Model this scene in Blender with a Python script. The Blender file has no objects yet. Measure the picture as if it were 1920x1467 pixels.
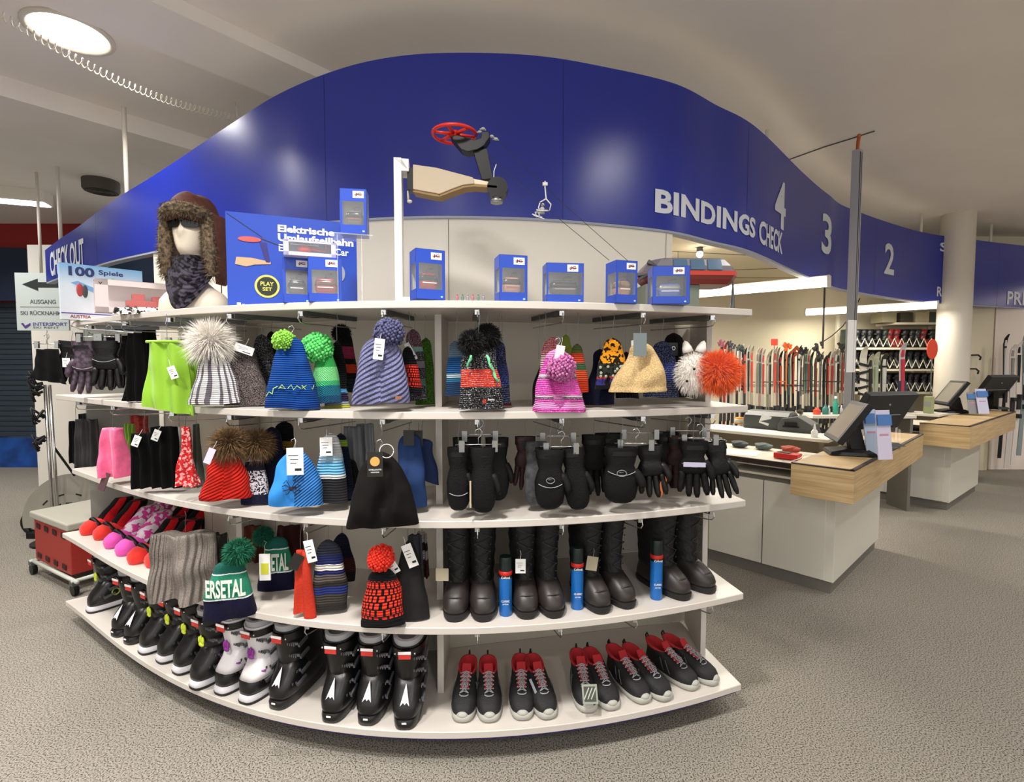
import bpy, math, random
import numpy as np
from mathutils import Vector, Matrix, noise

# ---------------------------------------------------------------- camera, world, exposure
sc = bpy.context.scene
COL = sc.collection
FPX, H, TH = 950.0, 1.536, math.radians(3.0)
cam_data = bpy.data.cameras.new('camera')
cam_data.sensor_width = 36.0
cam_data.lens = 36.0 * FPX / 1920.0
cam_data.clip_start = 0.02
cam = bpy.data.objects.new('camera', cam_data)
COL.objects.link(cam)
cam.location = (0, 0, H)
cam.rotation_euler = (math.radians(90) - TH, 0, 0)
sc.camera = cam

world = bpy.data.worlds.new('world')
sc.world = world
world.use_nodes = True
world.node_tree.nodes['Background'].inputs[0].default_value = (1.0, 0.985, 0.96, 1)
world.node_tree.nodes['Background'].inputs[1].default_value = 1.3
sc.view_settings.view_transform = 'Standard'
sc.view_settings.look = 'None'
sc.view_settings.exposure = 0.18
sc.view_settings.gamma = 1.0
sc.view_settings.use_curve_mapping = False
sc.cycles.use_denoising = True
sc.cycles.max_bounces = 8
sc.cycles.sample_clamp_indirect = 6.0

def area_light(name, loc, size, power, color=(1, .965, .92), rot=(0, 0, 0), size_y=None, spread=None, shape='DISK'):
    d = bpy.data.lights.new(name, 'AREA')
    d.energy = power; d.color = color; d.size = size
    d.shape = shape
    if size_y: d.shape = 'RECTANGLE'; d.size_y = size_y
    if spread: d.spread = math.radians(spread)
    o = bpy.data.objects.new(name, d); COL.objects.link(o)
    o.location = loc; o.rotation_euler = rot
    return o

# the downlights set in the ceiling (the lamps' housings are built further down)
DOWN = [  # x, y, z of the lamp face, watts, cone
    (-2.70, 3.20, 3.500, 20, 150),
    (-0.44, 0.87, 3.480, 48, 130),
    (-2.67, 2.10, 3.400, 40, 140),
    (-1.70, 0.40, 3.480, 36, 130),
    (1.99, 1.60, 3.480, 20, 150),
    (0.90, -1.6, 3.480, 22, 160),
    (-1.60, -1.8, 3.480, 22, 160),
    (4.20, 2.70, 3.480, 20, 150),
    (-4.60, 1.70, 3.530, 40, 150),
    (-5.20, 4.60, 3.530, 20, 150),
    (-7.13, 5.12, 3.530, 70, 150),
    (7.00, 3.80, 3.480, 40, 150),
    (5.30, 4.30, 3.480, 22, 140),  # added lamp out of view, brightens the far right floor and desk
]
for i, (x, y, z, w, sp) in enumerate(DOWN):
    area_light('downlight_lamp', (x, y, z - .035), .30, w, spread=sp)
# fluorescent tubes behind the fascia
TUBES = [((1.62, 5.76), (2.90, 4.70), 2.30), ((4.30, 7.45), (5.45, 6.55), 2.30), ((0.9, 7.3), (1.9, 6.4), 2.45)]

# ---------------------------------------------------------------- pixel helpers (points of the photo at a known height or depth)
CT, ST = math.cos(TH), math.sin(TH)
def ray(px, py):
    u = (px - 960) / FPX; v = (733.5 - py) / FPX
    return Vector((u, CT + v * ST, -ST + v * CT))
CAM = Vector((0, 0, H))
def PZ(px, py, z):
    d = ray(px, py); return CAM + d * ((z - H) / d.z)
def PY(px, py, y):
    d = ray(px, py); return CAM + d * (y / d.y)

FX = [-2.66, -2.37, -2.08, -1.82, -1.59, -1.34, -1.24, -.98, -.75, -.53, -.30, -.12, .08, .29, .51, .76, 1.01]
FY = [2.95, 2.745, 2.55, 2.385, 2.24, 2.11, 2.065, 1.97, 1.915, 1.885, 1.87, 1.87, 1.89, 1.925, 1.985, 2.06, 2.16]
_pf = np.polyfit(FX, FY, 5); _pd = np.polyder(_pf)
def F(x):
    if x < -2.66: return float(np.polyval(_pf, -2.66) + np.polyval(_pd, -2.66) * (x + 2.66))
    if x > 1.01: return float(np.polyval(_pf, 1.01) + np.polyval(_pd, 1.01) * (x - 1.01))
    return float(np.polyval(_pf, x))
def dF(x): return float(np.polyval(_pd, min(max(x, -2.66), 1.01)))
def normal(x):
    s = dF(x); n = Vector((s, -1, 0)); n.normalize(); return n
def inset_pt(x, ins, z=0.):
    n = normal(x); return Vector((x - n.x * ins, F(x) - n.y * ins, z))
def hit(px, py, ins):
    """where the sight line of a pixel meets the surface INS metres behind the shelves' front edge"""
    d = ray(px, py); a, b = .8, 6.5
    def g(t):
        p = CAM + d * t; s = dF(p.x)
        return (p.y - F(p.x)) / math.sqrt(1 + s * s) - ins
    for _ in range(50):
        m = (a + b) / 2
        if g(m) > 0: b = m
        else: a = m
    return CAM + d * a
def face_yaw(p, mix=.5):
    n = normal(p.x) ; c = (CAM - p); c.z = 0; c.normalize()
    v = n * (1 - mix) + c * mix
    return math.atan2(v.x, -v.y)

# ---------------------------------------------------------------- materials
_M = {}
def _new(name):
    m = bpy.data.materials.new(name); m.use_nodes = True
    return m, m.node_tree.nodes, m.node_tree.links, m.node_tree.nodes['Principled BSDF']
def rgb(c):
    if isinstance(c, str):
        c = c.lstrip('#'); v = [int(c[i:i + 2], 16) / 255 for i in (0, 2, 4)]
        return tuple((x / 12.92 if x <= .04045 else ((x + .055) / 1.055) ** 2.4) for x in v) + (1,)
    return tuple(c) + (1,)
def mat(name, color, rough=.5, metal=0., bump=0., scale=60., emit=0., alpha=1., trans=0., coat=0., spec=.5, var=0., sheen=0.):
    if name in _M: return _M[name]
    m, N, L, P = _new(name)
    c = rgb(color)
    P.inputs['Base Color'].default_value = c
    P.inputs['Roughness'].default_value = rough
    P.inputs['Metallic'].default_value = metal
    P.inputs['Specular IOR Level'].default_value = spec
    P.inputs['Coat Weight'].default_value = coat
    if sheen: P.inputs['Sheen Weight'].default_value = sheen
    if trans: P.inputs['Transmission Weight'].default_value = trans; P.inputs['IOR'].default_value = 1.2
    if alpha < 1: P.inputs['Alpha'].default_value = alpha
    if emit:
        P.inputs['Emission Color'].default_value = c; P.inputs['Emission Strength'].default_value = emit
    if bump or var:
        tc = N.new('ShaderNodeTexCoord'); nz = N.new('ShaderNodeTexNoise')
        nz.inputs['Scale'].default_value = scale; nz.inputs['Detail'].default_value = 3
        L.new(tc.outputs['Object'], nz.inputs['Vector'])
        if bump:
            b = N.new('ShaderNodeBump'); b.inputs['Strength'].default_value = bump; b.inputs['Distance'].default_value = .004
            L.new(nz.outputs['Fac'], b.inputs['Height']); L.new(b.outputs['Normal'], P.inputs['Normal'])
        if var:
            mx = N.new('ShaderNodeMixRGB'); mx.blend_type = 'MULTIPLY'; mx.inputs['Fac'].default_value = var
            mx.inputs['Color1'].default_value = c
            rp = N.new('ShaderNodeValToRGB'); rp.color_ramp.elements[0].position = .35; rp.color_ramp.elements[1].position = .65
            L.new(nz.outputs['Fac'], rp.inputs['Fac']); L.new(rp.outputs['Color'], mx.inputs['Color2'])
            L.new(mx.outputs['Color'], P.inputs['Base Color'])
    _M[name] = m
    return m

def clear_plastic(name='clear_plastic', a=.07):
    if name in _M: return _M[name]
    m, N, L, P = _new(name)
    P.inputs['Base Color'].default_value = (.9, .93, .95, 1); P.inputs['Roughness'].default_value = .08
    P.inputs['Alpha'].default_value = a
    _M[name] = m
    return m

def knit(name, bands, pattern='rows', speck=None, amt=.5, n=26, rough=.95, vert=None, brick=None, fs=420., uvn=None):
    """yarn: BANDS = [(from height 0..1, colour)]; speck = colour of flecks; vert = [colour a, colour b, number] for vertical stripes"""
    if name in _M: return _M[name]
    m, N, L, P = _new(name)
    P.inputs['Roughness'].default_value = rough; P.inputs['Specular IOR Level'].default_value = .15
    P.inputs['Sheen Weight'].default_value = .04
    tc = N.new('ShaderNodeTexCoord'); sp = N.new('ShaderNodeSeparateXYZ'); L.new(tc.outputs['UV'], sp.inputs[0])
    nz = N.new('ShaderNodeTexNoise'); nz.inputs['Scale'].default_value = 60; L.new(tc.outputs['Object'], nz.inputs['Vector'])
    rp = N.new('ShaderNodeValToRGB'); rp.color_ramp.interpolation = 'CONSTANT'
    E = rp.color_ramp.elements
    E[0].position = 0; E[0].color = rgb(bands[0][1])
    if len(bands) > 1: E[1].position = bands[1][0]; E[1].color = rgb(bands[1][1])
    else: E[1].position = .99; E[1].color = rgb(bands[0][1])
    for t, c in bands[2:]:
        e = E.new(t); e.color = rgb(c)
    # wobble the band edges as stitches do
    ma = N.new('ShaderNodeMath'); ma.operation = 'MULTIPLY_ADD'; ma.inputs[1].default_value = .02
    L.new(nz.outputs['Fac'], ma.inputs[0]); L.new(sp.outputs['Y'], ma.inputs[2])
    s2 = N.new('ShaderNodeMath'); s2.operation = 'SUBTRACT'; s2.inputs[1].default_value = .01; L.new(ma.outputs[0], s2.inputs[0])
    L.new(s2.outputs[0], rp.inputs['Fac'])
    colour = rp.outputs['Color']
    def wave(sock, k):
        a = N.new('ShaderNodeMath'); a.operation = 'MULTIPLY'; a.inputs[1].default_value = k * 2 * math.pi; L.new(sock, a.inputs[0])
        s = N.new('ShaderNodeMath'); s.operation = 'SINE'; L.new(a.outputs[0], s.inputs[0]); return s.outputs[0]
    if vert:
        w = wave(sp.outputs['X'], vert[2])
        g = N.new('ShaderNodeMath'); g.operation = 'GREATER_THAN'; g.inputs[1].default_value = vert[3] if len(vert) > 3 else 0.; L.new(w, g.inputs[0])
        mx = N.new('ShaderNodeMixRGB'); mx.inputs['Color1'].default_value = rgb(vert[0]); mx.inputs['Color2'].default_value = rgb(vert[1])
        L.new(g.outputs[0], mx.inputs['Fac']); colour = mx.outputs['Color']
    if brick:   # raised loops on a darker ground: [ground, loops, across, up, from, to]
        bt = N.new('ShaderNodeTexBrick'); bt.inputs['Color1'].default_value = rgb(brick[1]); bt.inputs['Color2'].default_value = rgb(brick[1]); bt.inputs['Mortar'].default_value = rgb(brick[0])
        bt.inputs['Scale'].default_value = 1.; bt.inputs['Brick Width'].default_value = 1 / brick[2]; bt.inputs['Row Height'].default_value = 1 / brick[3]
        bt.inputs['Mortar Size'].default_value = .2 / brick[2]; bt.inputs['Mortar Smooth'].default_value = .1
        L.new(tc.outputs['UV'], bt.inputs['Vector'])
        g1 = N.new('ShaderNodeMath'); g1.operation = 'GREATER_THAN'; g1.inputs[1].default_value = brick[4]; L.new(s2.outputs[0], g1.inputs[0])
        g2 = N.new('ShaderNodeMath'); g2.operation = 'LESS_THAN'; g2.inputs[1].default_value = brick[5]; L.new(s2.outputs[0], g2.inputs[0])
        g3 = N.new('ShaderNodeMath'); g3.operation = 'MULTIPLY'; L.new(g1.outputs[0], g3.inputs[0]); L.new(g2.outputs[0], g3.inputs[1])
        mx = N.new('ShaderNodeMixRGB'); L.new(g3.outputs[0], mx.inputs['Fac']); L.new(colour, mx.inputs['Color1']); L.new(bt.outputs['Color'], mx.inputs['Color2'])
        colour = mx.outputs['Color']
    if speck:
        n2 = N.new('ShaderNodeTexNoise'); n2.inputs['Scale'].default_value = fs; n2.inputs['Detail'].default_value = 1; L.new(tc.outputs['Object'], n2.inputs['Vector'])
        r2 = N.new('ShaderNodeValToRGB'); r2.color_ramp.elements[0].position = .5 + (.5 - amt) * .3 - .02; r2.color_ramp.elements[1].position = .5 + (.5 - amt) * .3 + .02
        L.new(n2.outputs['Fac'], r2.inputs['Fac'])
        mx = N.new('ShaderNodeMixRGB'); L.new(r2.outputs['Color'], mx.inputs['Fac']); L.new(colour, mx.inputs['Color1']); mx.inputs['Color2'].default_value = rgb(speck)
        colour = mx.outputs['Color']
    L.new(colour, P.inputs['Base Color'])
    b = N.new('ShaderNodeBump'); b.inputs['Strength'].default_value = .8; b.inputs['Distance'].default_value = .005
    if pattern == 'rows': h = wave(sp.outputs['Y'], n)
    elif pattern == 'ribs': h = wave(sp.outputs['X'], n)
    elif pattern == 'cable':
        a = N.new('ShaderNodeMath'); a.operation = 'MULTIPLY_ADD'; a.inputs[1].default_value = -1.1; L.new(sp.outputs['X'], a.inputs[0]); L.new(sp.outputs['Y'], a.inputs[2])
        h = wave(a.outputs[0], n)
    elif pattern == 'waffle':
        q = N.new('ShaderNodeMath'); q.operation = 'MULTIPLY'; L.new(wave(sp.outputs['X'], n * 2), q.inputs[0]); L.new(wave(sp.outputs['Y'], n), q.inputs[1]); h = q.outputs[0]
    else:
        n3 = N.new('ShaderNodeTexNoise'); n3.inputs['Scale'].default_value = 300; L.new(tc.outputs['Object'], n3.inputs['Vector']); h = n3.outputs['Fac']
    L.new(h, b.inputs['Height']); L.new(b.outputs['Normal'], P.inputs['Normal'])
    _M[name] = m
    return m

# ---------------------------------------------------------------- mesh builder
class MB:
    def __init__(s): s.v = []; s.f = []; s.uv = []; s.mi = []; s.cur = 0
    def _f(s, idx, uv=None):
        s.f.append(idx); s.uv.append(uv); s.mi.append(s.cur)
    def box(s, c, d, rot=None, piv=None):
        o = len(s.v); c = Vector(c); hx, hy, hz = d[0] / 2, d[1] / 2, d[2] / 2
        for x, y, z in ((-hx, -hy, -hz), (hx, -hy, -hz), (hx, hy, -hz), (-hx, hy, -hz), (-hx, -hy, hz), (hx, -hy, hz), (hx, hy, hz), (-hx, hy, hz)):
            p = Vector((x, y, z))
            if rot is not None: p = rot @ p
            s.v.append(p + c)
        for q in ((0, 3, 2, 1), (4, 5, 6, 7), (0, 1, 5, 4), (1, 2, 6, 5), (2, 3, 7, 6), (3, 0, 4, 7)): s._f(tuple(o + i for i in q))
        return s
    def bb(s, a, b):
        return s.box([(a[i] + b[i]) / 2 for i in range(3)], [abs(b[i] - a[i]) for i in range(3)])
    def loft(s, rings, cap0=True, cap1=True, closed=True):
        o = len(s.v); n = len(rings[0]); k = len(rings)
        for r in rings:
            for p in r: s.v.append(Vector(p))
        m = n if closed else n - 1
        for i in range(k - 1):
            for j in range(m):
                j2 = (j + 1) % n
                u0, u1, v0, v1 = j / m, (j + 1) / m, i / (k - 1), (i + 1) / (k - 1)
                s._f((o + i * n + j, o + i * n + j2, o + (i + 1) * n + j2, o + (i + 1) * n + j), ((u0, v0), (u1, v0), (u1, v1), (u0, v1)))
        if closed and cap0: s._f(tuple(o + j for j in reversed(range(n))), tuple((j / n, 0) for j in range(n)))
        if closed and cap1: s._f(tuple(o + (k - 1) * n + j for j in range(n)), tuple((j / n, 1) for j in range(n)))
        return s
    def tube(s, pts, r, n=8, cap=True):
        pts = [Vector(p) for p in pts]; rs = r if isinstance(r, (list, tuple)) else [r] * len(pts)
        rings = []; up = None
        for i, p in enumerate(pts):
            t = (pts[min(i + 1, len(pts) - 1)] - pts[max(i - 1, 0)])
            if t.length < 1e-9: t = Vector((0, 0, 1))
            t.normalize()
            if up is None:
                up = Vector((0, 0, 1)) if abs(t.z) < .9 else Vector((1, 0, 0))
            a = t.cross(up); a.normalize(); b = a.cross(t); up = b
            rings.append([p + a * (rs[i] * math.cos(2 * math.pi * j / n)) + b * (rs[i] * math.sin(2 * math.pi * j / n)) for j in range(n)])
        return s.loft(rings, cap, cap)
    def lathe(s, prof, n=20, c=(0, 0, 0)):
        c = Vector(c)
        return s.loft([[c + Vector((r * math.cos(2 * math.pi * j / n), r * math.sin(2 * math.pi * j / n), z)) for j in range(n)] for r, z in prof])
    def ball(s, c, r, n=12, m=8, amp=0., fr=30.):
        c = Vector(c); r = r if isinstance(r, (list, tuple)) else (r, r, r); rings = []
        for i in range(m + 1):
            a = math.pi * (i / m - .5); a = max(-1.53, min(1.53, a)); ring = []
            for j in range(n):
                b = 2 * math.pi * j / n
                d = Vector((math.cos(a) * math.cos(b), math.cos(a) * math.sin(b), math.sin(a)))
                q = 1 + (amp * noise.noise(d * 3 + c * fr) if amp else 0)
                ring.append(c + Vector((d.x * r[0], d.y * r[1], d.z * r[2])) * q)
            rings.append(ring)
        return s.loft(rings)
    def prism(s, out, y0, y1):
        """outline in x,z pushed from y0 to y1 (y0 the front)"""
        return s.loft([[(x, y0, z) for x, z in out], [(x, y1, z) for x, z in out]])
    def plan(s, out, z0, z1):
        return s.loft([[(x, y, z0) for x, y in out], [(x, y, z1) for x, y in out]])
    def build(s, name, mats, parent=None, smooth=False, loc=None, rot=None, bevel=0., seg=2, autosm=None):
        me = bpy.data.meshes.new(name)
        me.from_pydata([tuple(p) for p in s.v], [], s.f)
        if not isinstance(mats, (list, tuple)): mats = [mats]
        for m in mats: me.materials.append(m)
        me.polygons.foreach_set('material_index', s.mi)
        ul = me.uv_layers.new(name='UVMap')
        dat = []
        for f, u in zip(s.f, s.uv):
            dat += [c for q in (u if u else ((0, 0),) * len(f)) for c in q]
        ul.data.foreach_set('uv', dat)
        if smooth: me.polygons.foreach_set('use_smooth', [True] * len(s.f))
        o = bpy.data.objects.new(name, me); COL.objects.link(o)
        if parent is not None: o.parent = parent
        if loc is not None: o.location = loc
        if rot is not None: o.rotation_euler = rot
        if smooth and autosm:
            me.set_sharp_from_angle(angle=math.radians(autosm))
        if bevel:
            b = o.modifiers.new('bevel', 'BEVEL'); b.width = bevel; b.segments = seg; b.limit_method = 'ANGLE'; b.angle_limit = math.radians(35)
        me.update()
        return o

def thing(name, label, cat, loc=(0, 0, 0), rz=0., group=None, rot=None):
    o = bpy.data.objects.new(name, None); o.empty_display_size = .05; COL.objects.link(o)
    o.location = loc; o.rotation_euler = rot if rot else (0, 0, rz)
    o['label'] = label; o['category'] = cat
    if group: o['group'] = group
    return o
def tag(o, label, cat, group=None):
    o['label'] = label; o['category'] = cat
    if group: o['group'] = group
    return o
def struct(o): o['kind'] = 'structure'; return o
def dup(root, loc, rz, label, group=None):
    def cp(o, par):
        c = o.copy(); COL.objects.link(c)
        if par is not None: c.parent = par
        for ch in kids.get(o, []): cp(ch, c)
        return c
    kids = {}
    def walk(o):
        kids[o] = list(o.children)
        for ch in kids[o]: walk(ch)
    walk(root)
    r = cp(root, None); r.location = loc; r.rotation_euler = (0, 0, rz); r['label'] = label
    if group: r['group'] = group
    return r

def text_verts(s, bold=.0):
    cu = bpy.data.curves.new('t', 'FONT'); cu.body = s; cu.offset = bold; cu.resolution_u = 3
    o = bpy.data.objects.new('t', cu); COL.objects.link(o)
    bpy.context.view_layer.update()
    dg = bpy.context.evaluated_depsgraph_get()
    me = bpy.data.meshes.new_from_object(o.evaluated_get(dg))
    vs = [Vector(v.co) for v in me.vertices]; fs = [tuple(p.vertices) for p in me.polygons]
    bpy.data.objects.remove(o); bpy.data.meshes.remove(me); bpy.data.curves.remove(cu)
    x0 = min(v.x for v in vs); x1 = max(v.x for v in vs); y0 = min(v.y for v in vs); y1 = max(v.y for v in vs)
    return [((v.x - x0) / (x1 - x0), (v.y - y0) / (y1 - y0)) for v in vs], fs
def text(name, s, w, h, m, parent, x, y, z, bold=.02, rot=None):
    """lettering in the x-z plane facing -y; x, z: centre"""
    vs, fs = text_verts(s, bold); b = MB()
    for u, v in vs: b.v.append(Vector(((u - .5) * w, 0, (v - .5) * h)))
    for f in fs: b._f(f)
    return b.build(name, m, parent, loc=(x, y, z), rot=rot)

def lerp(a, b, t): return a + (b - a) * t
def interp(tab, t):
    xs = [p[0] for p in tab]; out = []
    for k in range(1, len(tab[0])): out.append(float(np.interp(t, xs, [p[k] for p in tab])))
    return out if len(out) > 1 else out[0]
def sinterp(tab, t):
    """smooth interpolation through a table"""
    xs = [p[0] for p in tab]
    if t <= xs[0]: return tab[0][1]
    if t >= xs[-1]: return tab[-1][1]
    i = max(k for k in range(len(xs)) if xs[k] <= t); i = min(i, len(xs) - 2)
    p0 = tab[max(i - 1, 0)][1]; p1 = tab[i][1]; p2 = tab[i + 1][1]; p3 = tab[min(i + 2, len(xs) - 1)][1]
    u = (t - xs[i]) / (xs[i + 1] - xs[i])
    return .5 * ((2 * p1) + (-p0 + p2) * u + (2 * p0 - 5 * p1 + 4 * p2 - p3) * u * u + (-p0 + 3 * p1 - 3 * p2 + p3) * u ** 3)

WHITE = mat('white_laminate', '#cbc4bc', .38)
WHITE2 = mat('white_panel', '#dcd6cc', .5)
CHROME = mat('chrome', '#c8c8c8', .22, 1.)
STEEL = mat('grey_steel', '#6e7072', .4, .8)
BLACK = mat('black_plastic', '#070708', .45, spec=.35)
DARK = mat('dark_grey_plastic', '#26282b', .5)
PAPER = mat('white_paper', '#e9e8e6', .7)
INK = mat('black_ink', '#15151a', .7)
RED = mat('red_plastic', '#c4221c', .4)
# ---------------------------------------------------------------- setting: floor, ceiling, walls
def carpet():
    m, N, L, P = _new('speckled_carpet')
    P.inputs['Roughness'].default_value = .95; P.inputs['Specular IOR Level'].default_value = .1
    tc = N.new('ShaderNodeTexCoord')
    a = N.new('ShaderNodeTexNoise'); a.inputs['Scale'].default_value = 170; a.inputs['Detail'].default_value = 4; L.new(tc.outputs['Object'], a.inputs['Vector'])
    r = N.new('ShaderNodeValToRGB'); E = r.color_ramp.elements
    E[0].position = .38; E[0].color = rgb('#3f3c35'); E[1].position = .62; E[1].color = rgb('#a39d92')
    e = E.new(.47); e.color = rgb('#89837a')
    L.new(a.outputs['Fac'], r.inputs['Fac'])
    b = N.new('ShaderNodeTexNoise'); b.inputs['Scale'].default_value = 1.3; L.new(tc.outputs['Object'], b.inputs['Vector'])
    mx = N.new('ShaderNodeMixRGB'); mx.blend_type = 'MULTIPLY'; mx.inputs['Fac'].default_value = .18
    L.new(r.outputs['Color'], mx.inputs['Color1']); L.new(b.outputs['Fac'], mx.inputs['Color2'])
    L.new(mx.outputs['Color'], P.inputs['Base Color'])
    bp = N.new('ShaderNodeBump'); bp.inputs['Strength'].default_value = .5; bp.inputs['Distance'].default_value = .004
    L.new(a.outputs['Fac'], bp.inputs['Height']); L.new(bp.outputs['Normal'], P.inputs['Normal'])
    return m
struct(MB().bb((-11, -7, -.1), (13, 11, 0)).build('floor', carpet()))
CEIL = mat('ceiling_paint', '#f1ebe4', .85, var=.04, scale=1.5)
PLASTER = mat('beige_wall_paint', '#d9cfb6', .8)
bm = MB(); bm.bb((-11, -2.6, 3.56), (13, 11, 3.66))
struct(bm.build('ceiling', CEIL))
# two broad beams that cross the ceiling on the left, and the dropped field right of them
bd = Vector((.65, .76, 0)).normalized(); bn = Vector((bd.y, -bd.x, 0))
def strip(n0, n1, a0, a1, z0, z1):
    b = MB(); out = [bn * n0 + bd * a0, bn * n1 + bd * a0, bn * n1 + bd * a1, bn * n0 + bd * a1]
    return b.plan([(p.x, p.y) for p in out], z0, z1)
struct(strip(-5.77, -5.10, -3.6, 8.5, 3.42, 3.56).build('ceiling_beam', CEIL))
struct(strip(-3.67, -3.20, -1.6, 5.5, 3.42, 3.56).build('ceiling_beam', CEIL))
struct(strip(-5.10, -3.67, 1.9, 5.5, 3.46, 3.56).build('ceiling_beam', CEIL))
_a = bn * -3.20 + bd * 6.0; _t = (-2.6 - (bn * -3.20).y) / bd.y; _c = bn * -3.20 + bd * _t
struct(MB().plan([(_c.x, -2.6), (12.0, -2.6), (12.0, 9.9), (_a.x + 3.0, 9.9), (_a.x, _a.y)], 3.50, 3.57).build('ceiling_field', CEIL))
# lower ceiling over the workshop area behind the fascia
LOWC = mat('workshop_ceiling_paint', '#cdc2a9', .85)
lc = MB(); lc.plan([(.6, 4.0), (1.9, 4.6), (3.1, 6.0), (4.6, 7.0), (8.5, 8.0), (8.5, 9.0), (.6, 9.0)], 2.78, 2.82)
struct(lc.build('ceiling_lower', LOWC))
lj = MB()
for p, q in (((.6, 5.4), (3.0, 5.9)), ((2.2, 6.9), (4.0, 6.5)), ((.6, 7.2), (7., 7.5))):
    lj.tube([(p[0], p[1], 2.779), (q[0], q[1], 2.779)], .006, 4)
struct(lj.build('trim_1', mat('ceiling_seam', '#6b6557', .9)))  # dark seams between the panels of the lower ceiling
# walls
struct(MB().bb((.2, 7.9, 0), (9.0, 8.0, 3.5)).build('wall_back', PLASTER))
struct(MB().bb((12.0, -7, 0), (12.1, 10, 3.5)).build('wall_right', PLASTER))
struct(MB().bb((-10.1, -7, 0), (-10.0, 10, 3.5)).build('wall_left', mat('far_left_wall', '#8f8a80', .8)))
# slatted dark wall and the red and blue band over it, far left
SL = mat('slate_blue_panel', '#2c3742', .5)
b = MB(); b.bb((-9.8, 7.6, .45), (-5.5, 7.7, 2.45))
for k in range(26): b.bb((-9.8, 7.575, .46 + k * .077), (-5.5, 7.6, .46 + k * .077 + .066))
struct(b.build('wall_slatted', SL))
b = MB(); b.bb((-9.8, 7.5, 0), (-5.5, 7.7, .44)); struct(b.build('wall_base', mat('blue_ice_picture', '#1c4fa0', .4, var=.6, scale=4)))
REDB = mat('red_band_paint', '#8c1612', .5); NAVYB = mat('navy_band_paint', '#17243f', .5)
b = MB(); b.bb((-9.8, 7.4, 2.45), (-4.9, 7.7, 3.56)); struct(b.build('wall_band', REDB))
b = MB(); b.plan([(-9.8, 7.35), (-6.9, 7.35), (-6.7, 7.4), (-9.8, 7.4)], 2.45, 3.02); 
b.prism([(-9.8, 2.45), (-6.35, 2.45), (-6.42, 2.75), (-6.65, 3.0), (-7.0, 3.2), (-9.8, 3.3)], 7.34, 7.4)
struct(b.build('wall_emblem', NAVYB))
# blue wall seen between the white panel and the mannequin
struct(MB().bb((-5.6, 6.6, 0), (-1.2, 6.7, 2.9)).build('wall_middle', mat('navy_wall', '#1a3354', .6)))
# white partition with a purple poster edge, left
b = MB(); c0 = PY(42, 600, 6.2).x; c1 = PY(150, 600, 6.2).x
b.bb((c0 + .10, 6.2, 0), (c1 + .3, 6.28, 2.98)); struct(b.build('wall_partition', WHITE2))
# column, right
b = MB(); b.lathe([(.182, 0), (.182, 3.52)], 40, (PY(1793, 500, 6.75).x, 6.75, 0))
struct(b.build('column', mat('column_paint', '#cfc8bc', .6), smooth=True, autosm=40))
# display wall far right
DW = mat('display_white', '#e9ddd4', .5)
x0 = PY(1862, 700, 7.35).x
struct(MB().bb((x0, 7.35, 0), (11.5, 7.5, 2.75)).build('wall_display', DW))
area_light('display_wash_lamp', (8.6, 6.9, 2.62), .12, 14, (1, .86, .78), rot=(math.radians(20), 0, 0), size_y=2.2)

# ---------------------------------------------------------------- blue fascia sign
BB = [(87, 529), (118, 517), (150, 507), (210, 488), (303, 467), (430, 437), (530, 421), (640, 412), (740, 406), (850, 404), (1000, 408), (1130, 418), (1262, 433), (1339, 452), (1390, 464), (1433, 480), (1501, 512), (1548, 531), (1591, 544), (1719, 564), (1832, 572), (1920, 577)]
TT = [2.66, 2.69, 2.72, 2.79, 2.88, 2.99, 3.09, 3.17, 3.2, 3.21, 3.22, 3.22, 3.22, 3.22, 3.22, 3.22, 3.22, 3.22, 3.22, 3.22, 3.22, 3.22]
_bp = [PZ(p[0], p[1], 2.35) for p in BB]
# two points more past the picture's edge
_e = (_bp[-1] - _bp[-2]).normalized(); _bp.append(_bp[-1] + _e * 1.5); TT.append(3.22)
_arc = [0.]
for i in range(1, len(_bp)): _arc.append(_arc[-1] + (_bp[i] - _bp[i - 1]).length)
_tx = list(zip(_arc, [p.x for p in _bp])); _ty = list(zip(_arc, [p.y for p in _bp])); _tt = list(zip(_arc, TT))
def ban(s, off=0., z=0.):
    x, y = sinterp(_tx, s), sinterp(_ty, s)
    dx, dy = sinterp(_tx, s + .02) - sinterp(_tx, s - .02), sinterp(_ty, s + .02) - sinterp(_ty, s - .02)
    n = Vector((dy, -dx, 0)).normalized()
    return Vector((x, y, z)) + n * off
def ban_s(px, z=2.6):
    """arc length at which the fascia passes a pixel column"""
    a, c = 0., _arc[-1]
    for _ in range(40):
        m = (a + c) / 2; p = ban(m)
        dep = p.y * CT + (H - z) * ST
        if 960 + FPX * p.x / dep < px: a = m
        else: c = m
    return a
def ban_z(px, py):
    s = ban_s(px, 2.6); p = ban(s); d = ray(px, py); return H + d.z / d.y * p.y
BLUE = mat('blue_fascia_lacquer', '#0a2596', .30, spec=.7, coat=0.)
fas = thing('fascia_sign', 'long S-curved blue fascia with white lettering and numbers above the shelves and service desks', 'sign', tuple(ban(0)) [:2] + (2.35,))
fas.location = (0, 0, 0)
b = MB(); NS = 260; fr, bk = [], []
for i in range(NS + 1):
    s = _arc[-1] * i / NS; zt = sinterp(_tt, s)
    p, q = ban(s, 0), ban(s, -.05)
    fr.append([(p.x, p.y, 2.35), (p.x, p.y, zt), (q.x, q.y, zt), (q.x, q.y, 2.35)])
b.loft(fr); b.build('panel', BLUE, fas, smooth=True, autosm=35)
b = MB(); rr = []
for i in range(NS + 1):
    s = _arc[-1] * i / NS; p, q = ban(s, -.002), ban(s, -.06)
    rr.append([(p.x, p.y, 2.335), (p.x, p.y, 2.349), (q.x, q.y, 2.349), (q.x, q.y, 2.335)])
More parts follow.
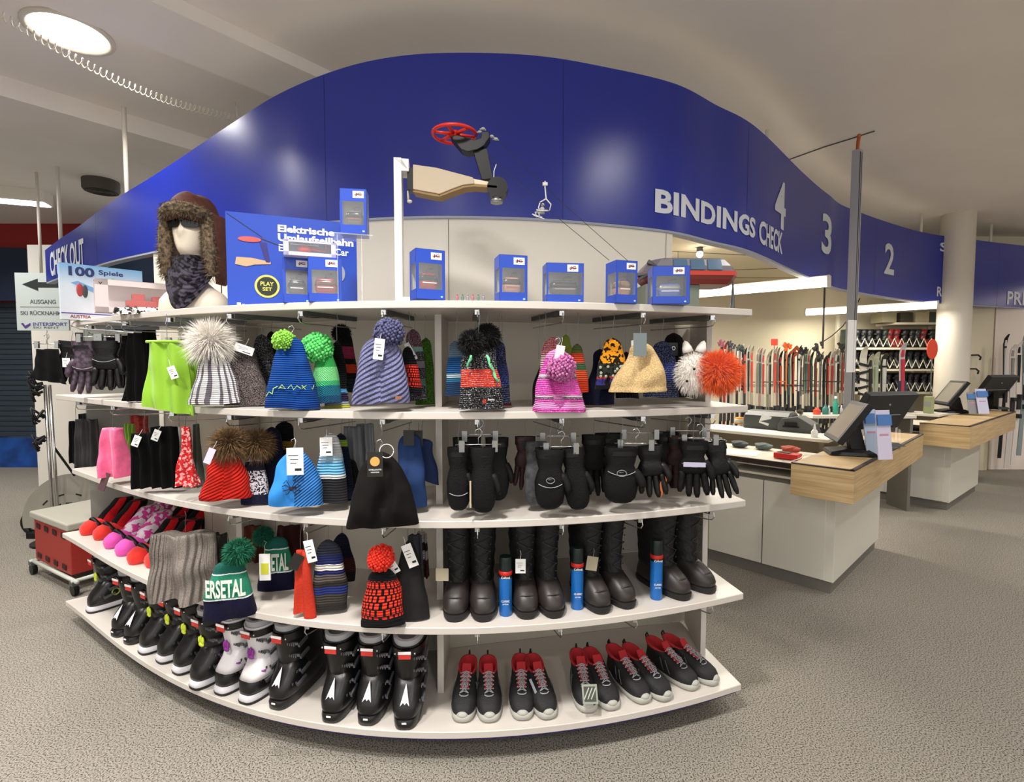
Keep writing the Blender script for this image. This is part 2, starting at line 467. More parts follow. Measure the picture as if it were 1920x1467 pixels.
b.loft(rr); b.build('bottom_edge', mat('fascia_edge', '#9aa0b4', .5), fas)
for px in (180, 610, 1055, 1400, 1640, 1870):
    s = ban_s(px); zt = sinterp(_tt, s); p = ban(s, .0008); q = ban(s + .004, .0008)
    MB().loft([[(p.x, p.y, 2.352), (q.x, q.y, 2.352)], [(p.x, p.y, zt - .01), (q.x, q.y, zt - .01)]], closed=False).build('panel_joint', mat('fascia_joint', '#0a1560', .5), fas)
LET = mat('white_lettering', '#d9dde6', .5)
def ban_text(name, s, px0, px1, ya, yb, pxz, bold=.03, yc=None):
    """lettering spanning px0..px1; ya/yb: top and bottom pixel rows at column pxz"""
    s0, s1 = ban_s(px0), ban_s(px1); zb, zt = ban_z(pxz, yb), ban_z(pxz, ya)
    vs, fs = text_verts(s, bold); b = MB()
    for u, v in vs: b.v.append(ban(lerp(s0, s1, u), .004, lerp(zb, zt, v)))
    for f in fs: b._f(f)
    return b.build(name, LET, fas)
ban_text('lettering', 'BINDINGS', 1228, 1416, 356, 401, 1243, .035)
ban_text('lettering', 'CHECK', 1423, 1467, 414, 458, 1428, .03)
ban_text('number', '4', 1451, 1471, 338, 428, 1461, .02)
ban_text('number', '3', 1539, 1557, 403, 477, 1548, .02)
ban_text('number', '2', 1657, 1675, 457, 515, 1666, .02)
ban_text('lettering', 'SKI', 1759, 1800, 455, 472, 1764, .02)
ban_text('lettering', 'RENTAL', 1757, 1815, 538, 556, 1762, .02)
ban_text('lettering', 'PREMIUM', 1889, 1990, 547, 572, 1900, .02)
ban_text('lettering', 'CHECK OUT', 94, 157, 449, 500, 150, .03)
# hangers of the fascia
for px, off in ((90, -.1), (232, -.03), (1470, -.15), (1728, -.03), (1858, -.03)):
    s = ban_s(px); p = ban(s, off); zt = sinterp(_tt, s)
    MB().tube([(p.x, p.y, 2.5), (p.x, p.y, 3.47)], .016, 8).build('hanger_rod', WHITE2, fas, smooth=True)

# white curved wall panels under the fascia
s0, s1 = ban_s(287, 2.0), ban_s(1262, 2.0)
b = MB(); rr = []
for i in range(91):
    s = lerp(s0, s1, i / 90); p, q = ban(s, -.012), ban(s, -.048)
    rr.append([(p.x, p.y, 0.), (p.x, p.y, 2.336), (q.x, q.y, 2.336), (q.x, q.y, 0.)])
b.loft(rr); struct(b.build('wall_curved', mat('curved_wall_white', '#e2ddd2', .35), smooth=True, autosm=35))
b = MB()
for px in (428, 841, 1250):
    p = ban(ban_s(px, 2.0), -.0115); b.tube([(p.x, p.y, 0), (p.x, p.y, 2.33)], .0022, 5)
struct(b.build('trim_2', mat('panel_seam', '#7d766c', .8)))

# ---------------------------------------------------------------- ceiling lamps and fittings
LAMPF = mat('lamp_glow', '#fff4e4', .4, emit=7.)
for i, (x, y, z, w, sp) in enumerate(DOWN):
    zc = 3.50
    if i == 0: zc = 3.56
    n = bn.dot(Vector((x, y, 0)))
    zc = 3.56 if n < -3.2 and not (-3.67 < n or -5.77 < n < -5.10) else (3.42 if n < -3.2 else 3.50)
    lab = 'large round recessed downlight in the ceiling bay beside the coiled cord' if i == 0 else 'round recessed downlight in the plain ceiling, out of view'
    t = thing('ceiling_downlight', lab, 'ceiling light', (x, y, zc), group=None if i == 0 else 'ceiling downlights')
    r = .225 if i == 0 else .15
    MB().lathe([(r, 0), (r, -.012), (r * .92, -.02), (r * .86, -.012), (r * .84, -.001)], 36).build('rim', WHITE2, t, smooth=True)
    MB().lathe([(.001, -.004), (r * .62, -.012), (r * .84, -.006)], 36).build('diffuser', LAMPF, t, smooth=True)
TG = mat('tube_glow', '#fff6e0', .4, emit=5.5)
for i, (p, q, z) in enumerate(TUBES):
    p3, q3 = Vector((*p, z)), Vector((*q, z)); d = q3 - p3; mid = (p3 + q3) / 2; a = math.atan2(d.y, d.x)
    t = thing('fluorescent_lamp', ['long fluorescent batten hanging over the nearer service desk', 'long fluorescent batten hanging before the ski boot shelves', 'fluorescent batten hidden behind the curved wall'][i], 'ceiling light', mid, a)
    Lh = d.length / 2
    MB().bb((-Lh, -.05, -.045), (Lh, .05, .035)).build('diffuser', TG, t, bevel=.01)
    MB().bb((-Lh - .02, -.055, -.05), (-Lh, .055, .05)).bb((Lh, -.055, -.05), (Lh + .02, .055, .05)).bb((-Lh, -.03, .035), (Lh, .03, .05)).build('end_cap', WHITE2, t)
    MB().tube([(-Lh * .7, 0, .05), (-Lh * .7, 0, 2.772 - z)], .004, 5).build('suspension_wire', STEEL, t)
    MB().tube([(Lh * .7, 0, .05), (Lh * .7, 0, 2.772 - z)], .004, 5).build('suspension_wire', STEEL, t)
    area_light('tube_lamp', (mid.x, mid.y, z - .06), d.length, [46, 26, 40][i], (1, .93, .8), rot=(0, 0, a), size_y=.12)
p = PZ(1312, 478, 2.70)
t = thing('spot_lamp', 'small round glaring spot lamp under the workshop ceiling above the red gondola station', 'ceiling light', (p.x, p.y, 2.78))
MB().lathe([(.03, -.0), (.035, -.05), (.02, -.05)], 16).build('housing', STEEL, t, smooth=True)
MB().ball((0, 0, -.075), .034).build('bulb', mat('bulb_glow', '#fff0e0', .3, emit=40.), t, smooth=True)
area_light('spot_bulb_lamp', (p.x, p.y, 2.66), .06, 12)
# strip light and vent, left
p = PZ(20, 376, 3.41)
t = thing('ceiling_strip_light', 'lit rectangular ceiling strip light over the exit sign', 'ceiling light', (p.x - .25, p.y, 3.56), .35)
MB().bb((-.6, -.11, -.14), (.55, .11, -.0)).build('housing', WHITE2, t)
MB().bb((-.58, -.095, -.15), (.53, .095, -.141)).build('diffuser', mat('strip_glow', '#f4fbff', .4, emit=6), t)
p = PZ(190, 360, 3.44)
t = thing('ceiling_speaker', 'round dark loudspeaker grille in the ceiling behind the fascia', 'speaker', (p.x, p.y, 3.56))
b = MB().lathe([(.17, 0), (.17, -.10), (.155, -.12), (.0, -.12)], 28); b.build('grille', mat('speaker_grille', '#4c473d', .7), t, smooth=True, autosm=40)
b = MB()
for r in (.05, .09, .13): b.tube([(r * math.cos(a * math.pi / 12), r * math.sin(a * math.pi / 12), -.122) for a in range(25)], .003, 4)
b.build('ring', BLACK, t)
# coiled cord that runs across the ceiling
A, Bp = PZ(-60, -10, 3.40), PZ(442, 222, 3.38)
pts = []; d = (Bp - A); L0 = d.length; d.normalize(); sd = Vector((d.y, -d.x, 0)); nT = 46
for i in range(nT * 10 + 1):
    s = i / (nT * 10); a = 2 * math.pi * i / 10
    c = A + d * (L0 * s) - Vector((0, 0, .10 * math.sin(math.pi * s)))
    pts.append(c + sd * (.022 * math.cos(a)) + Vector((0, 0, .022 * math.sin(a))))
pts.append(Bp + Vector((0, 0, .12)))
pts.insert(0, A + Vector((0, 0, .10)))
o = MB().tube(pts, .0035, 5).build('coiled_cord', mat('cord_cream', '#d8d2c2', .5), smooth=True)
tag(o, 'cream coiled cord strung beneath the ceiling past the big downlight', 'cord')
# cable from the ceiling to the post
# ---------------------------------------------------------------- the curved shelving unit
SH = [.13, .54, .95, 1.36, 1.77]      # top faces of the five shelves
XL, XR = -2.66, 1.01
TS = .028
unit = thing('shelving_unit', 'big white curved display shelving unit with five deep shelves in the middle of the shop', 'shelving', (-.3, 2.3, 0))
def U(b, name, m, **k):
    for i, p in enumerate(b.v): b.v[i] = Vector(p) - Vector((-.3, 2.3, 0))
    return b.build(name, m, unit, **k)
def backpt(x):
    """back edge of the shelves"""
    if x > -.3: return Vector((x, 2.446 + (x + .3) * .215))
    n = normal(x); q = lerp(.576, .50, min(1, (-.3 - x) / .5)); return Vector((x - n.x * q * .9, F(x) - n.y * q))
for lv, z in enumerate(SH):
    xr = XR if lv < 4 else 1.035
    xl = XL + (.25 if lv == 4 else 0.) + (.18 if lv == 2 else 0)
    n = 64; fr = [(x, F(x)) for x in np.linspace(xl, xr, n)]
    bk = []
    for x in np.linspace(xr - .09, xl + .12, 40):
        p = backpt(x); bk.append((p.x, p.y))
    if lv == 4:   # the top board is deeper and runs on past the side panel
        fr[-1] = (1.02, F(1.02)); bk[0] = (.98, 2.62)
    b = MB(); b.plan(fr + bk, z - TS, z); U(b, 'shelf', WHITE, bevel=.0025, seg=1)
# divider panels between the shelves (one upright per bay and level)
def upright(p, q, th, z0, z1):
    p, q = Vector(p), Vector(q); d = (q - p).normalized(); n = Vector((d.y, -d.x)) * th / 2
    b = MB(); b.plan([(p + n)[:], (p - n)[:], (q - n)[:], (q + n)[:]], z0, z1); return b
for i in range(4):
    z0, z1 = SH[i], SH[i + 1] - TS
    U(upright((-.305, 2.10), (-.32, 2.44), .027, z0, z1), 'divider_panel', WHITE)
    U(upright((.925, 2.385), (.955, 2.70), .024, z0, z1), 'side_panel', WHITE)
    p0 = inset_pt(-1.52, .33); p1 = inset_pt(-1.58, .50)
    U(upright(p0[:2], p1[:2], .03, z0, z1), 'divider_panel', WHITE)
    p0 = inset_pt(-2.60, .12); p1 = inset_pt(-2.50, .45)
    U(upright(p0[:2], p1[:2], .03, z0, z1), 'side_panel', mat('grey_end_panel', '#7a7a72', .5))
    # back panels
    xs = list(np.linspace(-.32, .96, 20)); pts = [backpt(x) for x in xs]
    b = MB(); b.plan([(p.x, p.y) for p in pts] + [(p.x, p.y + .02) for p in reversed(pts)], z0, z1); U(b, 'back_panel', mat('back_panel_beige', '#c9c2b3', .5))
    xs = list(np.linspace(-2.5, -.32, 30)); pts = [backpt(x) for x in xs]
    b = MB(); b.plan([(p.x, p.y) for p in pts] + [(p.x, p.y + .02) for p in reversed(pts)], z0, z1); U(b, 'back_panel', mat('back_panel_beige', '#c9c2b3', .5))
# plinth
fr = [inset_pt(x, .13) for x in np.linspace(-2.5, .93, 50)]; bk = [backpt(x) for x in np.linspace(.9, -2.4, 30)]
b = MB(); b.plan([(p.x, p.y) for p in fr] + [(p.x, p.y) for p in bk], 0, SH[0] - TS); U(b, 'plinth', mat('plinth_navy', '#1a1440', .5))
# purple strip just below the lowest board
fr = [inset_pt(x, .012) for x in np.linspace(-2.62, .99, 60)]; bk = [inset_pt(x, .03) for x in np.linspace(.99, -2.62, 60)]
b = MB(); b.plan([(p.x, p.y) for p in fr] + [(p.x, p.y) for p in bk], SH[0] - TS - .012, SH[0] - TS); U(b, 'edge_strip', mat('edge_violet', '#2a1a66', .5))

# display hooks: bar under the board running back, chrome nose with an upturned tip
def hook_arm(px, lv, k=1.):
    zt = SH[lv] - TS; p = hit(px, 684 - (zt - H) / 2.0 * 950, .03); p.z = zt
    q = inset_pt(p.x - normal(p.x).x * .30, .36, zt); d = (q - p); d.z = 0; d.normalize()
    b = MB(); w = Vector((d.y, -d.x, 0))
    b.loft([[p + d * .02 + w * .009, p + d * .02 - w * .009, p + d * .02 - w * .009 - Vector((0, 0, .018)), p + d * .02 + w * .009 - Vector((0, 0, .018))],
            [p + d * .3 + w * .009, p + d * .3 - w * .009, p + d * .3 - w * .009 - Vector((0, 0, .018)), p + d * .3 + w * .009 - Vector((0, 0, .018))]])
    U(b, 'hook_bar', STEEL)
    b = MB()
    b.tube([p + d * .10 + Vector((0, 0, -.018)), p + d * .06 + Vector((0, 0, -.022)), p + d * .01 + Vector((0, 0, -.022)), p - d * .012 + Vector((0, 0, -.012)), p - d * .016 + Vector((0, 0, -.030)), p - d * .006 + Vector((0, 0, -.045)), p + d * .012 + Vector((0, 0, -.048)), p + d * .3 + Vector((0, 0, -.048))], .0026, 6)
    b.box(p + Vector((0, 0, -.012)), (.018, .02, .018))
    U(b, 'hook', CHROME, smooth=False)
    return p, d
for px in (170, 235, 318, 432, 565, 720, 895, 1053, 1205, 1335): hook_arm(px, 4)
for px in (150, 215, 325, 432, 565, 718, 895, 1053, 1205, 1335): hook_arm(px, 3)
for px in (435, 575, 720, 895, 1053, 1200, 1333): hook_arm(px, 2)
for px in (440, 577, 720, 895, 1050, 1190, 1330): hook_arm(px, 1)

# ---------------------------------------------------------------- makers for the goods
def fur_tufts(c, r, ln, n, seed, w=.0022, squash=(1, 1, 1), droop=.35, inner=.55):
    """a ball of hair: tapering strands"""
    rg = random.Random(seed); b = MB(); c = Vector(c)
    b.ball(c, [r * inner * q for q in squash], 14, 10)
    for i in range(n):
        z = rg.uniform(-1, 1); a = rg.uniform(0, 2 * math.pi); q = math.sqrt(1 - z * z)
        d = Vector((q * math.cos(a), q * math.sin(a), z)); l = ln * rg.uniform(.6, 1.15)
        p0 = c + Vector((d.x * squash[0], d.y * squash[1], d.z * squash[2])) * r * inner * .95
        j = Vector((rg.uniform(-1, 1), rg.uniform(-1, 1), rg.uniform(-1, 1))) * .35
        dd = (d + j).normalized()
        p1 = p0 + dd * l * .5; p2 = p0 + dd * l + Vector((0, 0, -l * droop))
        s = dd.cross(Vector((rg.uniform(-1, 1), rg.uniform(-1, 1), rg.uniform(-1, 1)))).normalized() * w
        o = len(b.v); b.v += [p0 - s, p0 + s, p1 + s * .8, p1 - s * .8, p2]
        b._f((o, o + 1, o + 2, o + 3)); b._f((o + 3, o + 2, o + 4))
    return b
def yarn_ball(c, r, seed, n=260):
    rg = random.Random(seed); b = MB(); c = Vector(c); b.ball(c, r * .88, 16, 12)
    for i in range(n):
        z = 1 - 2 * (i + .5) / n; a = i * 2.39996; q = math.sqrt(1 - z * z)
        d = Vector((q * math.cos(a), q * math.sin(a), z)); l = r * rg.uniform(.86, 1.08)
        b.ball(c + d * l, r * .13, 5, 4)
    return b
def hang_tag(par, x, y, z, w=.03, h=.06, m=None, yaw=0, roll=0., bars=True, name='hang_tag'):
    m = m or PAPER
    b = MB(); b.box((0, 0, 0), (w, .0012, h))
    b.tube([(0, 0, h / 2), (.002, .004, h / 2 + .02), (0, .01, h / 2 + .03)], .0007, 4)
    o = b.build(name, m, par, loc=(x, y, z), rot=(0, roll, yaw))
    if bars and m is PAPER:
        b = MB()
        for k in range(3): b.box((-.1 * w + .05 * w * (k % 2), -.0009, h * (.22 - k * .14)), (w * (.6 - .12 * k), .0006, h * .025))
        b.box((w * .18, -.0009, -h * .3), (w * .4, .0006, h * .09))
        b.build('print', INK, o)
    return o

def hat_mesh(w, h, d, seed, top=.34, fold=.25, ribs=0, ribamp=.0, lean=0., n=72, k=26, hem=.0, skew=0., roundtop=.12):
    """a flat-hanging knitted hat: z from 0 (rim) to h (crown); fold = depth of the crease down its front"""
    b = MB(); rings = []; S = Vector((seed * 3.1, seed * 1.7, 0))
    for i in range(k):
        v = i / (k - 1)
        taper = lerp(1., top, v ** 1.25)
        cap = 1. if v < 1 - roundtop else math.sqrt(max(0.02, 1 - ((v - 1 + roundtop) / roundtop) ** 2))
        belly = 1 + .04 * math.sin(v * math.pi * 1.1)
        hw = w / 2 * taper * cap * belly; hd = d / 2 * (.55 + .5 * math.sin(min(1, v * 1.2 + .12) * math.pi)) * cap
        if hem and v < hem: hw *= 1.035; hd *= 1.18
        cx = lean * v * v * w + .012 * noise.noise(Vector((v * 2.2, seed, 0)))
        ring = []
        for j in range(n):
            a = 2 * math.pi * j / n - math.pi / 2
            ca, sa = math.cos(a), math.sin(a)
            x = math.copysign(abs(ca) ** .8, ca) * hw; y = math.copysign(abs(sa) ** .75, sa) * hd
            if sa < 0 and fold:
                y += fold * d * math.exp(-((x - .08 * w * math.sin(3 * v + seed)) / (.10 * w)) ** 2) * math.sin(min(1., v * 1.15) * math.pi) ** .7
            nn = noise.noise(Vector((x * 16, y * 16, v * h * 14)) + S)
            y += nn * d * .16; x += noise.noise(Vector((x * 9, v * h * 12, 5.)) + S) * w * .035
            if ribs:
                q = ribamp * math.cos(a * ribs); x += ca * q; y += sa * q
            z = v * h + skew * x * (1 - v) + .008 * noise.noise(Vector((x * 14, 3, seed))) * (1 - v)
            ring.append((x + cx, y, z))
        rings.append(ring)
    # hollow underneath
    r0 = rings[0]; inn = [[(lerp(p[0], 0, .12), lerp(p[1], 0, .3), p[2] + .004) for p in r0], [(lerp(p[0], 0, .18), lerp(p[1], 0, .35), h * .25) for p in r0]]
    b.loft(rings, False, True)
    uvs_keep = len(b.f)
    b.loft(list(reversed(inn)), True, False); 
    # rim closing strip
    o = len(b.v); b.loft([inn[0], r0], False, False)
    return b

def hat(label, px, y0, y1, wpx, ins, m, group=None, pom=None, pomm=None, tags=(), mix=.6, yaw=0., name='knitted_hat', dd=.42, cat='hat', **k):
    """px, y0, y1, wpx: where the photo shows it; ins: how far behind the shelf edge"""
    p = hit(px, y1, ins); t = (p - CAM).dot(Vector((0, CT, -ST)))
    h = (y1 - y0) * t / FPX; w = wpx * t / FPX
    rz = face_yaw(p, mix) + yaw
    T = thing(name, label, cat, p, rz, group)
    seed = px * .013 + y0 * .07
    hat_mesh(w, h, w * dd, seed, **k).build('body', m, T, smooth=True)
    sc_ = t / FPX
    if pom:   # (dx px, dy px up from the rim, radius px, kind)
        dx, dy, r, kind = pom
        c = (dx * sc_, (-.35 * w * dd if dy * sc_ < h * .9 else 0), dy * sc_); r *= sc_
        if kind == 'yarn': yarn_ball(c, r, int(px)).build('pompom', pomm, T, smooth=True)
        elif kind == 'long': fur_tufts(c, r, r * .85, 2600, int(px), .0011, droop=.15, inner=.45).build('pompom', pomm, T)
        else: fur_tufts(c, r, r * .55, 1500, int(px), .0016, droop=.2, inner=.72).build('pompom', pomm, T)
    for q in tags:  # dx, dz(px up), w, h px, material, roll
        hang_tag(T, q[0] * sc_, -w * dd * .5 - .012, q[1] * sc_, q[2] * sc_, q[3] * sc_, q[4] if len(q) > 4 else PAPER, roll=q[5] if len(q) > 5 else 0)
    if not pom or pom[3] == 'fur': hang_up(T, 0, h)
    return T, w, h, sc_
def hang_up(T, x, zl, y=0.):
    """wire from the top of a hanging thing to the underside of the board above"""
    zt = T.location.z + zl
    up = [z for z in SH if z - TS > zt - .01]
    if not up: return
    g = min(up) - TS - zt
    if 0 < g < .30:
        MB().tube([(x, y, zl - .02), (x, y, zl + g * .5), (x + .005, y, zl + g * .8), (x, y, zl + g + .001)], .0011, 5).build('hanger_wire', STEEL, T)
def curl_hook(T, x, z, y=0.):
    b = MB(); b.tube([(x, y, z - .02), (x, y, z + .01), (x + .006, y, z + .022), (x + .012, y, z + .03), (x + .004, y, z + .042), (x - .008, y, z + .036), (x - .008, y, z + .028)], .0016, 6)
    return b.build('hanger_hook', CHROME, T, smooth=True)

# --- gloves
def glove_mesh(w, h, d, seed, fingers=True, curl=.35, side=1):
    """hanging glove: cuff at z=h, fingertips at z=0"""
    b = MB(); S = seed
    pal0 = .46 if fingers else .06
    rings = []; n = 22
    prof = [(pal0, .74, .7), (pal0 + .05, .92, .9), (.60, .97, 1.), (.68, .80, .92), (.74, .70, .85), (.80, .80, .95), (.9, .90, 1.), (1., .94, 1.)] if fingers else \
           [(.0, .35, .35), (.03, .62, .6), (.10, .84, .85), (.25, .97, 1.), (.45, 1., 1.), (.6, .86, .92), (.68, .74, .85), (.76, .82, .9), (.9, .92, 1.), (1., .95, 1.)]
    for v, a, c in prof:
        ring = []
        for j in range(n):
            t = 2 * math.pi * j / n; ca, sa = math.cos(t), math.sin(t)
            x = math.copysign(abs(ca) ** .75, ca) * w / 2 * a; y = math.copysign(abs(sa) ** .85, sa) * d / 2 * c
            y += .12 * d * noise.noise(Vector((x * 30, y * 30, v * 9 + S)))
            ring.append((x, y, v * h))
        rings.append(ring)
    b.loft(rings, True, False)
    r1 = rings[-1]; b.loft([[(p[0] * .88, p[1] * .85, p[2]) for p in r1], [(p[0] * .8, p[1] * .8, p[2] - .04 * 1) for p in r1]], False, True)
    b.loft([r1, [(p[0] * .88, p[1] * .85, p[2]) for p in r1]], False, False)
    rg = random.Random(int(seed * 97))
    if fingers:
        L4 = (.80, .97, 1.0, .90) if side > 0 else (.90, 1., .97, .80)
        for i in range(4):
            fx = (i - 1.5) * w * .225; rr = w * .125; L_ = pal0 * h * L4[i] * .98
            z0 = (pal0 + .03) * h; spr = (i - 1.5) * .10 + rg.uniform(-.03, .03); cv = curl * rg.uniform(.7, 1.2)
            pts = []; rs = []
            for q in range(7):
                t = q / 6; pts.append((fx + spr * L_ * t, -cv * L_ * .35 * t * t + rg.uniform(-.0015, .0015), z0 - L_ * t * (1 - .12 * cv * t)))
                rs.append(rr * (1., 1.04, .95, 1.0, .92, .86, .45)[q])
            b.tube(pts, rs, 9)
    # thumb leaves the side of the palm
    tx = side * w * .36; L_ = h * (.30 if fingers else .30); zz = (.66 if fingers else .58) * h
    pts = []; rs = []
    for q in range(6):
        t = q / 5; pts.append((tx + side * (w * .22 * math.sin(t * 1.9)), -.18 * w * t, zz - L_ * t)); rs.append(w * .135 * (1., 1.06, 1., .97, .86, .4)[q])
    b.tube(pts, rs, 9)
    return b
GL = mat('glove_black', '#040405', .65, bump=.4, scale=140, spec=.25)
GL2 = mat('glove_black_leather', '#050506', .45, bump=.3, scale=90, spec=.35)
GREYT = mat('reflective_grey', '#8d8f92', .4)
def glove(label, px, y0, y1, wpx, ins, fingers=True, m=None, side=1, yaw=0., mix=.7, trim=None, roll=0., group=None, emblem=None, cuff=None, dd=.42):
    p = hit(px, y1, ins); t = (p - CAM).dot(Vector((0, CT, -ST)))
    h = (y1 - y0) * t / FPX; w = wpx * t / FPX; m = m or GL; d = w * dd
    T = thing('glove' if fingers else 'mitten', label, 'glove' if fingers else 'mitten', p, 0, group)
    T.rotation_euler = (0, roll, face_yaw(p, mix) + yaw)
    glove_mesh(w, h, d, px * .17, fingers, side=side).build('body', m, T, smooth=True)
    cz = .86 * h; b = MB()
    b.loft([[(math.cos(a * math.pi / 9) * w * .465, math.sin(a * math.pi / 9) * d * .545, z) for a in range(18)] for z in (cz, cz + .018)])
    b.build('cuff_strap', cuff or BLACK, T, smooth=True, autosm=40)
    yf = -d * .56
    hang_up(T, 0, h)
    if trim is not None:
        b = MB(); zc = trim * h
        b.tube([(w * .40 * math.sin(a), yf * (1.02 - .28 * math.sin(a) ** 2), zc + w * .12 * math.sin(a) ** 2) for a in np.linspace(-1.25, 1.25, 12)], .0016, 5)
        b.build('piping', GREYT, T)
    if emblem is not None:
        b = MB(); b.tube([(w * .13 * math.cos(a), yf - .001, emblem * h + w * .09 * math.sin(a)) for a in np.linspace(0, 6.283, 15)], .0014, 5)
        b.tube([(-w * .07, yf - .002, emblem * h + w * .03), (w * .07, yf - .002, emblem * h + w * .03), (-w * .07, yf - .002, emblem * h - w * .03), (w * .07, yf - .002, emblem * h - w * .03)], .0014, 5)
        b.build('emblem', GREYT, T)
    return T, w, h
def clip_hanger(label, px, py, wpx, ins, group='clip hangers under the shelves', mix=.6):
    """chrome trouser-clip hanger: hook up, bar across, two clips"""
    p = hit(px, py, ins); t = (p - CAM).dot(Vector((0, CT, -ST))); w = wpx * t / FPX
    T = thing('clip_hanger', label, 'hanger', p, face_yaw(p, mix), group)
    hang_up(T, 0, .055)
    b = MB(); b.tube([(-w / 2, 0, 0), (w / 2, 0, 0)], .0026, 6); b.build('bar', CHROME, T, smooth=True)
    b = MB(); b.tube([(0, 0, 0), (0, 0, .025), (.010, 0, .034), (.014, 0, .048), (.004, 0, .060), (-.010, 0, .054), (-.013, 0, .044)], .002, 6); b.build('hook', CHROME, T, smooth=True)
    for s in (-1, 1):
        b = MB(); x = s * w * .36
        b.box((x, -.007, -.006), (.020, .003, .042)); b.box((x, .007, -.006), (.020, .003, .042)); b.tube([(x - .011, 0, .002), (x + .011, 0, .002)], .006, 8)
        b.build('clip', mat('clip_metal', '#9a9a98', .3, .9), T)
    return T

# --- footwear: stacked outlines (z, y front, y back, half width, squareness)
def foot_mesh(levels, n=36, fore=.0, b=None, cap0=True, cap1=True, ex=(.82, .9)):
    b = b or MB(); rings = []
    for L_ in levels:
        z, yf, yb, hw = L_[:4]; tilt = L_[4] if len(L_) > 4 else 0.
        cy = (yf + yb) / 2; hl = (yb - yf) / 2; ring = []
        for j in range(n):
            a = 2 * math.pi * j / n; ca, sa = math.cos(a), math.sin(a)
            x = math.copysign(abs(ca) ** ex[0], ca) * hw; y = math.copysign(abs(sa) ** ex[1], sa) * hl
            q = -y / hl if hl else 0   # 1 at toe
            x *= 1 + fore * (q * .6 - .2 - .35 * max(0, -q) )
            ring.append((x, cy + y, z + tilt * (y / max(hl, 1e-4))))
        rings.append(ring)
    return b.loft(rings, cap0, cap1)
# ---------------------------------------------------------------- level 1: hats hanging under the top board
BK = '#0d0d10'
K_STRIPE = knit('yarn_white_grey_stripes', [(0, '#77717c'), (.09, '#e9e6e6')], 'rows', n=30, vert=['#716b76', '#efecec', 15, -.35])
K_BROWN = knit('yarn_brown_fleck', [(0, '#2b2226')], 'fuzz', speck='#8a7f7c', amt=.38)
K_BLKRIB = knit('yarn_black_white_ribs', [(0, BK)], 'rows', n=18, speck='#8d8d90', amt=.2)
K_BLUE = knit('yarn_royal_blue', [(0, '#0b3780'), (.1, '#0f4390')], 'rows', n=34)
K_GREEN = knit('yarn_green_gradient', [(0, '#1d4f74'), (.12, '#1e6f86'), (.3, '#43b978'), (.38, '#7fe08e'), (.62, '#2fae4e'), (.8, '#35c25e')], 'waffle', n=26)
K_BLKST = knit('yarn_black_stripes', [(0, '#b9b83a'), (.05, '#8b93a8'), (.09, '#2c2440'), (.22, '#4f9ad6'), (.28, BK)], 'rows', n=30)
K_REDBLK = knit('yarn_black_red_band', [(0, '#1d2a30'), (.22, BK), (.32, '#c63a1c'), (.46, BK), (.55, '#8e2746'), (.75, BK)], 'rows', n=30)
K_PURP = knit('yarn_grey_violet_cables', [(0, '#5a5b80')], 'cable', n=13, speck='#7c7ea0', amt=.4)
K_REDDOT = knit('yarn_red_loops', [(0, BK)], 'rows', n=20, brick=[BK, '#e03222', 26, 11, .16, .62])
K_MULTI = knit('yarn_mixed_grey', [(0, BK), (.2, '#3b6150'), (.3, '#1c1c22'), (.45, '#7c7480'), (.55, '#1c1c22'), (.68, '#77a79a'), (.75, '#52222c')], 'rows', n=24, speck='#8b8892', amt=.25)
K_OLIVE = knit('yarn_moss_green', [(0, '#1f3510')], 'fuzz', speck='#4c7a24', amt=.4)
K_SPECK = knit('yarn_black_fleck_red_band', [(0, '#16161a'), (.36, '#d8361f'), (.66, '#16161a')], 'rows', n=30, speck='#b9b9bb', amt=.14, fs=300)
K_SPECK2 = knit('yarn_black_fleck', [(0, '#16161a')], 'rows', n=30, speck='#a9a9b0', amt=.3, fs=300)
K_BLUGRY = knit('yarn_blue_stripes', [(0, '#1c3758'), (.25, '#2c6488'), (.33, '#9fb0b4'), (.4, '#1d4f86'), (.7, '#5d7385')], 'rows', n=28)
K_NAVY = knit('yarn_navy', [(0, '#10142c'), (.3, '#1b2a70'), (.6, '#14183a')], 'rows', n=28, speck='#7a86b0', amt=.2)
K_MAG = knit('yarn_magenta_stripes', [(0, '#d62fa4'), (.05, '#e58fcb'), (.16, '#d62fa4'), (.2, '#5b4a55'), (.24, '#cfc3ca'), (.27, '#e23cb2'), (.52, '#6b5a62'), (.56, '#d9ced4'), (.6, '#e23cb2'), (.86, '#e58fcb')], 'rows', n=34, speck='#f0a6dc', amt=.2)
K_PINKY = knit('yarn_pink_white', [(0, '#e05ab0')], 'fuzz', speck='#efe4ec', amt=.5, fs=200)
K_ROSE = knit('yarn_red_grey', [(0, BK), (.3, '#a83246'), (.5, '#b98a92'), (.7, '#b22e3e')], 'rows', n=28, speck='#c9b9bd', amt=.3)
K_ORG = knit('yarn_orange_olive', [(0, '#c33a1e'), (.25, '#d1502a'), (.45, '#3e5c3e'), (.6, '#c8432a'), (.8, '#55602e')], 'rows', n=26)
K_YEL = knit('print_yellow_black', [(0, '#101014'), (.08, '#35357c'), (.2, '#b13a2c'), (.25, '#2c2f2c'), (.5, '#d98e1c')], 'fuzz', speck='#181410', amt=.4, fs=60)
K_YEL2 = knit('print_white_black', [(0, '#b13a2c'), (.2, '#c9cec0'), (.9, '#7f9a50')], 'fuzz', speck='#14181a', amt=.5, fs=90)
K_BEIGE = knit('felt_oatmeal', [(0, '#bfa070')], 'fuzz', speck='#d9bd8b', amt=.45, fs=240)
K_BLK = knit('yarn_black', [(0, '#0b0b0d')], 'ribs', n=30)
K_NVY = knit('jersey_navy', [(0, '#0e1026')], 'fuzz')
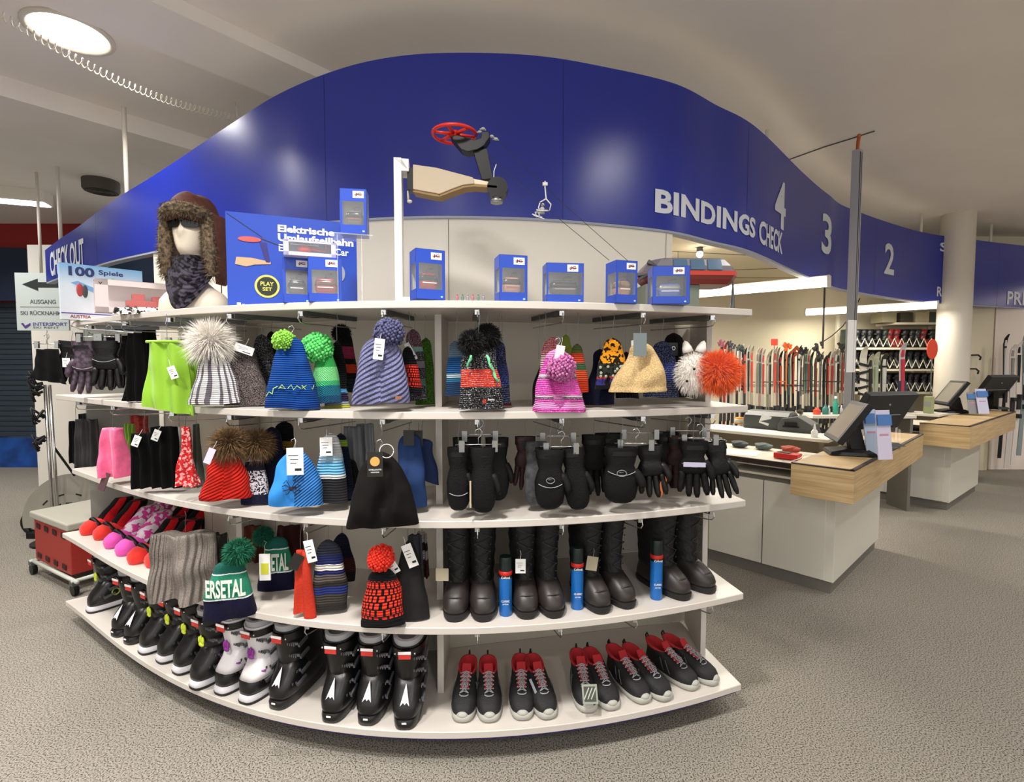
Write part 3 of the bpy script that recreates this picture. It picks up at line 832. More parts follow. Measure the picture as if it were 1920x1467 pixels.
WFUR = mat('fur_white', '#e8e2da', .9, sheen=.3); OFUR = mat('fur_orange', '#f0641a', .9, sheen=.3); BFUR = mat('fur_black', '#09090b', .9); BRFUR = mat('fur_raccoon', '#8a6a44', .9, var=.75, scale=90)
YG = mat('yarn_lime', '#8fd04a', .9, var=.4, scale=200); GRN = mat('yarn_bright_green', '#63dc72', .9, var=.3, scale=200); PUR = mat('yarn_violet_grey', '#54557c', .9, var=.3, scale=220)
T, w, h, s_ = hat('white and grey striped knit hat with a long white fur pompom', 405, 650, 757, 84, .0, K_STRIPE, pom=(-6, 116, 42, 'long'), pomm=WFUR, ribs=15, ribamp=.003, hem=.09, fold=.12)
hat('brown flecked knit hat hanging right behind the white fur pompom hat', 462, 645, 760, 78, .10, K_BROWN, tags=[(6, 104, 34, 15, PAPER, .35)], fold=.15)
hat('black hat with fine pale ribs behind the brown flecked hat', 494, 628, 748, 62, .19, K_BLKRIB, fold=.1)
hat('plain black hat in the depth behind the royal blue hat', 512, 622, 735, 46, .30, K_BLK, fold=.1)
T, w, h, s_ = hat('royal blue knit hat with yellow-green embroidered letters and lime pompom', 549, 632, 766, 94, .0, K_BLUE, pom=(-13, 126, 19, 'yarn'), pomm=YG, hem=.1, fold=.2, top=.38, skew=-.06)
b = MB(); yf = -w * .42 * .5 - .006
for k_, pts in enumerate([[(-42, 26), (-36, 34), (-30, 30), (-28, 40), (-20, 44)], [(-18, 40), (-12, 47), (-6, 40), (-15, 42)], [(-2, 40), (4, 47), (8, 38), (14, 45), (20, 40)], [(22, 46), (28, 38), (30, 46), (22, 40)], [(32, 36), (34, 46), (40, 38), (42, 46)]]):
    b.tube([(x * s_, yf + .02 * (abs(x) / 46) ** 2, z * s_ - .004) for x, z in pts], .0016, 5)
b.build('embroidery', mat('thread_lime', '#b8d96a', .8), T)
curl_hook(T, .0, h)
hat('green shaded knit hat with a big light green pompom beside the royal blue hat', 612, 648, 756, 62, .085, K_GREEN, pom=(-14, 103, 26, 'yarn'), pomm=GRN, fold=.1, top=.3)
hat('black hat ending in blue, violet and lime stripes behind the green pompom hat', 634, 640, 766, 44, .15, K_BLKST, fold=.1, hem=.07)
T, w, h, s_ = hat('black hat with crimson patch and orange band at the back of the bay', 650, 622, 735, 48, .28, K_REDBLK, pom=(-8, 110, 16, 'fur'), pomm=BFUR, fold=.1)
T, w, h, s_ = hat('chunky violet-grey cable knit hat with matching yarn pompom and white tag', 717, 632, 756, 106, .0, K_PURP, pom=(14, 130, 26, 'yarn'), pomm=PUR, fold=.25, top=.55, tags=[(-1, 100, 18, 38, PAPER, .12)], roundtop=.25)
MB().box((0, 0, 0), (.022, .003, .011)).build('leather_patch', mat('patch_tan', '#9a6246', .6), T, loc=(.30 * w, -.22 * w, .09 * h), rot=(0, 0, .35))
hat('black and red loop-knit hat behind the violet-grey cable hat', 768, 650, 742, 44, .12, K_REDDOT, fold=0)
hat('mixed grey and teal patterned hat second behind the violet-grey cable hat', 779, 618, 752, 46, .19, K_MULTI, fold=0, top=.5, tags=[(-6, 92, 10, 34, PAPER, -.5)])
hat('moss green hat at the back beside the divider panel', 798, 634, 758, 36, .26, K_OLIVE, fold=0, top=.5)
# right bay
hat('teal and grey striped hat peeping out behind the red-banded hat, divider side', 856, 640, 742, 44, .14, K_BLUGRY, fold=0, top=.5)
hat('navy and violet hat peeping out behind the red-banded hat, away from the divider', 936, 640, 756, 42, .16, K_NAVY, fold=0, top=.5)
hat('maroon hat low at the back behind the navy and violet hat', 940, 700, 765, 34, .28, mat('wool_maroon', '#5e1526', .9), fold=0, top=.5)
T, w, h, s_ = hat('black flecked hat second behind the red-banded hat, with round black fur pompom', 912, 640, 758, 64, .09, K_SPECK2, pom=(2, 126, 25, 'fur'), pomm=BFUR, fold=.1, top=.4)
T, w, h, s_ = hat('black flecked hat with a broad red band and black fur pompom', 898, 655, 767, 84, .0, K_SPECK, pom=(-14, 124, 24, 'fur'), pomm=BFUR, fold=.55, top=.62, roundtop=.2)
for sx in (-1, 1):
    b = MB(); pts = [(sx * (14 + q * (3 if sx > 0 else 2)) * s_ + .003 * math.sin(q * 2), -.5 * w * .42 - .004 - .003 * (q % 2), (100 - q * 7) * s_) for q in range(8 if sx > 0 else 4)]
    b.tube(pts, [.004 + .002 * (q % 2) for q in range(len(pts))], 7); b.build('braid', mat('yarn_mint', '#7fe0a0', .9, var=.6, scale=80), T, smooth=True)
text('woven_label', 'barts', .022, .008, mat('label_thread', '#d8d8d8', .8), T, .27 * w, -.24 * w, .17 * h, .02)
hat('slim red and grey knit hat hanging at a slant behind the magenta hat', 1021, 632, 750, 38, .10, K_ROSE, fold=0, lean=.5, top=.6)
hat('black hat low behind the red and grey hat', 1010, 665, 760, 30, .2, K_BLK, fold=0, lean=.5)
hat('olive hat at the back over the magenta hat', 1062, 628, 700, 36, .24, mat('wool_olive', '#6a7a22', .9), fold=0)
hat('orange and green striped hat behind the magenta hat', 1082, 645, 736, 40, .10, K_ORG, fold=0, top=.4)
T, w, h, s_ = hat('bright magenta striped knit hat with pink and white pompom', 1045, 655, 772, 98, .0, K_MAG, pom=(5, 82, 25, 'yarn'), pomm=mat('yarn_pink_mix', '#df7fc0', .9, var=.7, scale=260), fold=.55, top=.36, hem=.1, tags=[(0, 104, 16, 38, mat('tag_pale_pink', '#e6cfd6', .7), .18)])
curl_hook(T, .0, h)
hat('black hat low behind the yellow patterned hat', 1124, 655, 758, 62, .15, K_NVY, fold=.1)
T, w, h, s_ = hat('yellow, orange and black patterned hat beside the oatmeal hat', 1148, 634, 730, 70, .07, K_YEL, fold=.1, top=.34)
b = MB(); rg = random.Random(5)
for q in range(16): b.ball((rg.uniform(-.36, .36) * w, -.24 * w, rg.uniform(.2, .46) * h), (.006, .003, .006), 7, 5)
b.build('print_dots', mat('print_white_green', '#b9c6b4', .8, var=.6, scale=150), T)
hat('black hat ending in a red edge under the oatmeal hat', 1172, 660, 748, 44, .16, K_BLK, fold=0)
hat('blue-black hat hanging behind the oatmeal felt hat', 1240, 640, 745, 66, .13, K_NAVY, fold=0, top=.4)
hat('plain black hat deepest behind the oatmeal felt hat', 1262, 625, 745, 60, .22, K_BLK, fold=0, top=.5)
T, w, h, s_ = hat('oatmeal felt hat with a grey tag', 1200, 642, 734, 106, -.02, K_BEIGE, fold=.25, top=.3, hem=.06, tags=[(-7, 86, 24, 42, mat('tag_grey', '#6f7a7c', .7), .0)])
MB().box((-.02, .0, h - .004), (.028, .03, .02)).build('label_loop', PAPER, T)
# packaged mask beside it
p = hit(1254, 655, .12); T = thing('header_card', 'black and white printed header card of a packaged cap beside the oatmeal hat', 'package', p, face_yaw(p))
MB().box((0, 0, 0), (.075, .003, .055)).build('card', mat('card_black_print', '#1a1b26', .5, var=.0), T)
text('print', 'PRO', .04, .018, PAPER, T, .008, -.002, 0.004, .02); MB().box((-.024, -.002, .012), (.014, .001, .014)).build('print_patch', mat('print_lime', '#b6c928', .5), T)
# plush hat
p = hit(1303, 744, .02); s_ = p.y / FPX * 1.0
T = thing('plush_hat', 'white plush animal hat with pointed ear and huge orange fur pompom at the shelf end', 'hat', p, face_yaw(p, .7))
fur_tufts((-.005, 0, 45 * s_), 37 * s_, 12 * s_, 1800, 3, .0013, squash=(.95, .75, 1.12), inner=.85).build('head', WFUR, T)
for sx, r_ in ((-.55, -.3), (.35, .3)):
    b = MB(); b.lathe([(.0, .03), (.010, .022), (.019, 0), (.022, -.02)], 12); b.build('ear', WFUR, T, smooth=True, loc=(sx * 30 * s_, 0, 92 * s_), rot=(0, r_, 0))
for sx, sz in ((-8, 52), (-20, 30)): MB().ball((sx * s_, -.062, sz * s_), .0055).build('eye', BLACK, T, smooth=True)
MB().ball((-2 * s_, -.066, 40 * s_), (.007, .005, .005)).build('nose', mat('nose_pink', '#e29a96', .6), T, smooth=True)
fur_tufts((38 * s_, -.03, 47 * s_), 42 * s_, 24 * s_, 3600, 8, .0012, droop=.15, inner=.62).build('pompom', OFUR, T)
# lime neck warmers
LIME = mat('fleece_lime', '#86b526', .75, bump=.15, scale=30, sheen=.2)
def drape(label, name, cat, px, y0, y1, wpx, ins, m, topk=.75, d=.05, folds=3, group=None, mix=.55, yaw=0., clipd=False, seed=0, skew=0., open_=True):
    p = hit(px, y1, ins); t = (p - CAM).dot(Vector((0, CT, -ST))); h = (y1 - y0) * t / FPX; w = wpx * t / FPX
    T = thing(name, label, cat, p, face_yaw(p, mix) + yaw, group); b = MB(); rings = []; n = 64
    for i in range(20):
        v = i / 19; ring = []; hw = w / 2 * lerp(1., topk, v ** .8); hd = d / 2 * lerp(1., .5, v)
        for j in range(n):
            a = 2 * math.pi * j / n; ca, sa = math.cos(a), math.sin(a)
            x = math.copysign(abs(ca) ** .8, ca) * hw; y = sa * hd
            y += d * .24 * math.sin(x / w * math.pi * 2 * folds + seed + v * 1.6) * (1.1 - v * .4) + d * .2 * noise.noise(Vector((x * 15, v * 3, seed)))
            ring.append((x, y, v * h + skew * x * (1 - v) + .006 * noise.noise(Vector((x * 20, seed, 1)))))
        rings.append(ring)
    b.loft(rings, False, True); r0 = rings[0]
    b.loft([[(p_[0] * .9, p_[1] * .6, p_[2] + .03) for p_ in r0], [(p_[0] * .97, p_[1] * .85, p_[2]) for p_ in r0], r0], True, False)
    b.build('body', m, T, smooth=True); hang_up(T, 0, h)
    return T, w, h, t / FPX
T, w, h, s_ = drape('lime green fleece neck warmer with drawstring hanging foremost', 'neck_warmer', 'neck warmer', 318, 640, 770, 92, -.05, LIME, topk=.70, skew=-.22, seed=1)
hang_tag(T, .035 if w < .2 else .04, -.045, .55 * h, .030, .052, PAPER, roll=-.35)
MB().tube([(-w * .36, -.012, h * .985), (0, -.02, h * .99), (w * .36, -.012, h * .985)], .006, 8).build('seam', LIME, T, smooth=True)
T, w, h, s_ = drape('second lime green neck warmer half hidden behind the foremost one', 'neck_warmer', 'neck warmer', 362, 655, 765, 66, .07, LIME, topk=.6, seed=4)
MB().tube([(w * .1, -.03, h * .95), (w * .22, -.04, h * .7), (w * .28, -.04, h * .4), (w * .25, -.04, h * .15)], .002, 6).build('drawstring', LIME, T, smooth=True)
clip_hanger('clip hanger holding the lime neck warmers', 340, 640, 60, .0)
# the dark gloves on the left end of level 1
GG = None
for i, (lab, a) in enumerate([
    ('black glove with a white price tag next to the shelf end', (128, 640, 725, 42, .10, True, GL, 1, 0, .6, None, .1)),
    ('black glove with mauve and grey panels', (163, 640, 745, 44, .0, True, mat('glove_mauve', '#5a4658', .5, var=.85, scale=60), -1, 0, .6, .5, .0)),
    ('shiny black glove between the mauve one and the long dark hood', (203, 640, 738, 50, .02, True, GL2, 1, 0, .6, .6, .0)),
    ('black glove deep behind the shiny black one', (225, 630, 735, 40, .16, True, GL, -1, 0, .6, None, .0)),
    ('black glove deep behind the mauve one', (168, 625, 730, 40, .15, True, GL, 1, 0, .6, None, .0)),
    ('black glove deepest in the bay over the shelf end', (185, 622, 725, 40, .24, True, GL, 1, 0, .6, None, .0)),
]):
    glove(lab, a[0], a[1], a[2], a[3], a[4], a[5], a[6], a[7], a[8], a[9], a[10], a[11])
drape('black cloth mitten cover hanging foremost past the shelf end', 'hood', 'hood', 92, 655, 715, 62, .02, mat('fleece_black2', '#0a0a0b', .9, spec=.15), topk=.55, seed=21, skew=-.2)
T, w, h, s_ = drape('long black fleece hood beside the lime neck warmers', 'hood', 'hood', 258, 625, 752, 50, .02, mat('fleece_black', '#070708', .95, spec=.15), topk=.45, seed=2)
drape('black cloth cap hanging behind the long fleece hood', 'hood', 'hood', 283, 620, 735, 44, .16, mat('fleece_black', '#070708', .95, spec=.15), topk=.5, seed=3)
p = hit(124, 680, .0); hang_tag(None, p.x, p.y, p.z, .04, .05, PAPER, yaw=face_yaw(p)); tag(bpy.data.objects['hang_tag'] if 'hang_tag' in bpy.data.objects and bpy.data.objects['hang_tag'].parent is None else [o for o in COL.objects if o.name.startswith('hang_tag') and o.parent is None][-1], 'white price tag hanging beside the black glove at the shelf end', 'price tag')
for px, py, wq, ins, lab in ((88, 645, 44, .02, 'clip hanger over the glove past the shelf end'), (165, 632, 40, .0, 'clip hanger over the mauve panelled glove'), (205, 632, 42, .03, 'clip hanger over the shiny black glove')):
    clip_hanger(lab, px, py, wq, ins)
# the loop of a white coat hanger at the shelf end
p = hit(190, 606, .0); q = hit(135, 622, .0)
b = MB(); b.tube([hit(x, y, .0) for x, y in ((250, 624), (200, 620), (150, 617), (134, 610), (140, 603), (160, 601), (240, 606))], .0035, 7)
tag(b.build('wire_rail', mat('wire_white', '#c9c9c9', .3, .6), smooth=True), 'bent white wire rail jutting out over the black gloves at the shelf end', 'rail')

# ---------------------------------------------------------------- level 2, left and middle bays
FLB = mat('fleece_black', '#070708', .95, spec=.15)
drape('black glove liner hanging lowest at the dark end of the second row', 'glove_liner', 'glove', 146, 790, 868, 26, .08, FLB, topk=.8, seed=5)
drape('black pouch bag next to the pink scarf', 'pouch', 'pouch', 166, 786, 878, 44, .08, mat('pouch_black', '#161416', .7), topk=.85, seed=6)
drape('black cloth deep behind the black pouch', 'neck_warmer', 'neck warmer', 176, 775, 855, 52, .2, FLB, topk=.9, seed=7)
PINK = mat('satin_pink', '#e8608e', .42, var=.25, scale=30, sheen=.3)
T, w, h, s_ = drape('shiny pink printed tube scarf', 'tube_scarf', 'scarf', 216, 802, 893, 62, .0, PINK, topk=.55, d=.08, folds=2, seed=8)
MB().box((-.2 * w, -.03, -.02), (.03, .004, .09), Matrix.Rotation(.35, 3, 'Y')).build('care_tag', mat('tag_dark_pink', '#5b3b44', .6), T)
drape('red cord bundle hanging high at the back of the second row', 'cord_bundle', 'cord', 262, 780, 822, 40, .24, mat('cord_red', '#a5281c', .6, var=.6, scale=60), topk=.8, seed=9)
drape('lime strap hanging at the back between pink scarf and black neck warmers', 'strap', 'strap', 246, 795, 845, 18, .14, mat('strap_lime', '#7fae3a', .6), topk=.8, seed=9)
for px, a_, w_, i_, lab in ((275, 812, 54, .0, 'black neck warmer with white tag beside the pink scarf'), (312, 800, 56, .05, 'black neck warmer with white tag beside the red bandana')):
    T, w, h, s_ = drape(lab, 'neck_warmer', 'neck warmer', px, a_, 914, w_, i_, FLB, topk=.8, seed=px)
    hang_tag(T, -.1 * w, -.04, .88 * h, .03, .05, PAPER, roll=.4)
drape('white sheet of card deep behind the black neck warmers', 'card', 'card', 338, 800, 860, 14, .18, PAPER, topk=.9, seed=1, d=.02)
BAND = mat('bandana_red', '#cf2a26', .7, var=0.); 
K_BAND = knit('print_bandana', [(0, '#c8262a')], 'fuzz', speck='#e9b0ac', amt=.35, fs=80)
T, w, h, s_ = drape('red paisley bandana with white print', 'bandana', 'bandana', 352, 800, 910, 44, .0, K_BAND, topk=.25, seed=11)
drape('grey-green cloth edge beside the red bandana', 'tube_scarf', 'scarf', 372, 795, 912, 18, .06, mat('cloth_greygreen', '#515a50', .8), topk=.5, seed=12)
K_RED = knit('yarn_red_cables', [(0, '#b01a10'), (.12, '#bb2015')], 'cable', n=16)
T, w, h, s_ = hat('red cable knit hat with raccoon fur pompom', 425, 832, 934, 86, .0, K_RED, pom=(8, 102, 34, 'long'), pomm=BRFUR, hem=.12, fold=.2, top=.4)
hang_tag(T, -.02, -.10, h * .86, .026, .062, mat('tag_violet', '#cfc9e6', .6), roll=.4)
K_WB = knit('yarn_white_navy', [(0, '#121a38'), (.16, '#c9c4cc'), (.55, '#1a1a24'), (.7, '#bdb9c4')], 'fuzz', speck='#15151f', amt=.4, fs=150)
T, w, h, s_ = hat('white and navy flecked hat with fur pompom behind the red cable hat', 481, 830, 945, 52, .08, K_WB, pom=(4, 112, 30, 'long'), pomm=BRFUR, fold=.1)
hat('navy hat behind the white and navy flecked hat', 512, 800, 945, 50, .15, K_NVY, fold=.1, top=.6)
hat('black hat with ochre patch at the back beside the navy hat', 535, 790, 905, 50, .24, knit('yarn_black_ochre', [(0, BK), (.55, '#8a6a1c'), (.68, BK)], 'rows'), fold=0, top=.6)
K_SPI = knit('print_blue_diagonals', [(0, '#1f78c8')], 'fuzz')
def spider_mat():
    m, N, L, P = _new('blue_hat_diagonal_print'); P.inputs['Roughness'].default_value = .8
    tc = N.new('ShaderNodeTexCoord'); sp = N.new('ShaderNodeSeparateXYZ'); L.new(tc.outputs['Object'], sp.inputs[0])
    a = N.new('ShaderNodeMath'); a.operation = 'MULTIPLY_ADD'; a.inputs[1].default_value = -.8; L.new(sp.outputs['X'], a.inputs[0]); L.new(sp.outputs['Z'], a.inputs[2])
    s = N.new('ShaderNodeMath'); s.operation = 'MULTIPLY'; s.inputs[1].default_value = 520; L.new(a.outputs[0], s.inputs[0])
    q = N.new('ShaderNodeMath'); q.operation = 'SINE'; L.new(s.outputs[0], q.inputs[0])
    g = N.new('ShaderNodeMath'); g.operation = 'GREATER_THAN'; g.inputs[1].default_value = .25; L.new(q.outputs[0], g.inputs[0])
    x = N.new('ShaderNodeMath'); x.operation = 'GREATER_THAN'; x.inputs[1].default_value = .0; L.new(sp.outputs['X'], x.inputs[0])
    k = N.new('ShaderNodeMath'); k.operation = 'MULTIPLY'; L.new(g.outputs[0], k.inputs[0]); L.new(x.outputs[0], k.inputs[1])
    mx = N.new('ShaderNodeMixRGB'); mx.inputs['Color1'].default_value = rgb('#2683d4'); mx.inputs['Color2'].default_value = rgb('#0c1440'); L.new(k.outputs[0], mx.inputs['Fac']); L.new(mx.outputs['Color'], P.inputs['Base Color'])
    return m
T, w, h, s_ = hat('bright blue hat with navy diagonal stripes and a printed spider', 556, 842, 946, 98, .0, spider_mat(), fold=.12, top=.45, roundtop=.3, tags=[(6, 86, 29, 50)])
b = MB(); yf = -w * .25; cx, cz = -.004, .34 * h
b.ball((cx, yf, cz), (.010, .004, .008)); b.ball((cx + .012, yf, cz + .006), (.006, .004, .005))
for sx in (-1, 1):
    for q, (dx, dz) in enumerate(((.028, .030), (.034, .012), (.032, -.012), (.022, -.028))):
        b.tube([(cx, yf - .002, cz), (cx + sx * dx * .6, yf - .003, cz + dz * .9 + .006), (cx + sx * dx, yf + .004, cz + dz * .7)], .0016, 5)
b.build('spider_print', mat('print_navy', '#0a0e2c', .7), T)
curl_hook(T, -.006, h)
K_WLB = knit('yarn_white_skyblue', [(0, '#26262a'), (.36, '#cdd3d6'), (.42, '#6aaed8'), (.60, '#a9c8dc'), (.68, '#c9cdd0')], 'rows', n=26)
hat('white hat with sky blue band and dark grey rim', 622, 812, 942, 60, .09, K_WLB, fold=.1, top=.5, tags=[(-4, 108, 22, 34)])
hat('navy hat with lime edge behind the white and sky blue hat', 642, 812, 935, 40, .16, knit('yarn_navy_lime', [(0, '#12182e'), (.8, '#86a83a'), (.9, '#12182e')], 'rows'), fold=0, top=.5)
drape('grey felt scarf folded at the back of the middle bay', 'scarf', 'scarf', 662, 800, 905, 46, .24, mat('felt_grey', '#6e7076', .9), topk=.7, seed=14)
drape('paler grey scarf hanging beside the black jersey hat', 'scarf', 'scarf', 686, 795, 885, 40, .30, mat('felt_grey_pale', '#84868c', .9), topk=.8, seed=15)
hat('black hat low at the back between the white and the black jersey hat', 655, 860, 938, 40, .2, K_BLK, fold=0, top=.7)
NB = mat('jersey_blue', '#0d2f60', .85); NB2 = mat('jersey_navy_flat', '#0a2450', .85)
T, w, h, s_ = hat('navy jersey hat in blue behind the large black jersey hat', 770, 812, 950, 60, .10, NB, fold=.1, top=.6)
hang_tag(T, .0, -.045, .96 * h, .04, .06, mat('tag_black', '#17130f', .5))
T, w, h, s_ = hat('navy jersey hat tilted against the divider panel', 792, 822, 898, 62, .17, NB2, fold=.1, top=.6, skew=-.4)
hang_tag(T, -.01, -.05, 1.05 * h, .034, .062, mat('tag_black', '#17130f', .5))
T, w, h, s_ = hat('large plain black jersey hat with black tag and orange emblem', 717, 846, 984, 132, -.04, mat('jersey_black', '#0d0a09', .9, spec=.2), fold=.3, top=.42, roundtop=.3, n=96)
tg = hang_tag(T, -.004, -.13 * 1, .92 * h, .052, .085, mat('tag_black', '#17130f', .5))
MB().lathe([(.0, .0), (.016, .0), (.016, .002), (0, .002)], 24).build('emblem', mat('emblem_orange', '#d9a052', .5), tg, rot=(math.pi / 2, 0, 0), loc=(0, -.0008, .01))
text('print', 'CHILLOUTS', .042, .005, PAPER, tg, 0, -.0012, -.018, .02); text('print', 'HEADWEAR', .028, .004, PAPER, tg, 0, -.0012, -.027, .02)
b = MB(); b.tube([(.028 + .024 * math.cos(a), -.075, h + .014 + .024 * math.sin(a)) for a in np.linspace(0, 6.283, 25)], .0016, 6); b.build('ring', PAPER, T, smooth=True)
curl_hook(T, .0, h + .01, -.05)
# ---------------------------------------------------------------- level 2, right bay: gloves on clip hangers
for lab, a in [
    ('black mitten with curved grey piping nearest the divider panel', dict(px=860, y0=838, y1=957, wpx=44, ins=.03, fingers=False, trim=.25)),
    ('plain black mitten with a cream side panel under the first clip hanger', dict(px=906, y0=838, y1=961, wpx=50, ins=.0, fingers=False, side=1)),
    ('black mitten second behind the first clip hanger, divider side', dict(px=876, y0=820, y1=940, wpx=56, ins=.12, fingers=False)),
    ('black mitten second behind the first clip hanger, far side', dict(px=932, y0=820, y1=938, wpx=46, ins=.12, fingers=False)),
    ('grey and black glove hanging behind the crest mitten', dict(px=1004, y0=828, y1=948, wpx=44, ins=.10, m=mat('glove_grey', '#46474a', .6, var=.7, scale=40), fingers=False)),
    ('black and red patterned glove second behind the crest mitten', dict(px=985, y0=818, y1=925, wpx=42, ins=.18, m=mat('glove_red_black', '#3a0f10', .6, var=.9, scale=60), fingers=True)),
    ('black mitten with white arc and round crest', dict(px=1031, y0=842, y1=954, wpx=58, ins=.0, fingers=False, trim=.38, emblem=.50)),
    ('plain black glove beside the crest mitten, tips turned outward', dict(px=1086, y0=838, y1=955, wpx=48, ins=.0, fingers=False, roll=-.12)),
    ('black glove with a blue glint behind the plain black one', dict(px=1112, y0=815, y1=935, wpx=48, ins=.16, fingers=True)),
    ('black padded mitten with white wing emblem', dict(px=1163, y0=838, y1=943, wpx=66, ins=.0, fingers=False, trim=.52, emblem=.56)),
    ('black glove deep behind the wing emblem mitten', dict(px=1140, y0=812, y1=930, wpx=54, ins=.18, fingers=True)),
    ('black five-finger glove with fingers spread beside the wing emblem mitten', dict(px=1226, y0=835, y1=938, wpx=52, ins=.02, fingers=True, m=GL2, roll=-.1)),
    ('black glove deep behind the spread five-finger glove', dict(px=1250, y0=810, y1=920, wpx=50, ins=.16, fingers=True)),
    ('black five-finger glove with a white cuff edge near the side panel', dict(px=1298, y0=826, y1=938, wpx=56, ins=.0, fingers=True, trim=.58, m=GL)),
    ('black and red glove behind the white-edged one', dict(px=1272, y0=815, y1=922, wpx=48, ins=.12, fingers=True, m=mat('glove_red_black', '#3a0f10', .6, var=.9, scale=60))),
    ('long black five-finger glove hanging outside the side panel', dict(px=1362, y0=826, y1=940, wpx=46, ins=-.03, fingers=True, m=GL2, roll=-.22)),
]:
    T, w, h = glove(lab, **a)
    if 'white cuff edge' in lab:
        b = MB(); b.box((0, -w * .24, h * .62), (w * .7, .004, .018)); b.build('cuff_patch', mat('patch_lilac', '#b9b6cc', .6), T)
    if 'cream side' in lab:
        MB().box((-w * .47, -.2 * w, h * .3), (.006, .01, h * .4)).build('side_panel', mat('panel_cream', '#b8a68c', .6), T)
    if 'crest mitten under' in lab: pass
for px, py, wq, ins in ((897, 834, 86, .0), (900, 815, 80, .1), (1052, 838, 78, .0), (1046, 818, 80, .12), (1192, 832, 80, .0), (1200, 812, 84, .14), (1312, 822, 80, .0), (1290, 808, 80, .1)):
    deep = ins > .05
    clip_hanger('chrome clip hanger %s, %s' % ('at the back' if deep else 'in front', {897: 'holding the two mittens by the divider', 900: 'behind the two mittens by the divider', 1052: 'over the crest mitten', 1046: 'behind the crest mitten', 1192: 'over the wing emblem mitten', 1200: 'behind the wing emblem mitten', 1312: 'at the side panel', 1290: 'near the side panel'}[px]), px, py, wq, ins)
p = hit(1242, 910, .0); o = hang_tag(None, p.x, p.y, p.z, .022, .10, mat('tag_orange', '#b8622c', .6), roll=.3, bars=False); tag(o, 'orange and white tag dangling below the spread five-finger glove', 'price tag')
p = hit(1334, 895, .0); o = hang_tag(None, p.x, p.y, p.z, .024, .075, PAPER, yaw=.3); tag(o, 'white and blue tag dangling beside the side panel', 'price tag')
# ---------------------------------------------------------------- level 3: padded slippers, scarf, hats, snow boots
def toe_at(px, py, lv, yaw=0., mix=0.):
    p = PZ(px, py, SH[lv]); n = normal(p.x)
    c = (CAM - p); c.z = 0; c.normalize(); v = n * (1 - mix) + c * mix
    return p, math.atan2(v.x, -v.y) + yaw
def strokes(pts3, name, m, par, r=.0012):
    b = MB()
    for s in pts3: b.tube(s, r, 4)
    return b.build(name, m, par)
def slipper(label, px, py, c1, c2, yaw=0.):
    p, rz = toe_at(px, py, 1, yaw, .1)
    T = thing('padded_slipper', label, 'slipper', p, rz, 'padded slippers lined up on the fourth board')
    foot_mesh([(0, .0, .20, .040), (.012, -.004, .205, .050), (.03, -.008, .20, .055), (.05, -.002, .16, .053), (.070, .020, .13, .042), (.080, .045, .11, .024)], fore=.2).build('toe', c1, T, smooth=True)
    foot_mesh([(.0, .085, .225, .040), (.05, .075, .228, .047), (.08, .085, .235, .047), (.11, .110, .248, .046), (.14, .145, .262, .044), (.17, .17, .272, .043), (.18, .18, .268, .034)]).build('shaft', c2, T, smooth=True)
    b = MB(); b.tube([(x, .075 - .02 * math.cos(x * 30) + .0, .035 + .048 * math.cos(x * 28)) for x in np.linspace(-.05, .05, 12)], .013, 8); b.build('band', BLACK, T, smooth=True)
    strokes([[(x - .006, .056, .076 - abs(x) * .5), (x, .060, .088 - abs(x) * .5), (x + .006, .054, .076 - abs(x) * .5)] for x in (-.026, -.012, .002, .016, .028)], 'print', PAPER, T)
    return T
RF = mat('fleece_red', '#d9261a', .85, bump=.25, scale=60, sheen=.2); PF = mat('fleece_pink', '#d84aa8', .85, bump=.25, scale=60, sheen=.2)
BR = mat('slipper_black_red', '#2a0808', .7, var=.0); 
K_BR = knit('slipper_shaft_black_red', [(0, '#0e0c0e')], 'fuzz', vert=['#b3141c', '#0c0a0c', 3, -.3])
K_PW = knit('slipper_shaft_pink_white', [(0, '#d9cdd6')], 'fuzz', speck='#c8408e', amt=.5, fs=35)
K_RD = mat('slipper_shaft_red', '#6e0d12', .7)
for lab, px, py, c, d in (
    ('red fleece slipper standing outermost at the shelf end', 153, 1005, RF, K_BR), ('red fleece slipper second from the shelf end', 178, 1014, RF, K_BR),
    ('magenta fleece slipper beside the second red one', 198, 1030, PF, K_PW), ('magenta fleece slipper in front of the pink and white shaft', 220, 1044, PF, K_PW),
    ('red fleece slipper beside the second magenta one', 243, 1060, RF, K_BR), ('red fleece slipper nearest the ribbed grey scarf', 276, 1066, RF, K_BR)):
    slipper(lab, px, py, c, d)
for lab, px, py, c, d in (('red slipper in the back row behind the outermost red pair', 190, 985, RF, K_BR), ('pink patterned slipper in the back row', 240, 1000, PF, K_PW), ('black and red slipper in the back row', 285, 1010, RF, K_BR), ('black and red slipper in the back row beside the divider', 322, 1012, RF, K_BR)):
    slipper(lab, px, py, c, d)
K_SC = knit('scarf_taupe_ribs', [(0, '#6f6660')], 'ribs', n=42, speck='#8d847c', amt=.45)
T, w, h, s_ = drape('big taupe ribbed loop scarf hung over a wire hook', 'loop_scarf', 'scarf', 352, 998, 1118, 122, -.03, K_SC, topk=.92, d=.13, folds=2, seed=16, skew=-.06)
drape('back fold of darker ribbed cloth behind the taupe scarf', 'loop_scarf', 'scarf', 402, 1000, 1105, 52, .10, knit('scarf_dark_ribs', [(0, '#3f3c36')], 'ribs', n=22), topk=.9, d=.08, seed=17)
K_RS = knit('hat_green_navy', [(0, '#12102c'), (.36, '#e8e8ea'), (.385, '#2a8064'), (.78, '#e8e8ea'), (.80, '#1d5a50')], 'fuzz')
GP = mat('yarn_bottle_green', '#0f7050', .9, var=.5, scale=200)
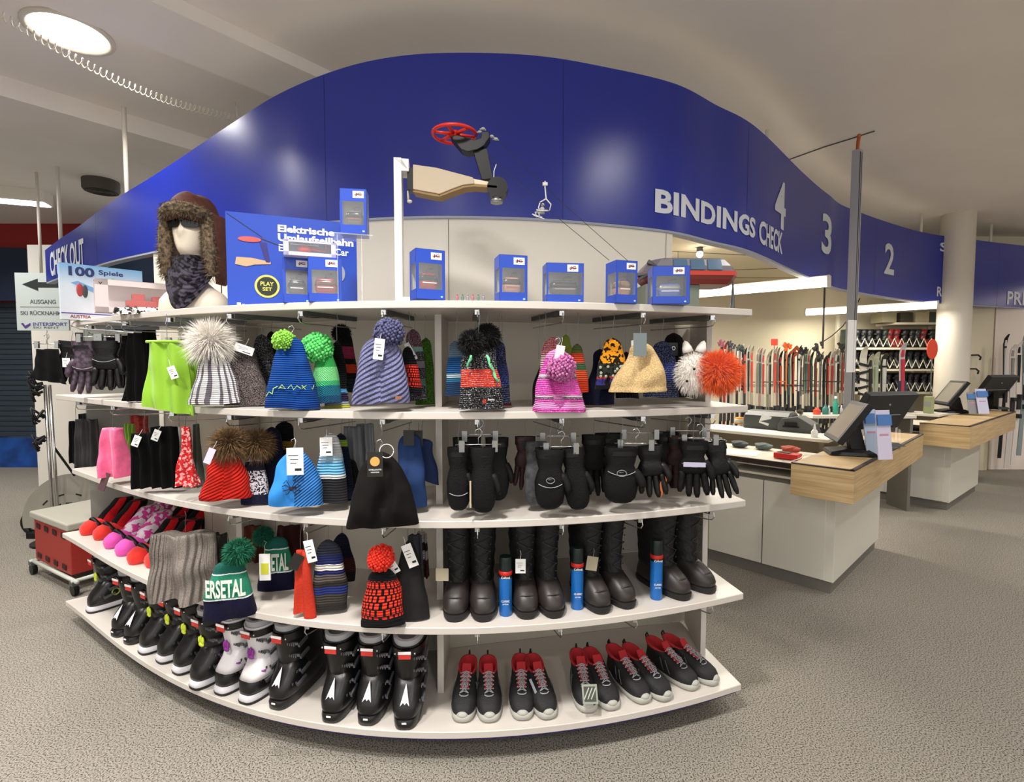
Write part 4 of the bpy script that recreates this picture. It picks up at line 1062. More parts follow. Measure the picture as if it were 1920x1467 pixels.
def rs_hat(label, px, y0, y1, wq, ins, **k):
    T, w, h, s_ = hat(label, px, y0, y1, wq, ins, K_RS, pomm=GP, top=.5, fold=.1, **k)
    vs, fs = text_verts('ERSETAL', .03); b = MB()
    for u, v in vs:
        x = (u - .5) * w * .74; b.v.append(Vector((x, -w * .42 * .5 * math.sqrt(max(.05, 1 - (x / (w * .52)) ** 2)) - .006, h * (.42 + .32 * v))))
    for f in fs: b._f(f)
    b.build('knitted_letters', mat('yarn_cream', '#dfe6da', .9), T)
    return T, w, h
T, w, h = rs_hat('green and navy hat with white knitted letters, hanging foremost beside the taupe scarf', 431, 1050, 1156, 92, -.04, pom=(18, 122, 25, 'fur'), skew=.05)
curl_hook(T, .03, h + .0)
T, w, h = rs_hat('second green and navy lettered hat hanging deeper in the bay', 520, 1005, 1108, 66, .20, pom=(-22, 106, 17, 'fur'), skew=.05)
drape('rust brown cloth at the back of the bay behind the lettered hats', 'scarf', 'scarf', 470, 985, 1062, 50, .38, mat('cloth_rust', '#5c2a12', .9), topk=.8, seed=18)
drape('dark red cloth at the back beside the rust brown one', 'scarf', 'scarf', 545, 985, 1060, 56, .36, mat('cloth_dark_red', '#38090c', .9), topk=.8, seed=19)
p = hit(497, 1064, .06); t_ = thing('packaged_gloves', 'white and yellow packaging card hanging between the two lettered hats', 'package', p, face_yaw(p))
MB().box((0, 0, 0), (.044, .006, .11)).build('card', PAPER, t_); MB().box((0, -.004, -.005), (.03, .002, .045)).build('print', mat('print_yellow', '#c9c932', .6), t_); MB().tube([(0, 0, .055), (0, 0, .09), (.008, 0, .105), (-.003, 0, .112)], .0014, 5).build('hook', CHROME, t_)
T, w, h, s_ = drape('orange-red knitted fringe scarf hanging in two strips', 'scarf', 'scarf', 566, 1030, 1148, 30, .02, mat('wool_orange_red', '#b82c10', .9, bump=.4, scale=120), topk=.55, d=.03, folds=1, seed=20)
b = MB(); b.v = []; rings = []
for i in range(14):
    v = i / 13; z = v * h * 1.12 - .03; ww = .05 * lerp(1, .5, v)
    rings.append([(.035 + math.cos(a) * ww / 2 - .012 * v, -.012 + math.sin(a) * .014 + .004 * math.sin(v * 7), z) for a in np.linspace(0, 2 * math.pi, 17)[:-1]])
b.loft(rings); b.build('strip', mat('wool_orange_red', '#b82c10', .9), T, smooth=True)
hang_tag(T, .045, -.03, h * 1.02, .036, .088, PAPER, roll=-.2)
hang_tag(T, -.01, -.028, h * .86, .042, .062, mat('tag_black', '#17130f', .5), roll=.5)
K_ST = knit('yarn_navy_white_bands', [(0, '#2e2a28'), (.1, '#3d3934'), (.24, '#23306e'), (.35, '#2a2725'), (.42, '#57504c'), (.52, '#20265a'), (.58, '#dcd6d0'), (.66, '#232a60'), (.8, '#2d2f3c')], 'rows', n=28)
hat('navy and grey banded hat with a white stripe behind the orange scarf', 618, 1010, 1142, 66, .07, K_ST, fold=.1, top=.6, roundtop=.2)
hat('dark navy hat with maroon side leaning behind the banded hat', 643, 998, 1090, 44, .19, knit('yarn_navy_maroon', [(0, '#1a1218'), (.2, '#3a1014'), (.5, '#10132c')], 'rows', n=24), fold=0, top=.6, roundtop=.3)
K_RL = knit('yarn_red_loops_big', [(0, BK), (.86, BK)], 'rows', n=20, brick=[BK, '#ee3520', 22, 9, .17, .80])
hat('black hat with bright red looped lattice and red pompom', 720, 1062, 1170, 80, -.01, K_RL, pom=(-4, 126, 23, 'yarn'), pomm=mat('yarn_red', '#e8301c', .9, var=.25, scale=200), fold=.0, top=.58, hem=.12, roundtop=.2)
T, w, h, s_ = hat('plain black triangular hat beside the red lattice hat', 766, 1010, 1160, 78, .06, mat('wool_black_flat', '#0d0b0a', .9), fold=.1, top=.2, tags=[(-26, 112, 16, 34, PAPER, -.5), (6, 128, 18, 44, PAPER, -.35)])
drape('slate grey scarf behind the plain black triangular hat', 'scarf', 'scarf', 779, 1002, 1105, 36, .18, mat('cloth_slate', '#363840', .9), topk=.7, seed=22)
drape('checked red and white cloth at the back beside the divider', 'scarf', 'scarf', 792, 998, 1080, 26, .26, knit('cloth_check', [(0, '#4a1018'), (.4, '#c4b8bc'), (.6, '#2a1418'), (.8, '#b9acb2')], 'rows'), topk=.7, seed=23)

RUB = mat('rubber_brown_black', '#2b2523', .42); SOLE = mat('boot_sole_black', '#141213', .6); SHAFT = mat('quilted_black', '#060608', .6, bump=.9, scale=45); LACE = mat('lace_black', '#1c1c20', .6)
def snow_boot(T):
    foot_mesh([(0, .0, .285, .046), (.010, -.004, .29, .053), (.026, -.004, .29, .056), (.028, .002, .285, .053)], fore=.25, ex=(.75, .8)).build('sole', SOLE, T, smooth=True, autosm=50)
    foot_mesh([(.024, .002, .285, .052), (.045, .0, .285, .056), (.065, .008, .28, .055), (.082, .024, .275, .052), (.097, .046, .27, .049), (.112, .074, .265, .046), (.120, .092, .26, .044)], fore=.25, ex=(.75, .8)).build('rubber_shell', RUB, T, smooth=True)
    MB().tube([(.036 * math.sin(a), .050 - .026 * math.cos(a), .066 + .020 * math.cos(a)) for a in np.linspace(-1.2, 1.2, 10)], .003, 6).build('toe_seam', RUB, T, smooth=True)
    b = MB(); lv = []
    for i in range(15):
        v = i / 14; z = .10 + .25 * v; lv.append((z, .088 + .012 * math.sin(v * 3) - .012 * v, .27 + .012 * v,   .046 + .014 * v + .0025 * math.sin(i * 2.1)))
    foot_mesh(lv, b=b, cap0=True, cap1=False); r = lv[-1]; foot_mesh([r, (r[0], r[1] + .012, r[2] - .012, r[3] - .01), (r[0] - .06, r[1] + .012, r[2] - .012, r[3] - .01)], b=b, cap0=False)
    b.build('shaft', SHAFT, T, smooth=True)
    fur_tufts((0, .178, .345), .062, .018, 420, 4, .0012, squash=(1., 1.5, .22), inner=.8).build('fur_collar', BFUR, T)
    b = MB()
    for k in range(7):
        z = .125 + k * .03; y = .082 + .010 * math.sin((z - .1) * 12) - .004; x = .022 + .002 * k; s = 1 if k % 2 else -1
        b.tube([(-s * x, y + .006, z), (0, y - .003, z + .014), (s * x, y + .006, z + .028)], .0022, 5); b.ball((x, y + .004, z), .0035, 6, 4); b.ball((-x, y + .004, z), .0035, 6, 4)
    b.build('laces', LACE, T)
p, rz = toe_at(851, 1168, 1, -.05)
sb = thing('snow_boot', 'x', 'boot', p, rz, 'tall black snow boots on the fourth board'); snow_boot(sb)
labs = ['black snow boot nearest the divider panel', 'black snow boot between the divider-side boot and the first spray can', 'black snow boot just past the first spray can, with a white tag', 'black snow boot on the near side of the second spray can', 'black snow boot just past the second spray can, with a beige tag',
        'black snow boot on the near side of the third spray can', 'black snow boot just past the third spray can', 'black snow boot outermost at the shelf tip']
for i, (px, py, yw) in enumerate(((851, 1168, -.04), (907, 1168, .02), (990, 1163, -.02), (1043, 1161, .04), (1134, 1153, .1), (1183, 1143, .16), (1290, 1127, .22), (1338, 1114, .26))):
    p, rz = toe_at(px, py, 1, yw)
    if i == 0: sb.location = p; sb.rotation_euler = (0, 0, rz); sb['label'] = labs[0]
    else: dup(sb, p, rz, labs[i])
BEIGET = mat('tag_beige', '#a09680', .8)
for lab, px, py, wq, hq, m_, ro in (('square beige tag on the snow boot by the divider', 829, 1078, .050, .050, BEIGET, 0), ('white price tag with dark edge on the third snow boot', 976, 1062, .040, .058, PAPER, 0), ('folded beige tag on the fifth snow boot', 1110, 1057, .045, .058, BEIGET, .15)):
    p = hit(px, py, .08); o = hang_tag(None, p.x, p.y, p.z, wq, hq, m_, roll=ro); tag(o, lab, 'tag')
CANB = mat('can_blue', '#1b6ec2', .3, .2); CAND = mat('can_dark_cap', '#0b1d1c', .35); CANR = mat('can_red', '#c4231c', .35)
for i, (px, py, yt) in enumerate(((948, 1152, 1037), (1082, 1140, 1020), (1230, 1122, 1006))):
    p = PZ(px, py, .54); s_ = p.y / FPX; hh = (py - yt) * s_; r = .0255
    T = thing('spray_can', ['tall blue spray can between the second and third snow boot', 'tall blue spray can between the fourth and fifth snow boot', 'tall blue spray can between the sixth and seventh snow boot'][i], 'spray can', p, 0, 'blue shoe-care spray cans')
    hb = hh * .64
    MB().lathe([(r * .9, 0), (r, .004), (r, hb)], 28).build('body', CANB, T, smooth=True, autosm=50)
    MB().lathe([(r * 1.0, hb), (r * 1.01, hb + .002), (r * 1.01, hb + .012), (r * .98, hb + .016)], 28).build('label_band', CAND, T, smooth=True)
    MB().lathe([(r * 1.03, hb + .012), (r * 1.06, hb + .016), (r * 1.06, hb + .024), (r, hb + .028)], 28).build('red_ring', CANR, T, smooth=True)
    MB().lathe([(r * .96, hb + .024), (r * .97, hh - .012), (r * .90, hh - .003), (r * .3, hh)], 28).build('cap', CAND, T, smooth=True, autosm=50)
    text('print', 'Collonil', .034, .009, PAPER, T, 0, -r * 1.03, hb + .006, .02); text('print', 'CLASSIC', .032, .008, PAPER, T, 0, -r * 1.02, hb * .42, .02)
    text('print', 'LEATHER', .024, .005, PAPER, T, 0, -r * 1.02, hb * .34, .01)

# ---------------------------------------------------------------- lowest board: ski boots and trail shoes
SB_BLK = mat('ski_boot_black', '#0f0e0f', .34); SB_WHT = mat('ski_boot_white', '#d6d2d4', .35); SB_SOLE = mat('ski_boot_sole_white', '#d9d7dc', .4); SB_GRY = mat('ski_boot_liner_grey', '#a4a2a6', .8); BUCK = mat('buckle_grey', '#6d6e74', .35, .6)
TABY = mat('tab_yellow_green', '#c9d934', .5); TABP = mat('tab_purple', '#8a2b8e', .5)
def ski_boot(T, kind, detail=True):
    """kind: yellow (black boot, white sole, lime tab), white, race (plain black)"""
    up = SB_WHT if kind == 'white' else SB_BLK
    b = MB(); foot_mesh([(0, .004, .30, .042), (.004, .0, .305, .046), (.026, -.002, .308, .047), (.036, .004, .306, .047)], b=b, fore=.10, ex=(.6, .62)); b.build('sole', SB_BLK if kind == 'race' else SB_SOLE, T, smooth=True, autosm=50)
    if kind != 'race': foot_mesh([(-.001, .0, .306, .047), (.011, -.003, .309, .0485)], fore=.10, ex=(.6, .62)).build('sole_pad', SOLE, T)
    foot_mesh([(.034, .006, .306, .046), (.050, .006, .306, .053), (.072, .008, .304, .055), (.090, .017, .30, .055), (.108, .032, .297, .054), (.130, .052, .295, .053), (.160, .068, .292, .053)], fore=.10, ex=(.6, .62)).build('shell', SB_BLK, T, smooth=True)
    if kind == 'white': foot_mesh([(.088, .012, .30, .0565), (.108, .028, .298, .0565), (.130, .048, .297, .0565), (.162, .063, .294, .0565)], fore=.10, ex=(.6, .62)).build('instep', SB_WHT, T, smooth=True)
    lv = []
    for i in range(12):
        v = i / 11; z = .115 + .195 * v; lv.append((z, lerp(.066, .036, v) + (.015 * (1 - v) ** 3), lerp(.292, .262, v), lerp(.054, .064, v), .012))
    b = MB(); foot_mesh(lv, b=b, cap0=True, cap1=False); r = lv[-1]; foot_mesh([r, (r[0], r[1] + .008, r[2] - .008, r[3] - .008, .012), (r[0] - .05, r[1] + .008, r[2] - .008, r[3] - .008, .012)], b=b, cap0=False)
    b.build('cuff', up, T, smooth=True)
    b = MB(); L0 = (.290, .046, .255, .056, .012); L1 = (.338, .042, .250, .058, .018)
    foot_mesh([L0, L1, (.340, .054, .238, .046, .018), (.30, .058, .234, .044, .018)], b=b, cap0=False); b.build('liner', SB_GRY, T, smooth=True, autosm=60)
    # power strap round the top with its red and white patch
    b = MB(); b.v = []
    foot_mesh([(.272, .037, .268, .0655, .012), (.303, .033, .264, .0668, .012)], b=b, cap0=False, cap1=False); b.build('power_strap', SB_BLK, T, smooth=True)
    MB().box((0, .022, .276), (.042, .003, .028)).build('patch', mat('patch_red', '#c8342c', .5), T); MB().box((0, .020, .286), (.044, .002, .010)).build('patch_print', PAPER, T)
    MB().ball((.034, .030, .279), .004, 7, 5).build('rivet', CHROME, T, smooth=True)
    MB().ball((-.034, .030, .279), .004, 7, 5).build('rivet', CHROME, T, smooth=True)
    # four buckles on the outer side
    for k, (y, z) in enumerate(((.060, .082), (.085, .122), (.075, .190), (.062, .245))):
        b = MB(); x = .050 + .003 * k
        b.box((x + .006, y + .03, z), (.008, .055, .012), Matrix.Rotation(.25, 3, 'X')); b.box((x - .012, y + .0, z + .002), (.030, .006, .010), Matrix.Rotation(.3, 3, 'Z'))
        for q in range(4): b.box((x - .03 + q * .009, y - .012, z + .004), (.003, .006, .010))
        b.build('buckle', BUCK, T)
    if kind != 'race':
        b = MB(); zc = .185; yc = .046
        for dx in (-.010, 0, .010): b.ball((dx, yc, zc + (.006 if dx else .012)), (.006, .006, .017), 8, 6)
        b.ball((0, yc, zc - .012), (.016, .006, .010), 8, 6); b.build('pull_tab', TABY if kind == 'yellow' else TABP, T, smooth=True)
        MB().tube([(.055 + .0 * a, .12 + .018 * math.cos(a), .095 + .018 * math.sin(a)) for a in np.linspace(0, 6.28, 14)], .004, 6).build('ankle_ring', mat('ring_lime', '#8fa32e', .5) if kind == 'yellow' else BUCK, T, smooth=True)
        if kind == 'white': MB().tube([(.053 * math.sin(a), .072 - .02 * math.cos(a) * 1.2, .118) for a in np.linspace(-1.4, 1.4, 10)], .004, 6).build('purple_edge', TABP, T, smooth=True)
    else:
        b = MB(); o = 0
        b.v = [Vector(v) for v in ((0, .052, .150), (-.016, .009, .088), (-.006, .015, .098), (0, .011, .092), (.006, .015, .098), (.016, .009, .088))]
        b._f((0, 1, 2)); b._f((0, 2, 3, 4)); b._f((0, 4, 5)); b.build('triangle_print', PAPER, T)
        MB().box((0, -.004, .030), (.016, .002, .006)).build('size_print', PAPER, T)
proto = {}
SKB = [
    ('yellow', 163, 1150, -.1, 'black ski boot with lime tab standing outermost at the far end of the lowest board'),
    ('race', 212, 1196, .1, 'black ski boot second from the far end, half hidden'),
    ('race', 236, 1210, .1, 'black ski boot without lime tab, third from the far end'),
    ('yellow', 262, 1228, -.1, 'black ski boot with lime tab and white sole, just after the plain pair'),
    ('yellow', 296, 1245, -.1, 'black ski boot with lime tab, second after the plain pair'),
    ('yellow', 327, 1266, -.1, 'black ski boot with lime tab half hidden behind its neighbour with the round ankle ring'),
    ('yellow', 360, 1294, -.1, 'black ski boot with lime tab directly beside the white pair'),
    ('white', 408, 1305, -.1, 'white and black ski boot of the white pair, beside the lime-tab boots'),
    ('white', 455, 1322, -.1, 'white and black ski boot of the white pair, beside the plain black boots'),
    ('race', 514, 1333, -.05, 'plain black ski boot beside the white pair'),
    ('race', 617, 1358, .0, 'plain black ski boot with bright white triangle above the toe'),
    ('race', 686, 1363, .0, 'plain black ski boot between the white-triangle boot and the one by the divider'),
    ('race', 758, 1371, .05, 'plain black ski boot beside the divider, closest to the trail shoes')]
for k, px, py, yw, lab in SKB:
    p, rz = toe_at(px, py, 0, yw, .1)
    g = {'yellow': 'black ski boots with lime tabs', 'white': 'white ski boots', 'race': 'plain black ski boots'}[k]
    if k not in proto:
        proto[k] = thing('ski_boot', lab, 'ski boot', p, rz, g); ski_boot(proto[k], k); proto[k].scale = (1.12, 1.0, 1.03)
    else: dup(proto[k], p, rz, lab)
SHOE = mat('trail_shoe_black', '#131214', .7, bump=.4, scale=160); SHOET = mat('trail_shoe_toe', '#1f1c1d', .6); SOLEW = mat('trail_sole_grey', '#aaa9a0', .6); LIN = mat('lining_red', '#a81e26', .85); LACEG = mat('lace_grey', '#9b9ea2', .7)
def trail_shoe(T):
    foot_mesh([(0, .008, .270, .042), (.006, .0, .275, .050), (.016, -.004, .277, .053), (.026, -.002, .275, .052), (.032, .010, .272, .049)], fore=.3, ex=(.7, .8)).build('sole', SOLEW, T, smooth=True)
    b = MB(); b.ball((0, .014, .030), (.024, .018, .013), 12, 8); b.build('toe_bumper', SOLEW, T, smooth=True)
    foot_mesh([(.020, .004, .272, .050), (.036, .006, .272, .054), (.050, .014, .270, .053), (.061, .032, .268, .050), (.072, .060, .266, .046), (.083, .090, .266, .043), (.094, .122, .266, .041), (.104, .150, .267, .039)], fore=.3, ex=(.7, .8), cap1=False).build('upper', SHOE, T, smooth=True)
    foot_mesh([(.102, .150, .268, .0395, .006), (.112, .156, .272, .040, .010), (.113, .164, .264, .030, .010), (.06, .155, .258, .028)], cap0=False).build('collar', LIN, T, smooth=True)
    b = MB(); R_ = Matrix.Rotation(math.radians(-33), 3, 'X')
    b.loft([[(x * k, y + .0, z + dz) for x, dz in ((-.016, 0), (.016, 0), (.016, .006), (-.016, .006))] for k, y, z in ((1, .085, .083), (1.1, .125, .098), (1.2, .16, .115), (1.1, .175, .132))]); b.build('tongue', LIN, T, smooth=True, autosm=40)
    b = MB(); n = 6
    for i in range(n):
        t = i / (n - 1); y = lerp(.072, .150, t); z = lerp(.083, .117, t); x = lerp(.018, .024, t)
        t2 = (i + 1) / (n - 1); y2 = lerp(.072, .150, t2); z2 = lerp(.083, .117, t2)
        b.tube([(-x, y, z - .006), (0, y, z + .003), (x, y, z - .006)], .0019, 5)
        if i < n - 1: b.tube([(-x, y, z - .006), (0, (y + y2) / 2, (z + z2) / 2 + .004), (x, y2, z2 - .006)], .0019, 5); b.tube([(x, y, z - .006), (0, (y + y2) / 2, (z + z2) / 2 + .005), (-x, y2, z2 - .006)], .0019, 5)
    b.tube([(-.018, .066, .074), (-.010, .058, .074), (.0, .055, .075), (.010, .058, .074), (.018, .066, .074)], .0022, 5)
    b.tube([(0, .115, .106), (-.014, .095, .098), (-.008, .080, .093), (.002, .10, .104)], .0018, 5); b.tube([(0, .115, .106), (.014, .092, .098), (.008, .078, .092), (-.002, .10, .104)], .0018, 5)
    b.build('laces', LACEG, T)
    for sx in (-1, 1):
        b = MB()
        for q in range(2): b.tube([(sx * (.0535 - .004 * q), .10 + .035 * q, .040), (sx * (.0515 - .004 * q), .115 + .035 * q, .062), (sx * (.043 - .003 * q), .135 + .03 * q, .084)], .0022, 5)
        b.build('side_overlay', mat('overlay_grey', '#4c4d50', .6), T)
    MB().tube([(0, .274, .10), (0, .282, .122), (0, .275, .136), (0, .266, .124)], .004, 6).build('heel_loop', BLACK, T, smooth=True)
ts = None
TSL = [(866, 1358, -.06, 'black and red trail shoe nearest the divider panel'), (918, 1358, .0, 'black and red trail shoe, partner of the one nearest the divider'),
       (980, 1354, -.1, 'black and red trail shoe of the second pair, divider side'), (1030, 1352, .08, 'black and red trail shoe of the second pair with a grey card between the two'),
       (1104, 1340, -.15, 'black and red trail shoe with a small printed card on its laces'), (1150, 1335, .0, 'black and red trail shoe beside the one with the printed card'),
       (1212, 1322, .12, 'black and red trail shoe of the fourth pair, next to the third pair'), (1254, 1317, .2, 'black and red trail shoe of the fourth pair, next to the fifth pair'),
       (1306, 1296, .25, 'black and red trail shoe of the pair at the tip, inner one'), (1345, 1286, .33, 'black and red trail shoe outermost at the tip of the lowest board')]
for px, py, yw, lab in TSL:
    p, rz = toe_at(px, py, 0, yw)
    if ts is None: ts = thing('trail_shoe', lab, 'shoe', p, rz, 'black and red trail shoes'); trail_shoe(ts)
    else: dup(ts, p, rz, lab)
p = PZ(1106, 1302, .225); o = MB().box((0, 0, 0), (.062, .003, .068)).build('shoe_card', mat('card_grey_green', '#8d9184', .6), loc=p, rot=(-.6, .05, .1))
MB().box((0, -.002, 0), (.048, .001, .052)).build('card_field', mat('card_dark_field', '#3b4038', .6), o)
b = MB()
for k in range(3): b.box((-.014 + k * .014, -.003, .002), (.004, .001, .045), Matrix.Rotation(.5, 3, 'Y'))
b.build('card_stripes', mat('card_pale_stripes', '#aeb2a4', .6), o); tag(o, 'small framed grey card standing on the laces of a trail shoe', 'card')
p = PZ(1005, 1300, .20); o = MB().box((0, 0, 0), (.010, .004, .11)).build('grey_card', mat('card_blue_grey', '#8f97a0', .6), loc=p, rot=(-.5, -.35, .3)); tag(o, 'slim grey card stuck between the shoes of the second pair', 'card')

# ---------------------------------------------------------------- things on the top board
ZT = SH[4]
BXB = mat('box_blue', '#1f45b0', .35); BXD = mat('box_blue_dark', '#173390', .35); BXI = mat('box_inside_grey', '#aaa9a6', .7); LOGO_R = mat('logo_red', '#a01c24', .5); LOGO_N = mat('logo_dark', '#181a2c', .5)
CLR = clear_plastic()
def logo(par, x, z, w, y):
    MB().box((x, y, z), (w, .001, w * .62)).build('logo_plate', PAPER, par)
    o = text('logo', 'JC', w * .6, w * .3, LOGO_N, par, x, y - .001, z, .04)
    MB().box((x, y - .0012, z), (w * .7, .0006, w * .05)).build('logo_bar', LOGO_R, par)
def cabin(par, x, y, z, w, h, d, body, glass, low=None):
    """toy gondola cabin"""
    T = MB().loft([[(x + math.copysign(abs(math.cos(a)) ** .5, math.cos(a)) * w / 2 * k, y + math.copysign(abs(math.sin(a)) ** .5, math.sin(a)) * d / 2 * k, z + h * v) for a in np.linspace(0, 2 * math.pi, 29)[:-1]] for v, k in ((0, .75), (.04, .86), (.2, .95), (.45, 1.), (.7, .96), (.9, .86), (.97, .7), (1., .4))]).build('toy_cabin', body, par, smooth=True)
    MB().loft([[(x + math.copysign(abs(math.cos(a)) ** .5, math.cos(a)) * w / 2 * k * 1.015, y + math.copysign(abs(math.sin(a)) ** .5, math.sin(a)) * d / 2 * k * 1.015, z + h * v) for a in np.linspace(0, 2 * math.pi, 29)[:-1]] for v, k in ((.48, 1.), (.7, .96), (.86, .885))]).build('window_band', glass, T, smooth=True)
    MB().tube([(x, y, z + h * .98), (x, y, z + h * 1.2), (x + w * .15, y, z + h * 1.3), (x + w * .3, y, z + h * 1.3)], .003, 6).build('hanger_arm', STEEL, T, smooth=True)
    MB().box((x, y - d * .5 - .001, z + h * .38), (w * .7, .003, h * .05)).build('trim_line', low or PAPER, T)
    return T
def window_box(label, px0, px1, y0, y1, ins, cab, depth=.085, yaw=.3, zb=None, slim=False, name='toy_box', winx=(.10, .90), winz=(.20, .72)):
    pc = hit((px0 + px1) / 2, y1, ins); zb = ZT if zb is None else zb
    pc.z = zb; s_ = pc.y / FPX; w = (px1 - px0) * s_ / (math.cos(yaw) + math.sin(abs(yaw)) * depth / max(.01, (px1 - px0) * s_)); w = max(.05, (px1 - px0) * s_ - depth * math.sin(abs(yaw)))
    h = hit((px0 + px1) / 2, y0, ins - depth / 2).z - zb
    T = thing(name, label, 'toy box', pc, face_yaw(pc, 1.) + yaw)
    d = depth; x0, x1 = -w / 2, w / 2; wx0, wx1 = x0 + winx[0] * w, x0 + winx[1] * w; wz0, wz1 = winz[0] * h, winz[1] * h
    b = MB(); t = .0015
    b.bb((x0, -d / 2, 0), (x1, -d / 2 + t, wz0)); b.bb((x0, -d / 2, wz1), (x1, -d / 2 + t, h)); b.bb((x0, -d / 2, wz0), (wx0, -d / 2 + t, wz1)); b.bb((wx1, -d / 2, wz0), (x1, -d / 2 + t, wz1))
    b.bb((x0, -d / 2, h - t), (x1, d / 2, h)); b.bb((x0, -d / 2, 0), (x1, d / 2, t)); b.bb((x1 - t, -d / 2, 0), (x1, d / 2, h))
    # left side with its own window
    b.bb((x0, -d / 2, 0), (x0 + t, d / 2, wz0)); b.bb((x0, -d / 2, wz1), (x0 + t, d / 2, h)); b.bb((x0, d * .3, wz0), (x0 + t, d / 2, wz1))
    b.build('carton', BXB, T)
    MB().bb((x0 + .002, d / 2 - .003, .002), (x1 - .002, d / 2, h - .002)).bb((x0 + .002, -d / 2 + .003, wz0 - .004), (x1 - .002, d / 2 - .003, wz0 - .001)).build('inner_tray', BXI, T)
    MB().bb((wx0, -d / 2 - .0004, wz0), (wx1, -d / 2 + .0004, wz1)).bb((x0 - .0004, -d / 2, wz0), (x0 + .0004, d * .3, wz1)).build('film_window', CLR, T)
    logo(T, x0 + w * .70, h * .87, min(.042, w * .42), -d / 2 - .0006)
    MB().box((x0 + w * .88, -d / 2 - .0006, h * .06), (.008, .001, .006)).build('size_mark', mat('mark_pale', '#9fc4d8', .5), T)
    cabin(T, (wx0 + wx1) / 2, 0, wz0 + .002, (wx1 - wx0) * .84, (wz1 - wz0) * .66, d * .7, cab[0], cab[1], cab[2] if len(cab) > 2 else None)
    return T, w, h, d
GLS = mat('toy_glass_dark', '#1c2024', .15); CRED = mat('cabin_red', '#8c1f24', .3); CDRK = mat('cabin_dark', '#2a2624', .3); CSIL = mat('cabin_silver', '#9b9da0', .25, .5); CPNK = mat('cabin_rose', '#b0806f', .4); CBLU = mat('cabin_blue', '#3c5fae', .3); CGRY = mat('cabin_grey', '#4d4a48', .3)
window_box('blue window box with a red and dark toy gondola beside the white post', 768, 835, 467, 563, .10, (CRED, GLS, PAPER), zb=ZT + .012)
window_box('tall blue window box with a rose-coloured toy chair inside', 926, 989, 478, 571, .06, (CPNK, CDRK, CPNK), yaw=.25)
window_box('low wide blue window box with a dark toy cabin', 1016, 1094, 493, 571, .06, (CGRY, GLS, CSIL), yaw=.22, winx=(.05, .97), winz=(.20, .76))
window_box('blue window box with a brown toy figure before the red gondola station', 1133, 1196, 488, 572, .03, (CPNK, BRFUR, PAPER), yaw=.5)
window_box('blue window box with a blue and white toy cabin before the red gondola station', 1214, 1291, 498, 575, .0, (CBLU, CSIL, PAPER), yaw=.25, winz=(.20, .74))
window_box('blue window box with a grey toy cabin leaning on the big blue carton', 534, 580, 482, 572, .05, (CGRY, GLS, PAPER), yaw=.02, depth=.07)
window_box('blue window box with a red toy cabin leaning on the big blue carton', 582, 641, 482, 572, .05, (CRED, mat('toy_glass_red', '#5a2a26', .2), PAPER), yaw=-.05, depth=.07)
window_box('blue window box with a big dark toy cabin raised on the clear riser', 640, 692, 353, 452, .08, (CGRY, GLS, CRED), yaw=-.15, depth=.075, zb=ZT + .257)
# clear riser
p = hit(657, 560, .08); p.z = ZT; T = thing('clear_riser', 'clear acrylic riser that carries the raised blue window box', 'display stand', p, face_yaw(p, 1.))
b = MB(); b.bb((-.045, -.05, 0), (-.042, .05, .25)).bb((.042, -.05, 0), (.045, .05, .25)); b.build('side', clear_plastic('acrylic', .22), T)
MB().bb((-.06, -.055, .252), (.085, .055, .256)).build('plate', clear_plastic('acrylic', .22), T)
# small white helicopter box on the two window boxes
p = hit(582, 483, .03); T = thing('helicopter_box', 'white window box with a small red toy helicopter lying across two blue boxes', 'toy box', p, face_yaw(p, 1.))
w, h = .185, .058
b = MB(); b.bb((-w / 2, -.02, 0), (w / 2, -.018, .014)).bb((-w / 2, -.02, h - .008), (w / 2, -.018, h)).bb((-w / 2, -.02, 0), (-w / 2 + .018, -.018, h)).bb((w / 2 - .018, -.02, 0), (w / 2, -.018, h)).bb((-w / 2, -.02, 0), (w / 2, .03, .002)).bb((-w / 2, -.02, h - .002), (w / 2, .03, h)); b.build('carton', mat('carton_pale_violet', '#c9c6e6', .5), T)
MB().bb((-w / 2, .028, 0), (w / 2, .03, h)).build('back', mat('inner_slate', '#5d6470', .6), T)
MB().bb((-w / 2 + .018, -.0195, .014), (w / 2 - .018, -.0185, h - .008)).build('film_window', CLR, T)
b = MB(); b.ball((-.02, .005, .030), (.026, .012, .012)); b.tube([(0, .005, .032), (.055, .005, .028)], [.006, .002], 8); b.box((.056, .005, .040), (.006, .002, .018)); b.build('toy_helicopter', RED, T, smooth=True)
b = MB(); b.box((-.02, .005, .046), (.10, .006, .0015)); b.build('rotor', PAPER, T)
# big blue carton
p = hit(554, 572, .20); p.z = ZT; s_ = p.y / FPX; w = 222 * s_; h = 168 * s_
T = thing('cable_car_carton', 'big blue carton with a pictured cable car base station and German title lettering', 'carton', p, face_yaw(p, 1.) - .03)
MB().bb((-w / 2, 0, 0), (w / 2, .09, h)).build('carton', BXB, T)
text('title', 'Elektrische', 98 * s_, 13 * s_, PAPER, T, 22 * s_, -.002, 146 * s_, .04)
text('title', 'Umlaufseilbahn', 132 * s_, 14 * s_, PAPER, T, 39 * s_, -.002, 130 * s_, .04)
text('title', 'Electric Cable Car', 122 * s_, 13 * s_, PAPER, T, 35 * s_, -.002, 111 * s_, .02)

